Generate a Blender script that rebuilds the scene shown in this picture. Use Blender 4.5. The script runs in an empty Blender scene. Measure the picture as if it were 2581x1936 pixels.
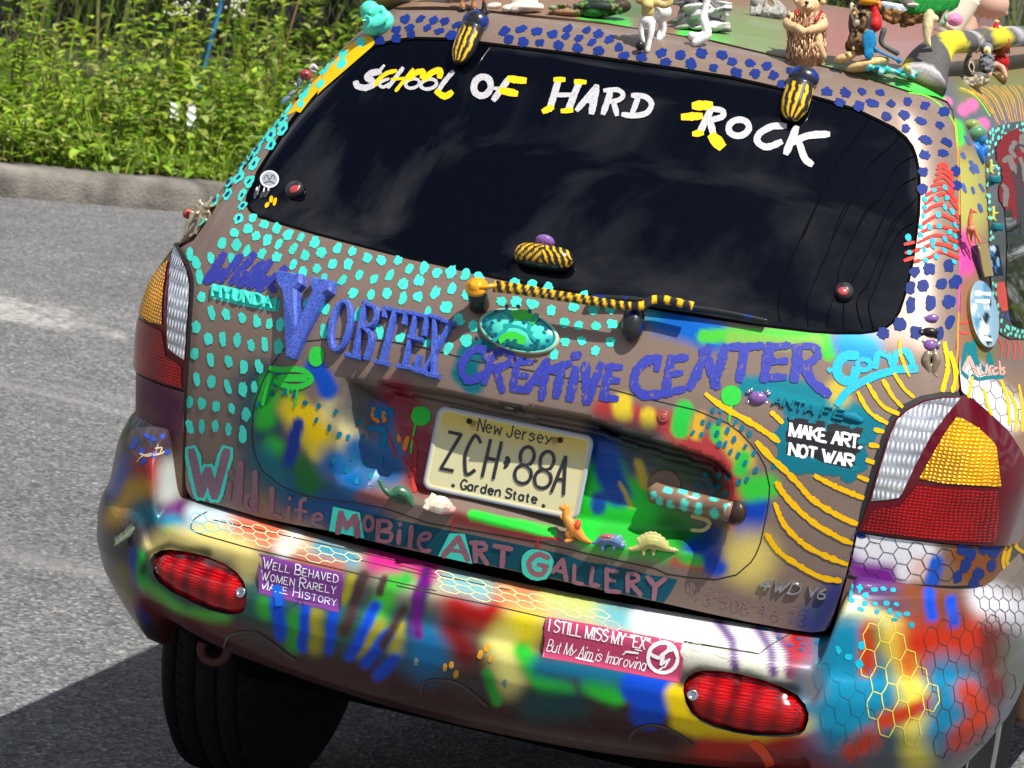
import bpy, bmesh, math, random
import numpy as np
from mathutils import Vector, Matrix, geometry
from mathutils.bvhtree import BVHTree
random.seed(7); rng = np.random.default_rng(7)
scene = bpy.context.scene
C = scene.collection
# ------------------------------------------------------------------ camera
YAW, PITCH, ROLL = 0.301122810, 0.166579663, 0.145460859
CAM = np.array([1.676287066, -5.436241126, 2.051384976])
FPX, PW, PH = 8000.0, 2581.0, 1936.0            # focal length and frame in photograph pixels
def _cam_axes():
    cy, sy, cp, sp = math.cos(YAW), math.sin(YAW), math.cos(PITCH), math.sin(PITCH)
    f = np.array([-sy*cp, cy*cp, -sp]); r = np.array([cy, sy, 0]); u = np.cross(r, f)
    cr, sr = math.cos(ROLL), math.sin(ROLL)
    return np.array([cr*r+sr*u, -sr*r+cr*u, f])
RC = _cam_axes()
cd = bpy.data.cameras.new('camera'); cam = bpy.data.objects.new('camera', cd); C.objects.link(cam)
M = Matrix.Identity(4)
for i in range(3):
    M[i][0], M[i][1], M[i][2], M[i][3] = RC[0][i], RC[1][i], -RC[2][i], CAM[i]
cam.matrix_world = M
cd.sensor_fit = 'HORIZONTAL'; cd.sensor_width = 36.0; cd.lens = 36.0*FPX/PW
cd.clip_start = 0.05; cd.clip_end = 800
cd.dof.use_dof = True; cd.dof.focus_distance = 5.7; cd.dof.aperture_fstop = 18.0
scene.camera = cam
# ------------------------------------------------------------------ sky and sun
SUN = np.array([0.41, -0.25, 1.0]); SUN /= np.linalg.norm(SUN)
w = bpy.data.worlds.new('World'); scene.world = w; w.use_nodes = True
nt = w.node_tree; bg = nt.nodes['Background']
sky = nt.nodes.new('ShaderNodeTexSky'); sky.sky_type = 'NISHITA'; sky.sun_disc = False
sky.sun_elevation = math.asin(SUN[2]); sky.sun_rotation = math.atan2(SUN[0], SUN[1]); sky.air_density = 1.0; sky.dust_density = 0.6; sky.ozone_density = 2.0
tc = nt.nodes.new('ShaderNodeTexCoord'); sx = nt.nodes.new('ShaderNodeSeparateXYZ'); nt.links.new(tc.outputs['Generated'], sx.inputs[0])
def wmath(op, a, b):
    n = nt.nodes.new('ShaderNodeMath'); n.operation = op
    for i, q in enumerate((a, b)):
        if isinstance(q, (int, float)): n.inputs[i].default_value = q
        else: nt.links.new(q, n.inputs[i])
    return n.outputs[0]
hz = wmath('MAXIMUM', wmath('ADD', sx.outputs['Z'], 0.18), 0.05)   # a flat layer of cloud seen in perspective
cb = nt.nodes.new('ShaderNodeCombineXYZ'); nt.links.new(wmath('DIVIDE', sx.outputs['X'], hz), cb.inputs[0]); nt.links.new(wmath('DIVIDE', sx.outputs['Y'], hz), cb.inputs[1]); cb.inputs[2].default_value = 3.7
mp = nt.nodes.new('ShaderNodeMapping'); mp.inputs['Scale'].default_value = (1.0, 2.0, 1.0); mp.inputs['Rotation'].default_value = (0, 0, 0.5)
nz = nt.nodes.new('ShaderNodeTexNoise'); nz.inputs['Scale'].default_value = 2.3; nz.inputs['Detail'].default_value = 10; nz.inputs['Roughness'].default_value = 0.56; nz.inputs['Distortion'].default_value = 0.25
rp = nt.nodes.new('ShaderNodeValToRGB'); rp.color_ramp.elements[0].position = 0.475; rp.color_ramp.elements[1].position = 0.70
mx = nt.nodes.new('ShaderNodeMixRGB'); mx.inputs[2].default_value = (27.0, 27.0, 28.0, 1)
nt.links.new(cb.outputs[0], mp.inputs['Vector']); nt.links.new(mp.outputs[0], nz.inputs['Vector'])
nt.links.new(nz.outputs['Fac'], rp.inputs[0]); nt.links.new(rp.outputs[0], mx.inputs[0])
hs = nt.nodes.new('ShaderNodeMixRGB'); hs.blend_type = 'MULTIPLY'; hs.inputs[0].default_value = 1; hs.inputs[2].default_value = (.55, .6, .72, 1)      # deep polarised blue
nt.links.new(sky.outputs[0], hs.inputs[1]); nt.links.new(hs.outputs[0], mx.inputs[1]); nt.links.new(mx.outputs[0], bg.inputs['Color'])
bg.inputs['Strength'].default_value = 0.05
sl = bpy.data.lights.new('sun', 'SUN'); sl.energy = 5.0; sl.angle = math.radians(0.53); sl.color = (1.0, 0.955, 0.89)
so = bpy.data.objects.new('sun', sl); C.objects.link(so)
so.rotation_euler = Vector(SUN).to_track_quat('Z', 'Y').to_euler(); so.location = (4, -3, 9)
vs = scene.view_settings; vs.view_transform = 'Standard'; vs.look = 'None'; vs.gamma = 1; vs.use_curve_mapping = False
vs.exposure = 0.5
# ------------------------------------------------------------------ helpers
def srgb(*c):
    c = np.array(c, float)/255.0
    return np.where(c <= 0.04045, c/12.92, ((c+0.055)/1.055)**2.4)
def project(P):
    q = (np.asarray(P, float)-CAM) @ RC.T
    return np.stack([PW/2+FPX*q[..., 0]/q[..., 2], PH/2-FPX*q[..., 1]/q[..., 2]], -1)
def ray(px, py):
    d = np.array([(px-PW/2)/FPX, -(py-PH/2)/FPX, 1.0]) @ RC
    return d/np.linalg.norm(d)
def at_z(px, py, z=0.0):
    d = ray(px, py); return CAM+d*((z-CAM[2])/d[2])
def at_y(px, py, y):
    d = ray(px, py); return CAM+d*((y-CAM[1])/d[1])
K4 = 900/2212.0
def crop(ox, oy, s=K4):                          # reads "x,y x,y ..." measured in an enlarged view of the photograph
    def f(txt):
        return [(ox+s*float(a), oy+s*float(b)) for a, b in (t.split(',') for t in txt.split())]
    return f
cP = crop(0, 0, 1.0); cA = crop(0, 0); cB = crop(800, 0); cC = crop(1681, 0); cD = crop(300, 500); cE = crop(1100, 500); cF = crop(1681, 500)
cG = crop(200, 900); cH = crop(1000, 900); cI = crop(1681, 900); cJ = crop(200, 1336); cK = crop(1000, 1336); cL = crop(1681, 1336)
def dens(pts, step, closed=True):
    pts = [np.array(p, float) for p in pts]; out = []
    n = len(pts)
    for i in range(n if closed else n-1):
        a, b = pts[i], pts[(i+1) % n]
        k = max(1, int(np.linalg.norm(b-a)/step))
        out += [a+(b-a)*t/k for t in range(k)]
    if not closed: out.append(pts[-1])
    return np.array(out)
def spline(pts, sub=6, closed=False):             # Catmull-Rom through the points
    p = [np.array(q, float) for q in pts]; n = len(p); out = []
    for i in range(n if closed else n-1):
        if closed: a, b, c_, d = p[i-1], p[i], p[(i+1) % n], p[(i+2) % n]
        else: a, b, c_, d = p[max(i-1, 0)], p[i], p[i+1], p[min(i+2, n-1)]
        for k in range(sub):
            t = k/sub
            out.append(0.5*((2*b)+(-a+c_)*t+(2*a-5*b+4*c_-d)*t*t+(-a+3*b-3*c_+d)*t**3))
    if not closed: out.append(p[-1])
    return np.array(out)
def inside(P, poly):
    P = np.asarray(P); x, y = P[:, 0], P[:, 1]; r = np.zeros(len(P), bool); n = len(poly); j = n-1
    for i in range(n):
        xi, yi = poly[i]; xj, yj = poly[j]
        if yi != yj:
            r ^= ((yi > y) != (yj > y)) & (x < (xj-xi)*(y-yi)/(yj-yi)+xi)
        j = i
    return r
def seg_dist(P, poly, closed=True):
    P = np.asarray(P, float); d = np.full(len(P), 1e9); n = len(poly)
    for i in range(n if closed else n-1):
        a = np.asarray(poly[i], float); b = np.asarray(poly[(i+1) % n], float); ab = b-a
        t = np.clip(((P-a) @ ab)/max(ab @ ab, 1e-12), 0, 1)
        q = P-a-t[:, None]*ab
        d = np.minimum(d, np.einsum('ij,ij->i', q, q))
    return np.sqrt(d)
def sstep(a, b, x):
    t = np.clip((x-a)/(b-a), 0, 1); return t*t*(3-2*t)
def mat(name, color=(0.5, 0.5, 0.5), rough=0.5, metal=0.0, coat=0.0, vcol=False, spec=0.5, emit=None, trans=0.0, ior=1.45, noise=None, bump=None, alpha=1.0, sub=0.0, worn=None):
    m = bpy.data.materials.new(name); m.use_nodes = True; t = m.node_tree; b = t.nodes['Principled BSDF']
    b.inputs['Base Color'].default_value = (*color, 1); b.inputs['Roughness'].default_value = rough; b.inputs['Metallic'].default_value = metal
    b.inputs['Coat Weight'].default_value = coat; b.inputs['Coat Roughness'].default_value = 0.06
    b.inputs['Specular IOR Level'].default_value = spec; b.inputs['Transmission Weight'].default_value = trans; b.inputs['IOR'].default_value = ior
    b.inputs['Alpha'].default_value = alpha
    if sub: b.inputs['Subsurface Weight'].default_value = sub; b.inputs['Subsurface Scale'].default_value = 0.01
    src = None
    if vcol:
        a = t.nodes.new('ShaderNodeAttribute'); a.attribute_name = 'Col'; src = a.outputs['Color']
    if noise:                                     # (scale, dark factor, light factor)
        g = t.nodes.new('ShaderNodeTexCoord'); n = t.nodes.new('ShaderNodeTexNoise'); n.inputs['Scale'].default_value = noise[0]; n.inputs['Detail'].default_value = 6
        r = t.nodes.new('ShaderNodeMapRange'); r.inputs['From Min'].default_value = 0.3; r.inputs['From Max'].default_value = 0.7
        r.inputs['To Min'].default_value = noise[1]; r.inputs['To Max'].default_value = noise[2]
        k = t.nodes.new('ShaderNodeMixRGB'); k.blend_type = 'MULTIPLY'; k.inputs[0].default_value = 1
        k.inputs[1].default_value = (*color, 1)
        t.links.new(g.outputs['Object'], n.inputs['Vector']); t.links.new(n.outputs['Fac'], r.inputs['Value'])
        if src: t.links.new(src, k.inputs[1])
        t.links.new(r.outputs[0], k.inputs[2]); src = k.outputs[0]
    if worn:                                      # (scale, threshold, ground colour): thin paint that lets the ground show
        g = t.nodes.new('ShaderNodeTexCoord'); n = t.nodes.new('ShaderNodeTexNoise'); n.inputs['Scale'].default_value = worn[0]; n.inputs['Detail'].default_value = 7; n.inputs['Roughness'].default_value = .7
        q = t.nodes.new('ShaderNodeMapping'); q.inputs['Scale'].default_value = (1.0, 1.0, .45); q.inputs['Rotation'].default_value = (0, .3, 0)
        r = t.nodes.new('ShaderNodeMapRange'); r.inputs['From Min'].default_value = worn[1]; r.inputs['From Max'].default_value = worn[1]+.05; k = t.nodes.new('ShaderNodeMixRGB'); k.inputs[2].default_value = (*worn[2], 1)
        t.links.new(g.outputs['Object'], q.inputs[0]); t.links.new(q.outputs[0], n.inputs['Vector']); t.links.new(n.outputs['Fac'], r.inputs['Value']); t.links.new(r.outputs[0], k.inputs[0]); t.links.new(src, k.inputs[1]); src = k.outputs[0]
    if src: t.links.new(src, b.inputs['Base Color'])
    if bump:                                      # (scale, strength, distance)
        g = t.nodes.new('ShaderNodeTexCoord'); n = t.nodes.new('ShaderNodeTexNoise'); n.inputs['Scale'].default_value = bump[0]; n.inputs['Detail'].default_value = 5
        q = t.nodes.new('ShaderNodeBump'); q.inputs['Strength'].default_value = bump[1]; q.inputs['Distance'].default_value = bump[2]
        t.links.new(g.outputs['Object'], n.inputs['Vector']); t.links.new(n.outputs['Fac'], q.inputs['Height']); t.links.new(q.outputs[0], b.inputs['Normal'])
    return m
def tag(o, label=None, cat=None, group=None, kind=None):
    if label: o['label'] = label
    if cat: o['category'] = cat
    if group: o['group'] = group
    if kind: o['kind'] = kind
    return o
def empty(name, loc=(0, 0, 0), label=None, cat=None, group=None, rot=(0, 0, 0)):
    o = bpy.data.objects.new(name, None); o.empty_display_size = 0.05; C.objects.link(o); o.location = loc; o.rotation_euler = rot
    return tag(o, label, cat, group)
class MB:
    """collects vertices, faces, colours and materials; build() links ONE mesh object"""
    def __init__(s): s.v = []; s.f = []; s.c = []; s.m = []; s.sm = []; s.n = 0
    def add(s, V, F, col=(0.5, 0.5, 0.5), m=0, smooth=True):
        V = np.asarray(V, float).reshape(-1, 3); k = s.n
        s.v.append(V); s.n += len(V)
        col = np.asarray(col, float)
        s.c.append(np.broadcast_to(col, (len(V), 3)))
        s.f += [tuple(int(i)+k for i in f) for f in F]; s.m += [m]*len(F); s.sm += [smooth]*len(F)
        return k
    def arrays(s): return np.concatenate(s.v)
    def build(s, name, mats, parent=None, origin=None):
        me = bpy.data.meshes.new(name); V = np.concatenate(s.v)
        o = bpy.data.objects.new(name, me)
        if parent is not None:
            o.parent = parent; q = parent
            while q is not None: V = V-np.array(q.location); q = q.parent
        me.from_pydata(V.tolist(), [], s.f)
        if not isinstance(mats, (list, tuple)): mats = [mats]
        for q in mats: me.materials.append(q)
        me.polygons.foreach_set('material_index', s.m); me.polygons.foreach_set('use_smooth', s.sm)
        a = me.color_attributes.new('Col', 'FLOAT_COLOR', 'POINT')
        col = np.ones((len(V), 4), np.float32); col[:, :3] = np.concatenate(s.c); a.data.foreach_set('color', col.ravel())
        me.update(); C.objects.link(o)
        return o
    # --- simple solids
    def box(s, c, h, R=None, bev=0.0, **k):
        c = np.array(c, float); h = np.array(h, float)
        bm = bmesh.new(); bmesh.ops.create_cube(bm, size=2.0)
        for v in bm.verts: v.co = Vector((v.co.x*h[0], v.co.y*h[1], v.co.z*h[2]))
        if bev: bmesh.ops.bevel(bm, geom=bm.edges[:], offset=bev, segments=2, affect='EDGES', profile=0.6)
        V = np.array([v.co[:] for v in bm.verts]); F = [[v.index for v in f.verts] for f in bm.faces]; bm.free()
        if R is not None: V = V @ np.array(R).T
        s.add(V+c, F, **k)
    def ellipsoid(s, c, r, R=None, nu=18, nv=12, **k):
        c = np.array(c, float); th = np.linspace(0, 2*np.pi, nu, endpoint=False); ph = np.linspace(0, np.pi, nv+1)[1:-1]
        V = [(0, 0, 1)]+[(np.sin(p)*np.cos(t), np.sin(p)*np.sin(t), np.cos(p)) for p in ph for t in th]+[(0, 0, -1)]
        V = np.array(V)*np.array(r)
        F = [(0, 1+j, 1+(j+1) % nu) for j in range(nu)]
        for i in range(nv-2):
            for j in range(nu): F.append((1+i*nu+j, 1+(i+1)*nu+j, 1+(i+1)*nu+(j+1) % nu, 1+i*nu+(j+1) % nu))
        L = len(V)-1; b = 1+(nv-2)*nu
        F += [(b+j, L, b+(j+1) % nu) for j in range(nu)]
        if R is not None: V = V @ np.array(R).T
        s.add(V+c, F, **k)
    def tube(s, pts, rad, n=8, caps=True, flat=1.0, up=None, **k):
        P = np.array(pts, float); rad = np.broadcast_to(np.asarray(rad, float), (len(P),))
        T = np.gradient(P, axis=0); T /= np.linalg.norm(T, axis=1)[:, None]+1e-12
        u = np.array(up if up is not None else ((0, 0, 1) if abs(T[0][2]) < 0.9 else (0, 1, 0)), float)
        V = []
        for p, t, r in zip(P, T, rad):
            u = u-t*(u @ t); u /= np.linalg.norm(u)+1e-12; w_ = np.cross(t, u)
            for j in range(n):
                a = 2*np.pi*j/n; V.append(p+r*(np.cos(a)*w_+np.sin(a)*u*flat))
        F = [(i*n+j, i*n+(j+1) % n, (i+1)*n+(j+1) % n, (i+1)*n+j) for i in range(len(P)-1) for j in range(n)]
        if caps: F += [tuple(range(n-1, -1, -1)), tuple(range((len(P)-1)*n, len(P)*n))]
        s.add(V, F, **k)
    def lathe(s, prof, c=(0, 0, 0), R=None, n=24, **k):   # prof: (radius, height) list, axis z
        a = np.linspace(0, 2*np.pi, n, endpoint=False); V = []
        for r, h in prof: V += [(r*np.cos(t), r*np.sin(t), h) for t in a]
        F = [(i*n+j, i*n+(j+1) % n, (i+1)*n+(j+1) % n, (i+1)*n+j) for i in range(len(prof)-1) for j in range(n)]
        F += [tuple(range(n-1, -1, -1)), tuple(range((len(prof)-1)*n, len(prof)*n))]
        V = np.array(V)
        if R is not None: V = V @ np.array(R).T
        s.add(V+np.array(c), F, **k)
    def extrude(s, poly, c, ex, ey, ez, th, bev=0.0, **k):  # 2-D outline on axes ex, ey, raised along ez by th
        P = np.array(poly, float); ex, ey, ez = (np.array(q, float) for q in (ex, ey, ez)); c = np.array(c, float)
        tri = geometry.tessellate_polygon([[Vector((*p, 0)) for p in P]]); n = len(P)
        ctr = P.mean(0)
        def lay(Q, h): return [c+q[0]*ex+q[1]*ey+h*ez for q in Q]
        if bev:
            Q = inset(P, bev)
            V = lay(P, 0)+lay(P, th-bev)+lay(Q, th); L = 3
        else: V = lay(P, 0)+lay(P, th); L = 2
        F = [(l*n+i, l*n+(i+1) % n, (l+1)*n+(i+1) % n, (l+1)*n+i) for l in range(L-1) for i in range(n)]
        F += [tuple((L-1)*n+i for i in t) for t in tri]
        s.add(V, F, smooth=False, **k)
def inset(P, d):
    P = np.asarray(P, float); n = len(P); A = 0.5*np.sum(P[:, 0]*np.roll(P[:, 1], -1)-np.roll(P[:, 0], -1)*P[:, 1])
    out = []
    for i in range(n):
        a = P[i]-P[i-1]; b = P[(i+1) % n]-P[i]
        a = a/(np.linalg.norm(a)+1e-9); b = b/(np.linalg.norm(b)+1e-9)
        na = np.array([-a[1], a[0]]); nb = np.array([-b[1], b[0]]); m_ = na+nb; L = np.linalg.norm(m_)
        m_ = na if L < 0.3 else m_/L
        q = d/max(0.5, m_ @ na)
        out.append(P[i]+m_*q*(1 if A > 0 else -1))
    return np.array(out)
# ------------------------------------------------------------------ lofted body surfaces
U1, UARC, USIDE = 0.66, 0.28, 3.2
class Loft:
    """closed rounded-rectangle rings (rear, corner, side, front) stacked along a profile; (U, V) are roughly metres"""
    def __init__(s, rows, smooth=0.02, disp=None, nU=0.011, nV=0.011, Vr=None, arc=UARC, sg=1.0):
        s.u2 = U1+arc; s.u3 = s.u2+USIDE; s.sg = sg
        A = np.array(rows, float); cl = np.concatenate([[0], np.cumsum(np.hypot(np.diff(A[:, 0]), np.diff(A[:, 1])))])
        s.vmax = cl[-1]; s.vd = np.linspace(0, s.vmax, 900); h = s.vd[1]
        k = int(3*smooth/h)+1; g = np.exp(-0.5*(np.arange(-k, k+1)*h/smooth)**2); g /= g.sum()
        s.T = []
        for j in range(A.shape[1]):
            d = np.interp(s.vd, cl, A[:, j])
            l = 2*d[0]-d[1:k+1][::-1]; r = 2*d[-1]-d[-k-1:-1][::-1]
            s.T.append(np.convolve(np.concatenate([l, d, r]), g, 'valid'))
        s.cl = cl; s.disp = disp; s.k = 0
        us = np.arange(-s.u2-.41, s.u2+.41+1e-6, nU); xs = np.array([.6, .85, 1.25, 1.85, 2.5, 3.15])+s.u2; us = np.concatenate([-xs[::-1], us, xs])
        v0, v1 = Vr or (0, s.vmax); vs_ = np.linspace(v0, v1, int((v1-v0)/nV)+2)
        s.gu, s.gv = us, vs_
        UU, VV = np.meshgrid(us, vs_, indexing='ij'); P = s.pos(UU.ravel(), VV.ravel()); s.nu, s.nv = len(us), len(vs_)
        F = [(i*s.nv+j, (i+1)*s.nv+j, (i+1)*s.nv+j+1, i*s.nv+j+1) for i in range(s.nu-1) for j in range(s.nv-1)]
        s.GP = P; s.F = F; s.bvh = BVHTree.FromPolygons(P.tolist(), F, all_triangles=False)
    def base(s, U, V):
        U = np.asarray(U, float); V = np.asarray(V, float)
        z, R, W, r, b, Fr = (np.interp(V, s.vd, t) for t in s.T)
        a = np.abs(U); sg = np.where(U < 0, -1.0, 1.0)
        q = 0.65
        sa = np.zeros_like(W)
        for _ in range(3):
            x0 = W-r*(1-sa); al = np.arctan(2*b*x0/q**2); sa = np.sin(al)
        x0 = W-r*(1-sa); y0 = R+b*(x0/q)**2; cx = x0-r*sa; cy = y0+r*np.cos(al)
        x = np.minimum(a, U1)/U1*x0; y = R+b*(x/q)**2
        t = np.clip((a-U1)/(s.u2-U1), 0, 1); th = al+(np.pi/2-al)*t
        x = np.where(a > U1, cx+r*np.sin(th), x); y = np.where(a > U1, cy-r*np.cos(th), y)
        fy = Fr-r; t = np.clip((a-s.u2)/(s.u3-s.u2), 0, 1)
        # the side: first 0.6 m unstretched so that painted marks keep their shape
        ln = np.maximum(fy-cy, 0.05); d = (a-s.u2); y = np.where(a > s.u2, np.where(d < 0.8, cy+d*np.minimum(1, ln/0.8), cy+np.minimum(1, ln/0.8)*0.8+(ln-np.minimum(0.8, ln))*np.clip((d-0.8)/(s.u3-s.u2-0.8), 0, 1)), y)
        x = np.where(a > s.u2, W, x)
        return np.stack([x*sg+.012+.020*np.clip((z-1.0)/.7, 0, 1), y, z], -1)
    def nrm(s, U, V, f=None):
        f = f or s.base; e = 0.004
        du = f(U+e, V)-f(U-e, V); dv = f(U, np.minimum(V+e, s.vmax))-f(U, np.maximum(V-e, 0))
        n = np.cross(du, dv)*s.sg; n /= np.linalg.norm(n, axis=-1)[..., None]+1e-12
        return n
    def pos(s, U, V, off=0.0):
        U = np.asarray(U, float); V = np.asarray(V, float); P = s.base(U, V)
        if s.disp is not None: P = P-s.nrm(U, V)*s.disp(U, V)[..., None]
        if np.any(off): P = P+s.nrm(U, V, s.pos if s.disp is not None else None)*np.broadcast_to(off, U.shape)[..., None]
        return P
    def hit(s, pts):
        out = []
        o = Vector(CAM)
        for px, py in pts:
            d = Vector(ray(px, py)); loc, n, idx, dist = s.bvh.ray_cast(o, d)
            if idx is None:
                t = 4.6
                for _ in range(14):
                    loc, n, idx, dist = s.bvh.find_nearest(o+d*t); t = (loc-o).dot(d)
            i, j = divmod(idx, s.nv-1)
            p = [s.GP[i*s.nv+j], s.GP[(i+1)*s.nv+j], s.GP[(i+1)*s.nv+j+1], s.GP[i*s.nv+j+1]]
            L = np.array(loc); a = b = 0.5
            for _ in range(4):
                S = p[0]*(1-a)*(1-b)+p[1]*a*(1-b)+p[2]*a*b+p[3]*(1-a)*b
                da = (p[1]-p[0])*(1-b)+(p[2]-p[3])*b; db = (p[3]-p[0])*(1-a)+(p[2]-p[1])*a
                J = np.stack([da, db], 1); sol = np.linalg.lstsq(J, L-S, rcond=None)[0]; a += sol[0]; b += sol[1]
            a = min(max(a, 0), 1); b = min(max(b, 0), 1)
            out.append((s.gu[i]+(s.gu[i+1]-s.gu[i])*a, s.gv[j]+(s.gv[j+1]-s.gv[j])*b))
        return np.array(out)
    def point(s, px, py, off=0.0):
        h = s.hit([(px, py)]); return s.pos(h[:, 0], h[:, 1], off)[0]
    def frame(s, px, py):                         # point, outward normal, screen-right tangent, screen-up tangent
        h = s.hit([(px, py)]); p = s.pos(h[:, 0], h[:, 1])[0]; n = s.nrm(h[:, 0], h[:, 1], s.pos)[0]
        if n @ (CAM-p) < 0: n = -n
        return p, n
    def next_off(s):
        s.k += 1; return 0.0005+(s.k % 60)*0.00003
def cdt(poly, holes=(), step=0.006, jit=0.0, extra=None):
    """fill an outline in (U, V) with small triangles"""
    loops = [np.asarray(poly)]+[np.asarray(h) for h in holes]
    V = []; E = []
    for L in loops:
        k = len(V); n = len(L); V += [tuple(p) for p in L]; E += [(k+i, k+(i+1) % n) for i in range(n)]
    if step:
        lo, hi = loops[0].min(0), loops[0].max(0)
        gx = np.arange(lo[0]+step*0.5, hi[0], step); gy = np.arange(lo[1]+step*0.5, hi[1], step)
        G = np.stack(np.meshgrid(gx, gy), -1).reshape(-1, 2)
        if len(G):
            m_ = inside(G, loops[0])
            for h in loops[1:]: m_ &= ~inside(G, h)
            G = G[m_]
            if len(G):
                # keep clear of the outline
                cell = {}
                for L in loops:
                    for p in dens(L, step*0.5): cell.setdefault((int(p[0]//step), int(p[1]//step)), []).append(p)
                keep = []
                for g in G:
                    i, j = int(g[0]//step), int(g[1]//step); ok = True
                    for a in (-1, 0, 1):
                        for b in (-1, 0, 1):
                            for p in cell.get((i+a, j+b), ()):
                                if (p[0]-g[0])**2+(p[1]-g[1])**2 < (0.45*step)**2: ok = False; break
                            if not ok: break
                        if not ok: break
                    if ok: keep.append(tuple(g))
                V += keep
    if extra is not None: V += [tuple(p) for p in extra]
    r = geometry.delaunay_2d_cdt([Vector(p) for p in V], E, [], 0, 1e-7)
    V = np.array([tuple(p) for p in r[0]]); F = np.array([tuple(f) for f in r[2]]); ctr = V[F].mean(1); ok = inside(ctr, loops[0])
    for h in loops[1:]: ok &= ~inside(ctr, h)
    return V, [tuple(f) for f in F[ok]]
class Plane:
    """a flat sheet: (U, V) in metres along ex, ey from c"""
    def __init__(s, c, ex, ey): s.c = np.array(c, float); s.ex = np.array(ex, float); s.ey = np.array(ey, float); s.n = np.cross(s.ex, s.ey); s.k = 0
    def hit(s, pts):
        out = []
        for px, py in pts:
            d = ray(px, py); t = ((s.c-CAM) @ s.n)/(d @ s.n); p = CAM+d*t-s.c; out.append((p @ s.ex, p @ s.ey))
        return np.array(out)
    def pos(s, U, V, off=0.0):
        U = np.asarray(U, float); V = np.asarray(V, float)
        return s.c+U[..., None]*s.ex+V[..., None]*s.ey+np.broadcast_to(off, U.shape)[..., None]*s.n
    def nrm(s, U, V, f=None): return np.broadcast_to(s.n, (len(np.atleast_1d(U)), 3))
    def next_off(s): s.k += 1; return 0.0004+(s.k % 60)*0.00002
GLYPH = dict(A='00 38|38 60|13 53', B='00 08|~08 38 57 56 34 04|~04 44 63 61 40 00', C='~67 48 28 05 03 20 40 61', D='00 08|~08 38 66 62 30 00', E='00 08|08 58|04 44|00 60',
 F='00 08|08 58|04 44', G='~67 48 28 05 03 20 40 61 63|63 43', H='00 08|60 68|04 64', I='30 38', J='~58 52 40 20 02', K='00 08|68 03|24 60', L='08 00|00 60', M='00 08|08 30|30 68|68 60',
 N='00 08|08 60|60 68', O='@3,4,3,4', P='00 08|~08 48 67 65 44 04', R='00 08|~08 48 67 65 44 04|24 60', S='~67 48 18 06 15 44 63 51 30 10 01', T='30 38|08 68', U='~08 02 20 40 62 68',
 V='08 30|30 68', W='08 20|20 36|36 40|40 68', X='00 68|08 60', Y='08 34|68 34|34 30', Z='08 68|68 00|00 60', e='~03 53 54 35 15 03 11 30 51', w='05 10|10 34|34 50|50 65', r='05 00|~03 25 45',
 s='~54 35 15 04 33 52 41 20 01', y='05 32|65 10', a='@2.5,2.5,2.5,2.5|55 50', d='@2.5,2.5,2.5,2.5|58 50', n='05 00|~03 25 45 53 50', t='~27 21 40|05 45', u='~05 01 20 40 52|55 50', m='05 00|~03 15 34 30|~33 45 64 60',
 p='05 00|~05 45 53 30 02', o='@3,2.5,2.5,2.5', v='05 30|30 65', i='30 35|37 38', g='@2.5,2.5,2.5,2.5|~55 50 20', l='38 30')
GLYPH.update({'0': '@3,4,3,4', '3': '~07 38 57 56 34|~34 62 51 30 01', '4': '40 48|48 03|03 63', '5': '58 08|08 05|~05 45 63 51 30 01', '6': '~58 26 03 10 40 62 44 14 03', '7': '08 68|68 20', '8': '@3,6,2.5,2|@3,2,3,2', '9': '@3,6,3,2|~66 53 30', ',': '31 20', '"': '16 18|36 38', '.': '30 31', '-': '14 54'})
WIDE = dict(I=2.2, i=2.2, l=2.2, M=7.5, W=8.5, m=7.2, w=7, t=4.4, r=4.6)
WIDE.update({',': 2.5, '.': 2.5, '"': 4.0, ' ': 3.6})
def ellipse(cx, cy, rx, ry, rot=0.0, n=22):
    a = np.linspace(0, 2*np.pi, n+1); c_, s_ = math.cos(rot), math.sin(rot)
    return np.stack([cx+rx*np.cos(a)*c_-ry*np.sin(a)*s_, cy+rx*np.cos(a)*s_+ry*np.sin(a)*c_], 1)
def glyph_lines(ch):
    out = []
    for g in GLYPH[ch].split('|'):
        if g[0] == '@':
            a = [float(q) for q in g[1:].split(',')]; out.append((ellipse(*a), False, True))
        else:
            sp = g[0] == '~'; P = np.array([(int(q[0]), int(q[1])) for q in g.lstrip('~').split()], float)
            out.append((spline(P, 5) if sp else P, not sp, sp))
    return out
def lettering(txt, o, ex, ey, small=1.0, track=1.0):
    """strokes of a line of writing in photograph pixels: o start of base line, ex one glyph width (6 units), ey cap height"""
    o = np.array(o, float); ex = np.array(ex, float)/6; ey = np.array(ey, float)/8; x = 0.0; res = []
    for ch in txt:
        k = 1.0
        if ch == ' ': x += WIDE[' ']; continue
        if ch.islower() and small != 1.0: ch = ch.upper(); k = small
        w_ = WIDE.get(ch, 6.0); sh = -3+w_/2 if ch in 'IilJ.,' else 0.0
        for P, straight, curve in glyph_lines(ch):
            Q = o+np.outer((P[:, 0]*(w_/6 if ch in 'MWmwtr' else 1)+sh)*k+x, ex)+np.outer(P[:, 1]*k, ey)
            res.append((Q, straight, k))
        x += (w_ if ch not in 'MWmwtr' else w_)*k+1.9*track
    return res
def warp(P):                                       # a little unevenness for sprayed edges
    P = np.asarray(P); return 1.3*np.stack([np.sin(P[:, 0]*61+P[:, 2]*37)+np.sin(P[:, 2]*143+1.3), np.sin(P[:, 0]*83+2)+np.sin(P[:, 2]*57+P[:, 0]*29)], 1)
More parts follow.
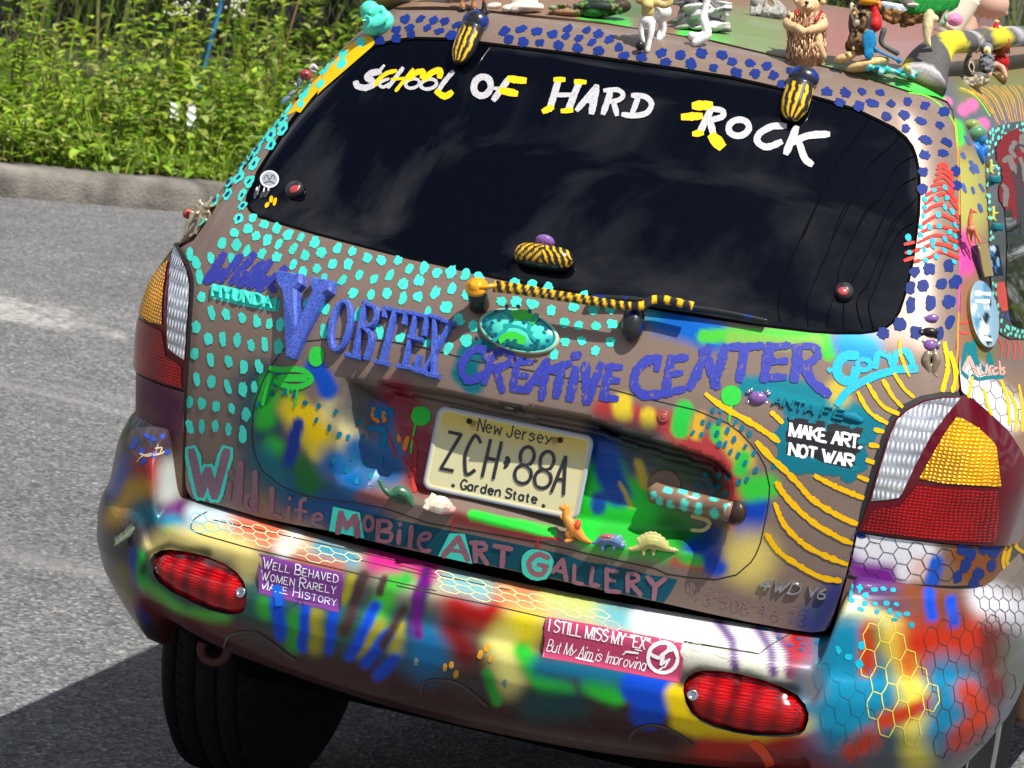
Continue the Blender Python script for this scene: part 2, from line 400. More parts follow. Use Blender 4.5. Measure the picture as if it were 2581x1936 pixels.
class Part(MB):
    """a piece of the car on a surface; marks given in photograph pixels are projected on it"""
    def __init__(s, surf): super().__init__(); s.s = surf; s.lay = 0; s.kk = 0
    def noff(s): s.kk += 1; return .0004+s.lay*.00003+(s.kk % 12)*.000002
    def fill(s, poly, holes=(), step=.006, off=0.0, col=(0.2, 0.145, 0.115), skirt=0.0, m=0, air=None, spread=1.0, extra=None):
        V, F = cdt(poly, holes, step, extra=extra); P = s.s.pos(V[:, 0], V[:, 1], np.full(len(V), off)); c = np.tile(np.array(col, float), (len(V), 1))
        if air is not None:
            n = s.s.nrm(V[:, 0], V[:, 1], s.s.pos); f = np.einsum('ij,ij->i', n, CAM-P) > 0.02
            P2 = project(P)+warp(P); q = c[f]; AB(q, P2[f], air, spread); c[f] = q
        s.add(P, F, c, m)
        if skirt:
            for L in [poly]+list(holes):
                L = np.asarray(L); n_ = len(L); a = s.s.pos(L[:, 0], L[:, 1], np.full(n_, off)); b = s.s.pos(L[:, 0], L[:, 1], np.full(n_, off-skirt))
                cc = np.tile(np.array(col, float), (2*n_, 1))
                s.add(np.concatenate([a, b]), [(i, (i+1) % n_, n_+(i+1) % n_, n_+i) for i in range(n_)], cc, m)
    def poly(s, px, col, m=0, off=None, step=0.012, h=0.0, bev=0.3):
        px = np.asarray(px, float); q = s.s.hit(px); s.lay += 6 if step and np.ptp(px, axis=0).max() > 60 else step != 0; off = s.noff() if off is None else off
        big = step and np.ptp(q, axis=0).max() > 1.6*step
        if h:
            Q = s.s.hit(inset(px, bev)) if bev else q
            rings = [s.s.pos(q[:, 0], q[:, 1], np.full(len(q), e)) for e in (0, h*.7)]+[s.s.pos(Q[:, 0], Q[:, 1], np.full(len(q), h))]
            n = len(q); F = [(l*n+i, l*n+(i+1) % n, (l+1)*n+(i+1) % n, (l+1)*n+i) for l in range(2) for i in range(n)]
            tri = geometry.tessellate_polygon([[Vector((*p, 0)) for p in px]])
            F += [tuple(2*n+i for i in t) for t in tri]
            s.add(np.concatenate(rings), F, col, m, smooth=False); return
        if big: V, F = cdt(q, (), step)
        else:
            V = q; F = [tuple(t) for t in geometry.tessellate_polygon([[Vector((*p, 0)) for p in px]])]
        s.add(s.s.pos(V[:, 0], V[:, 1], np.full(len(V), off)), F, col, m)
    def spot(s, x, y, w_, h_, rot, col, rag=.16, m=0, n=17):
        a = np.linspace(0, 2*np.pi, n, endpoint=False)+rng.uniform(0, 1); r = 1+rng.uniform(-rag, rag, n)
        e = np.abs(np.cos(a))**.85*np.sign(np.cos(a)), np.abs(np.sin(a))**.85*np.sign(np.sin(a))
        X, Y = e[0]*r*w_/2, e[1]*r*h_/2; c_, s_ = math.cos(rot), math.sin(rot); P = np.stack([X*c_-Y*s_, X*s_+Y*c_], 1)
        q = s.s.hit(np.concatenate([P, P*.55, [[0, 0]]])+[x, y]); off = s.noff(); N = len(P)
        F = [(i, (i+1) % N, N+(i+1) % N, N+i) for i in range(N)]+[(N+i, N+(i+1) % N, 2*N) for i in range(N)]
        s.add(s.s.pos(q[:, 0], q[:, 1], np.full(len(q), off)), F, np.array(col)*rng.uniform(.86, 1.1), m)
    def stroke(s, P, w_, col, m=0, h=0.0, rag=.1, step=7.0, cap=0.35, base=0.0):
        """a brush stroke of width w_ (pixels); h raises it as a bar with chamfered sides"""
        P = np.asarray(P, float); segs = [[P[0]]]
        for i in range(1, len(P)):
            segs[-1].append(P[i])
            if i < len(P)-1:
                a, b = P[i]-P[i-1], P[i+1]-P[i]
                if a @ b < 0.55*np.linalg.norm(a)*np.linalg.norm(b): segs.append([P[i]])
        for q in segs:
            q = np.array(q)
            if len(q) < 2: continue
            D = dens(q, max(step, 1.5), closed=False)
            if len(D) < 3: D = dens(q, max(1.0, np.linalg.norm(q[-1]-q[0])/3), closed=False)
            T = np.gradient(D, axis=0); T /= np.linalg.norm(T, axis=1)[:, None]+1e-9; N = np.stack([-T[:, 1], T[:, 0]], 1)
            D[0] -= T[0]*w_*cap; D[-1] += T[-1]*w_*cap
            hw = np.full(len(D), w_/2)
            if rag: hw = hw*(1+rng.uniform(-rag, rag, len(D)))
            if cap and not h: hw[0] *= .72; hw[-1] *= .72
            n = len(D); off = s.noff()+base
            if not h:
                L = s.s.hit(D+N*hw[:, None]); Rr = s.s.hit(D-N*(hw*(1+rng.uniform(-rag, rag, n)))[:, None])
                Q = np.concatenate([L, (L+Rr)/2, Rr]); e = np.full(3*n, off)
                F = [(k*n+i, k*n+i+1, (k+1)*n+i+1, (k+1)*n+i) for k in range(2) for i in range(n-1)]
                s.add(s.s.pos(Q[:, 0], Q[:, 1], e), F, col, m)
            else:
                rows = [(1, 0), (1, .6), (.55, 1), (-.55, 1), (-1, .6), (-1, 0)]; V = []
                for a, b in rows:
                    q_ = s.s.hit(D+N*(hw*a)[:, None]); V.append(s.s.pos(q_[:, 0], q_[:, 1], np.full(n, base+h*b+(s.kk % 30)*.00002)))
                F = [(k*n+i, k*n+i+1, (k+1)*n+i+1, (k+1)*n+i) for k in range(5) for i in range(n-1)]
                F += [tuple(k*n for k in range(6)), tuple(k*n+n-1 for k in range(5, -1, -1))]
                s.add(np.concatenate(V), F, col, m, smooth=False)
    def write(s, txt, o, ex, ey, w_, col, m=0, serif=0.0, small=1.0, h=0.0, track=1.0, base=0.0):
        s.lay += 1
        for P, st, k in lettering(txt, o, ex, ey, small, track):
            s.stroke(P, w_*(1 if k == 1 else .85), col, m, h=h, rag=0, step=4.0, cap=0.2, base=base)
            if serif and st:
                e = np.array(ex, float)/np.linalg.norm(ex)*serif*k; u = np.array(ey, float)/np.linalg.norm(ey)
                for a, b in ((P[0], P[-1]), (P[-1], P[0])):
                    t = (a-b)/np.linalg.norm(a-b)
                    if abs(t @ u) > .6: s.stroke([a-e, a+e], w_*.55, col, m, h=h, rag=0, step=4.0, cap=0, base=base)
    def marks(s, block, col, m=0, rag=.1, h=0.0):
        """lines 'crop width kind points'; kind l straight, s smooth, o ellipse cx,cy rx,ry degrees"""
        s.lay += 1
        for ln in block.strip().split('\n'):
            q = ln.split(None, 3); f = globals()['c'+q[0]]; w_ = float(q[1])*K4
            if q[2] == 'o':
                a = [tuple(map(float, t.split(','))) for t in q[3].split()]
                P = np.array(f(' '.join('%f,%f' % tuple(p) for p in ellipse(*a[0], *a[1], math.radians(a[2][0] if len(a) > 2 else 0), 18))))
            else:
                P = np.array(f(q[3])); P = spline(P, 5) if q[2] == 's' and len(P) > 2 else P
            s.stroke(P, w_, col, m, rag=rag, h=h, step=6.0)
    def spots(s, f, txt, col, w_, h_, rot, rag=.16, m=0, var=.2, k=K4):
        s.lay += 1
        for x, y in f(txt): s.spot(x, y, w_*k*rng.uniform(1-var, 1+var), h_*k*rng.uniform(1-var, 1+var), math.radians(rot+rng.uniform(-12, 12)), col, rag, m)
# ------------------------------------------------------------------ road, kerb and verge
def asphalt():
    m = bpy.data.materials.new('asphalt'); m.use_nodes = True; t = m.node_tree; b = t.nodes['Principled BSDF']; L = t.links.new
    g = t.nodes.new('ShaderNodeTexCoord')
    def noise(scale, detail=4, rough=.6, sc=None):
        n = t.nodes.new('ShaderNodeTexNoise'); n.inputs['Scale'].default_value = scale; n.inputs['Detail'].default_value = detail; n.inputs['Roughness'].default_value = rough
        if sc:
            q = t.nodes.new('ShaderNodeMapping'); q.inputs['Scale'].default_value = sc; q.inputs['Rotation'].default_value = (0, 0, math.radians(45)); L(g.outputs['Object'], q.inputs['Vector']); L(q.outputs[0], n.inputs['Vector'])
        else: L(g.outputs['Object'], n.inputs['Vector'])
        return n.outputs['Fac']
    def ramp(src, stops):
        r = t.nodes.new('ShaderNodeValToRGB'); e = r.color_ramp.elements
        while len(e) < len(stops): e.new(.5)
        for q, (p, c) in zip(e, stops): q.position = p; q.color = (*((c,)*3 if isinstance(c, float) else c), 1)
        L(src, r.inputs[0]); return r.outputs[0]
    def mul(a, b_, f=1.0):
        k = t.nodes.new('ShaderNodeMixRGB'); k.blend_type = 'MULTIPLY'; k.inputs[0].default_value = f; L(a, k.inputs[1]); L(b_, k.inputs[2]); return k.outputs[0]
    v = t.nodes.new('ShaderNodeTexVoronoi'); v.inputs['Scale'].default_value = 95; L(g.outputs['Object'], v.inputs['Vector'])
    stone = ramp(v.outputs['Color'], [(0.0, (.045, .046, .049)), (.5, (.125, .125, .128)), (.8, (.20, .20, .20)), (1.0, (.36, .35, .34))])
    big = ramp(noise(.55, 5), [(.3, .82), (.7, 1.15)]); mid = ramp(noise(5, 6), [(.3, .86), (.7, 1.12)])
    stain = ramp(noise(.9, 7, .6, (1, .12, 1)), [(.42, .72), (.56, 1.0)])
    worn = t.nodes.new('ShaderNodeMixRGB'); L(ramp(noise(.8, 8, .65, (.25, 1.6, 1)), [(.60, 0.0), (.68, 1.0)]), worn.inputs[0])
    col = mul(mul(mul(stone, big), mid), stain, .55); L(col, worn.inputs[1]); worn.inputs[2].default_value = (.27, .265, .26, 1)
    k = t.nodes.new('ShaderNodeMixRGB'); k.inputs[0].default_value = .4; L(col, k.inputs[1]); L(worn.outputs[0], k.inputs[2])
    # a pale worn scab of old surfacing
    W0 = at_z(20, 775); dv = t.nodes.new('ShaderNodeVectorMath'); dv.operation = 'SUBTRACT'; dv.inputs[1].default_value = tuple(W0); L(g.outputs['Object'], dv.inputs[0])
    ms = t.nodes.new('ShaderNodeMapping'); ms.inputs['Scale'].default_value = (.75, 1.15, 1); ms.inputs['Rotation'].default_value = (0, 0, math.radians(-12)); L(dv.outputs[0], ms.inputs['Vector'])
    ln_ = t.nodes.new('ShaderNodeVectorMath'); ln_.operation = 'LENGTH'; L(ms.outputs[0], ln_.inputs[0])
    sm = t.nodes.new('ShaderNodeMath'); sm.operation = 'MULTIPLY_ADD'; sm.inputs[1].default_value = 1.9; L(noise(3.2, 8, .7), sm.inputs[0]); L(ln_.outputs['Value'], sm.inputs[2])
    pm = ramp(sm.outputs[0], [(.0, 1.0), (.46, 1.0), (.56, 0.0)]); sm2 = t.nodes.new('ShaderNodeMath'); sm2.operation = 'MULTIPLY'; sm2.inputs[1].default_value = .42; L(sm.outputs[0], sm2.inputs[0]); pm.node.inputs[0].links[0].from_socket; t.links.remove(pm.node.inputs[0].links[0]); L(sm2.outputs[0], pm.node.inputs[0])
    pk = t.nodes.new('ShaderNodeMixRGB'); pm2 = t.nodes.new('ShaderNodeMath'); pm2.operation = 'MULTIPLY'; L(pm, pm2.inputs[0]); L(ramp(noise(26, 6, .7), [(.40, .15), (.58, .85)]), pm2.inputs[1]); L(pm2.outputs[0], pk.inputs[0]); L(k.outputs[0], pk.inputs[1]); pk.inputs[2].default_value = (.40, .385, .36, 1)
    L(pk.outputs[0], b.inputs['Base Color']); b.inputs['Roughness'].default_value = .82; b.inputs['Specular IOR Level'].default_value = .35
    q = t.nodes.new('ShaderNodeBump'); q.inputs['Strength'].default_value = .8; q.inputs['Distance'].default_value = .006; L(v.outputs['Distance'], q.inputs['Height'])
    q2 = t.nodes.new('ShaderNodeBump'); q2.inputs['Strength'].default_value = .35; q2.inputs['Distance'].default_value = .02; L(noise(14, 5), q2.inputs['Height']); L(q.outputs[0], q2.inputs['Normal']); L(q2.outputs[0], b.inputs['Normal'])
    return m
KA, KB = at_z(0, 497), at_z(500, 538); KD = (KB-KA)/np.linalg.norm(KB-KA); KN = np.array([-KD[1], KD[0], 0])     # along the kerb, away from the road
def kp(a, b, z=0.0): return KA+KD*a+KN*b+np.array([0, 0, z])
g = MB(); g.add([(-260, -260, 0), (260, -260, 0), (260, 260, 0), (-260, 260, 0)], [(0, 1, 2, 3)]); road = g.build('road', asphalt()); tag(road, kind='structure')
kb = MB(); n = 90; L_ = 70.0
for i in range(n):                                 # worn concrete kerb with rounded top edge
    pass
prof = [(0, -.05), (0.0, .02), (.012, .10), (.025, .135), (.055, .150), (.18, .152), (.19, .10), (.19, -.05)]
al = np.linspace(-30, 40, 420); V = []
for a in al:
    j = (abs((a % 3.05)-1.5) > 1.488)
    for q, (b, z) in enumerate(prof):
        V.append(kp(a, b+rng.normal(0, .0035)+(.012 if j else 0), z-(.01 if j and q in (2, 3, 4, 5) else 0)+rng.normal(0, .003)))
m_ = len(prof); kb.add(V, [(i*m_+j, i*m_+j+1, (i+1)*m_+j+1, (i+1)*m_+j) for i in range(len(al)-1) for j in range(m_-1)], (.4, .38, .34))
kerb = kb.build('kerb', mat('weathered_concrete', (.175, .160, .138), .9, noise=(5.5, .35, 1.35), bump=(70, .8, .012))); tag(kerb, kind='structure')
def ground_h(b): return .14+.32*sstep(.2, 5.0, b)+.02*b
vb = MB(); A = np.linspace(-30, 40, 60); B = np.array([.19, .6, 1.2, 2, 3, 4.5, 7, 12, 25, 60]); V = [kp(a, b, ground_h(b)-.01) for a in A for b in B]; k = len(B)
vb.add(V, [(i*k+j, (i+1)*k+j, (i+1)*k+j+1, i*k+j+1) for i in range(len(A)-1) for j in range(k-1)], (.08, .07, .04))
o = vb.build('verge_ground', mat('verge_soil', (.055, .05, .025), .95, noise=(8, .5, 1.3))); tag(o, kind='structure')
# ------------------------------------------------------------------ plants
def leaf_mat(name, rough=.5):
    m = mat(name, rough=rough, vcol=True, spec=.12); t = m.node_tree; b = t.nodes['Principled BSDF']; o = t.nodes['Material Output']
    tr = t.nodes.new('ShaderNodeBsdfTranslucent'); ad = t.nodes.new('ShaderNodeMixShader'); ad.inputs[0].default_value = .32
    a = [x for x in t.nodes if x.type == 'ATTRIBUTE'][0]; t.links.new(a.outputs['Color'], tr.inputs['Color'])
    t.links.new(b.outputs[0], ad.inputs[1]); t.links.new(tr.outputs[0], ad.inputs[2]); t.links.new(ad.outputs[0], o.inputs['Surface']); return m
LEAF = leaf_mat('leaf')
def leaf_color(bright=1.0, kind=0):
    base = [(.20, .33, .030), (.27, .38, .045), (.12, .22, .03), (.30, .35, .10)][kind]
    k = bright*rng.uniform(.7, 1.3); return np.array(base)*k*np.array([rng.uniform(.85, 1.2), 1, rng.uniform(.7, 1.2)])
def add_leaf(mb, p, d, up, L, W, col, fold=.25):
    d = np.array(d, float); d /= np.linalg.norm(d); s_ = np.cross(d, up); s_ /= np.linalg.norm(s_)+1e-9; n_ = np.cross(s_, d)
    p = np.array(p); a = p+d*L*.35; b = p+d*L*.7-n_*L*.06; e = p+d*L-n_*L*.18
    V = [p, a+s_*W*.5+n_*W*fold, a-s_*W*.5+n_*W*fold, a, b+s_*W*.42+n_*W*fold*.7, b-s_*W*.42+n_*W*fold*.7, b, e]
    mb.add(V, [(0, 3, 1), (0, 2, 3), (1, 3, 6, 4), (3, 2, 5, 6), (4, 6, 7), (6, 5, 7)], col, smooth=False)
def add_blade(mb, p, d, H, W, col):
    d = np.array(d, float); p = np.array(p); s_ = np.array([math.cos(rng.uniform(0, 6.3)), math.sin(rng.uniform(0, 6.3)), 0]); V = []
    for t, w_ in ((0, 1), (.4, .9), (.75, .6)): q = p+np.array([0, 0, H*t])+d*H*t*t*.6; V += [q+s_*W*w_/2, q-s_*W*w_/2]
    V.append(p+np.array([0, 0, H*.97])+d*H*.75)
    mb.add(V, [(0, 1, 3, 2), (2, 3, 5, 4), (4, 5, 6)], col, smooth=False)
def rdir(zlo=-.2, zhi=.7):
    a = rng.uniform(0, 2*np.pi); return np.array([math.cos(a), math.sin(a), rng.uniform(zlo, zhi)])
FB = 2.75                                          # the fence stands this far behind the kerb
def clump(a, b): return .5+.5*math.sin(a*2.7+math.sin(b*2.1)*2)*math.sin(b*3.3+a*1.1)
def tall(a): return .30+.42*float(sstep(1.0, 2.4, a))
gr = MB()                                          # grass and small weeds of the bank: nobody could count them
for i in range(13000):
    b = .17+rng.beta(1.0, 2.0)*2.9; a = rng.uniform(-3, 8.5) if i % 5 else rng.uniform(-12, 22)
    h = rng.uniform(.10, .42)*(.5+.6*min(1, b))*(.6+tall(a)*.6); add_blade(gr, kp(a, b, ground_h(b)-.02), rdir(0, .1)*.6, h, rng.uniform(.006, .015), leaf_color(1.15, rng.integers(0, 3)))
for i in range(23000):
    b = .17+rng.beta(1.0, 1.7)*2.7; a = rng.uniform(-3, 8.5) if i % 5 else rng.uniform(-12, 22); c_ = clump(a, b); h = rng.uniform(.0, 1)**1.3*tall(a)*(.25+min(1.0, b/1.2))*(.25+1.1*c_)
    add_leaf(gr, kp(a, b, ground_h(b)+h), rdir(-.4, .6), (0, 0, 1), rng.uniform(.04, .11)*(.8+.5*c_), rng.uniform(.025, .055)*(.8+.4*c_), leaf_color(1.0, rng.integers(0, 4)))
o = gr.build('verge_grass', LEAF); tag(o, 'green grass and small weeds covering the bank behind the kerb', 'grass', kind='stuff')
bk = MB()                                          # undergrowth behind the fence, leaf colour darkened for the shade there
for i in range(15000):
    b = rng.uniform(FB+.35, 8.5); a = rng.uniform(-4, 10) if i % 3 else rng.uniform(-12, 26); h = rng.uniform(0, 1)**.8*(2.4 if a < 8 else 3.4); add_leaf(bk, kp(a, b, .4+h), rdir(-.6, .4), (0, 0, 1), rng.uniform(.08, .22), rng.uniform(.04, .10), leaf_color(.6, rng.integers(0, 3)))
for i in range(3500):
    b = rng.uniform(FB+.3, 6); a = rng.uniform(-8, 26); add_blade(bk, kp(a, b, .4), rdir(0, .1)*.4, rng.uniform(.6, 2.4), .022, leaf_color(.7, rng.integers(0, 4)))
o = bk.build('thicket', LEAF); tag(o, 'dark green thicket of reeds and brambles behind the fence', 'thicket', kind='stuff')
BARK = mat('bark', (.16, .13, .11), .9, noise=(18, .5, 1.3))
for n_, (a, b, lab) in enumerate(((-.5, 5.0, 'tree added behind the fence at the far left to cast shade'), (3.6, 4.4, 'tree with pale grey trunk behind the fence, beside the car roof, unseen foliage added for shade'), (8.0, 5.2, 'tree added behind the fence to cast shade, hidden by the car'), (12.5, 5.5, 'tree added behind the fence at the right to cast shade'))):  # added to block the sun from the undergrowth; foliage stays out of view
    base = kp(a, b, .4); r = empty('sun_blocker_tree', base, lab, 'tree', 'trees behind the fence'); k = MB(); k.tube([base, base+[.05, 0, 1.2], base+[0, .1, 2.6], base+[.1, 0, 4.2]], [.075, .06, .055, .03], 10, col=(.2, .17, .14))
    for q in range(6): d = rdir(.3, .9); k.tube([base+[0, 0, 2.2+q*.3], base+[0, 0, 2.4+q*.3]+d*.8, base+[0, 0, 2.6+q*.3]+d*1.7], [.04, .025, .01], 6, col=(.2, .17, .14))
    k.build('trunk', BARK, r); c_ = MB()
    for i in range(5200):
        d = rng.normal(0, 1, 3); d /= np.linalg.norm(d); rr_ = rng.uniform(.35, 1)**.5*(.75+.35*math.sin(d[0]*5+d[1]*4+n_)*math.sin(d[2]*6)); p = base+np.array([-.1, -.3, 4.1])+d*rr_*np.array([2.3, 2.3, 1.6])
        if p[2] < 2.35: continue
        add_leaf(c_, p, rdir(-.6, .3), (0, 0, 1), rng.uniform(.16, .30), rng.uniform(.10, .17), leaf_color(.8, rng.integers(0, 3)))
    c_.build('added_crown', LEAF, r)
# tall weeds that can be told apart
def weed(name, label, a, b, H, kind, leaves, L, W, flower=False, lean=(0, 0), group='tall weeds on the bank'):
    base = kp(a, b, ground_h(b)-.02); r = empty(name, base, label, 'weed', group); st = MB(); lv = MB(); fl = MB()
    for s_ in range(leaves[0]):
        d = rdir(0, .1)*rng.uniform(.05, .22)+np.array([*lean, 0]); h = H*rng.uniform(.75, 1.0); q0 = base+rdir(0, 0)*.05; T = np.linspace(0, 1, 7); P = np.array([q0+np.array([0, 0, h*t])+d*h*t*t for t in T])
        st.tube(P, np.linspace(.007, .003, 7), n=5, col=(.20, .19, .07) if kind != 2 else (.26, .13, .07))
        for j in range(leaves[1]):
            t = rng.uniform(.2, 1.0); p = q0+np.array([0, 0, h*t])+d*h*t*t; sz = rng.uniform(.7, 1.15)*(1.1-.5*t); add_leaf(lv, p, rdir(.1, .9), (0, 0, 1), L*sz, W*sz, leaf_color(1.25, kind if kind < 4 else 3))
        if flower:
            for j in range(16): fl.ellipsoid(P[-1]+rng.normal(0, .035, 3), (.009,)*3, nu=6, nv=4, col=(.75, .74, .62))
    st.build('stem', LEAF, r); lv.build('leaves', LEAF, r)
    if flower: fl.build('flower_cluster', LEAF, r)
    return r
SPOTS = [  # photograph pixel of the foot, height, kind, (stems, leaves), leaf length and width, flower, words
 ((300, 330), 1.35, 1, (3, 26), .17, .055, 0, 'pale broad-leaved weed in front of the bare chain-link patch'), ((130, 350), 1.25, 1, (3, 22), .16, .05, 0, 'leafy weed beside the brown stalk at the far left'),
 ((460, 330), 1.55, 1, (4, 30), .19, .06, 1, 'tall milkweed with white flower heads left of the blue pole'), ((600, 330), 1.5, 1, (4, 30), .18, .055, 1, 'tall milkweed with white flower heads right of the blue pole'),
 ((270, 380), .85, 3, (3, 18), .15, .05, 0, 'short grey-green weed above the white litter'), ((120, 400), .8, 0, (4, 20), .14, .045, 0, 'bushy bright weed low on the bank at far left'), ((330, 410), .7, 0, (5, 18), .12, .05, 0, 'low bushy weed by the white litter, near the kerb'),
 ((560, 400), .9, 0, (5, 20), .13, .05, 0, 'bushy weed against the car roof edge near the kerb'), ((640, 360), 1.3, 3, (3, 20), .16, .05, 0, 'pale weed right beside the car window pillar'), ((30, 330), 1.5, 0, (4, 30), .14, .06, 0, 'bright green shrubby weed at the upper left corner'),
 ((760, 260), 1.3, 1, (3, 24), .17, .055, 0, 'broad-leaved weed just left of the turquoise toy duck'), ((520, 420), .55, 0, (6, 14), .10, .045, 0, 'small creeping weed hanging over the kerb'), ((20, 420), .5, 0, (6, 14), .10, .045, 0, 'small weed at the kerb, far left edge')]
def foot(px):                                      # (a, b) on the bank under a photograph pixel
    best = None
    for b in np.linspace(.2, 2.6, 25):
        A_ = np.linspace(-4, 10, 240); q = project(np.array([kp(a, b, ground_h(b)) for a in A_])); d = np.abs(q-np.array(px)) @ [1, 1]; i_ = int(d.argmin())
        if best is None or d[i_] < best[0]: best = (d[i_], A_[i_], b)
    return best[1:]
for i, (px, H, kind, lv_, L, W, fw, lab) in enumerate(SPOTS):
    a, b = foot(px); weed('tall_weed', lab, a, b, H*.58, kind, lv_, L*.66, W*.66, bool(fw))
for px, lab in (((75, 200), 'tall dry brown stalk in front of the fence at left'), ((690, 270), 'dry pale grass stalk with seed head by the car')):
    a, b = foot(px); base = kp(a, b, ground_h(b)); k = MB()
    k.tube([base, base+[.03, 0, .4], base+[.10, 0, .8]], [.009, .007, .003], n=6, col=(.30, .19, .09)); k.ellipsoid(base+[.105, 0, .84], (.013, .013, .07), nu=8, nv=6, col=(.42, .33, .17))
    tag(k.build('dry_stalk', LEAF), lab, 'dry stalk')
# chain-link fence with its posts
fr = empty('chain_link_fence', kp(0, FB, ground_h(FB)), 'grey chain-link fence half hidden behind the weeds', 'fence')
wm = MB(); WIRE = mat('galvanised_wire', (.10, .10, .10), .6, .3)
def wire(p, q): wm.tube([p, (p+q)/2+KN*.004, q], .0017, n=3, caps=False, col=(.3, .3, .3))
H_ = 2.0; s_ = .062
for i in range(int(26/s_)):
    a = -6+i*s_
    for sg in (1, -1):
        a1 = a+sg*H_*.55
        wire(kp(a, FB, .30), kp(a1, FB, .30+H_))
wm.build('wire_mesh', WIRE, fr)
for a in np.arange(-5.2, 20, 3.0):
    k = MB(); k.tube([kp(a, FB+.05, .1), kp(a, FB+.05, 2.5)], .028, n=10, col=(.35,)*3); k.build('fence_post', WIRE, fr)
k = MB(); k.tube([kp(-6, FB+.05, 2.36), kp(20, FB+.05, 2.36)], .02, n=8, col=(.35,)*3); k.build('top_rail', WIRE, fr)
# leaning blue pole and the litter
a, b = foot((462, 310)); p0 = kp(a, b, ground_h(b)-.05)
d0 = at_y(575, -60, p0[1]+.1)-p0; k = MB(); k.box(p0+d0*.5, (.020, .010, np.linalg.norm(d0)*.5), R=np.array(Vector(d0).to_track_quat('Z', 'Y').to_matrix()), bev=.003, col=(.02, .13, .33))
tag(k.build('blue_pole', mat('blue_paint', (.03, .17, .36), .5, noise=(30, .6, 1.2))), 'thin blue metal pole leaning in the weeds', 'pole')
for px, sc, lab in (((385, 335), .11, 'crumpled white paper strip standing in the weeds, leftmost'), ((430, 342), .14, 'folded white paper cup scrap in the weeds, right one')):
    a, b = foot((px[0], px[1]+30)); p = kp(a, b-.25, ground_h(b)+.20); k = MB(); u = RC[0]; v = RC[1]; n_ = 7; V = []
    for i in range(n_): V += [p+v*sc*(i/(n_-1)-.5)+u*(.022+.01*(i % 2))+RC[2]*.012*(i % 2), p+v*sc*(i/(n_-1)-.5)-u*(.022-.012*(i % 2))-RC[2]*.01*(i % 2)]
    k.add(V, [(2*i, 2*i+1, 2*i+3, 2*i+2) for i in range(n_-1)], (.85,)*3, smooth=False); tag(k.build('paper_litter', mat('white_paper', (.85, .85, .84), .7)), lab, 'litter')
# ------------------------------------------------------------------ the car: surfaces
BODY_ROWS = [  # z, rear y, half width, corner radius, bow, front y
 (.60, -.060, .83, .26, .12, 2.5), (.74, -.078, .846, .26, .12, 2.5), (.85, -.090, .858, .26, .12, 2.5), (.95, -.094, .872, .26, .12, 2.5),
 (1.05, -.088, .884, .26, .12, 2.5), (1.12, -.074, .872, .25, .12, 2.5), (1.20, -.042, .828, .22, .12, 2.5), (1.27, -.008, .785, .19, .12, 2.5),
 (1.33, .038, .762, .18, .12, 2.5), (1.42, .110, .728, .17, .12, 2.5), (1.50, .175, .693, .16, .12, 2.5), (1.58, .245, .652, .15, .12, 2.5),
 (1.64, .297, .617, .14, .115, 2.5), (1.685, .338, .582, .13, .11, 2.5), (1.715, .385, .548, .12, .10, 2.5), (1.738, .45, .500, .11, .09, 2.5),
 (1.755, .60, .42, .10, .06, 2.5), (1.766, .80, .34, .08, .03, 2.5), (1.770, 1.10, .22, .06, .01, 2.5), (1.771, 1.60, .12, .04, 0, 2.5), (1.770, 2.2, .05, .02, 0, 2.5)]
BODY = Loft(BODY_ROWS, smooth=.022)
VZ = lambda z: float(np.interp(z, BODY.T[0][:560], BODY.vd[:560]))
class Bumper(Loft):
    Z2 = [.878, .868, .848, .815, .79, .71, .695, .665, .61, .555, .51, .475, .445, .41]
    def base(s, U, V):
        P = Loft.base(s, U, V); z2 = np.interp(V, s.cl, s.Z2); x = P[..., 0]; k = np.where(x > 0, sstep(.636, .667, x), sstep(.645, .70, -x))
        P[..., 2] = (P[..., 2]+.034*np.clip(np.abs(P[..., 0])/.6, 0, 1)**2*sstep(.60, .47, P[..., 2]))*(1-k)+z2*k
        return P
BUMP = Bumper([
 (.748, -.055, .855, .30, .12, 2.5), (.742, -.085, .862, .33, .10, 2.5), (.732, -.118, .875, .38, .09, 2.5), (.714, -.146, .890, .43, .085, 2.5), (.704, -.150, .898, .45, .08, 2.5), (.657, -.151, .904, .45, .08, 2.5), (.648, -.160, .911, .45, .08, 2.5),
 (.630, -.168, .914, .45, .08, 2.5), (.59, -.166, .911, .45, .08, 2.5), (.55, -.150, .895, .45, .08, 2.5), (.515, -.130, .868, .45, .08, 2.5), (.49, -.112, .845, .45, .08, 2.5), (.475, -.09, .820, .44, .08, 2.5), (.455, -.03, .78, .42, .08, 2.5)], smooth=.0045, arc=.62, sg=-1.0)
# ------------------------------------------------------------------ outlines measured in the photograph
TG_BOTTOM = cP('485,1257 566,1277 648,1302 740,1322 831,1338 973,1373 1100,1401 1191,1417 1407,1463 1671,1520 1790,1547 1884,1567 2000,1588 2047,1594')
TG_RIGHT = cP('2080,1590 2092,1576 2100,1552 2118,1499 2133,1446 2145,1395 2156,1338 2171,1286 2192,1205 2209,1145 2225,1096 2244,1052 2271,1022 2320,998 2375,988 2415,987')
TG_LINE = cP('2418,975 2413,927 2409,879 2412,843 2415,785 2418,700 2418,613 2417,541 2416,469 2413,408 2409,360 2404,312 2398,280 2385,260 2358,248 2324,242')
SEAM = cP('2291,234 2181,198 2085,172 1958,145 1791,105 1599,72 1477,59 1350,44 1220,36 1093,32')
TG_LEFT = cP('441,614 452,628 466,650 478,675 487,700 489,725 487,760 483,820 478,900 472,988 469,1092 467,1192 468,1224 473,1240')
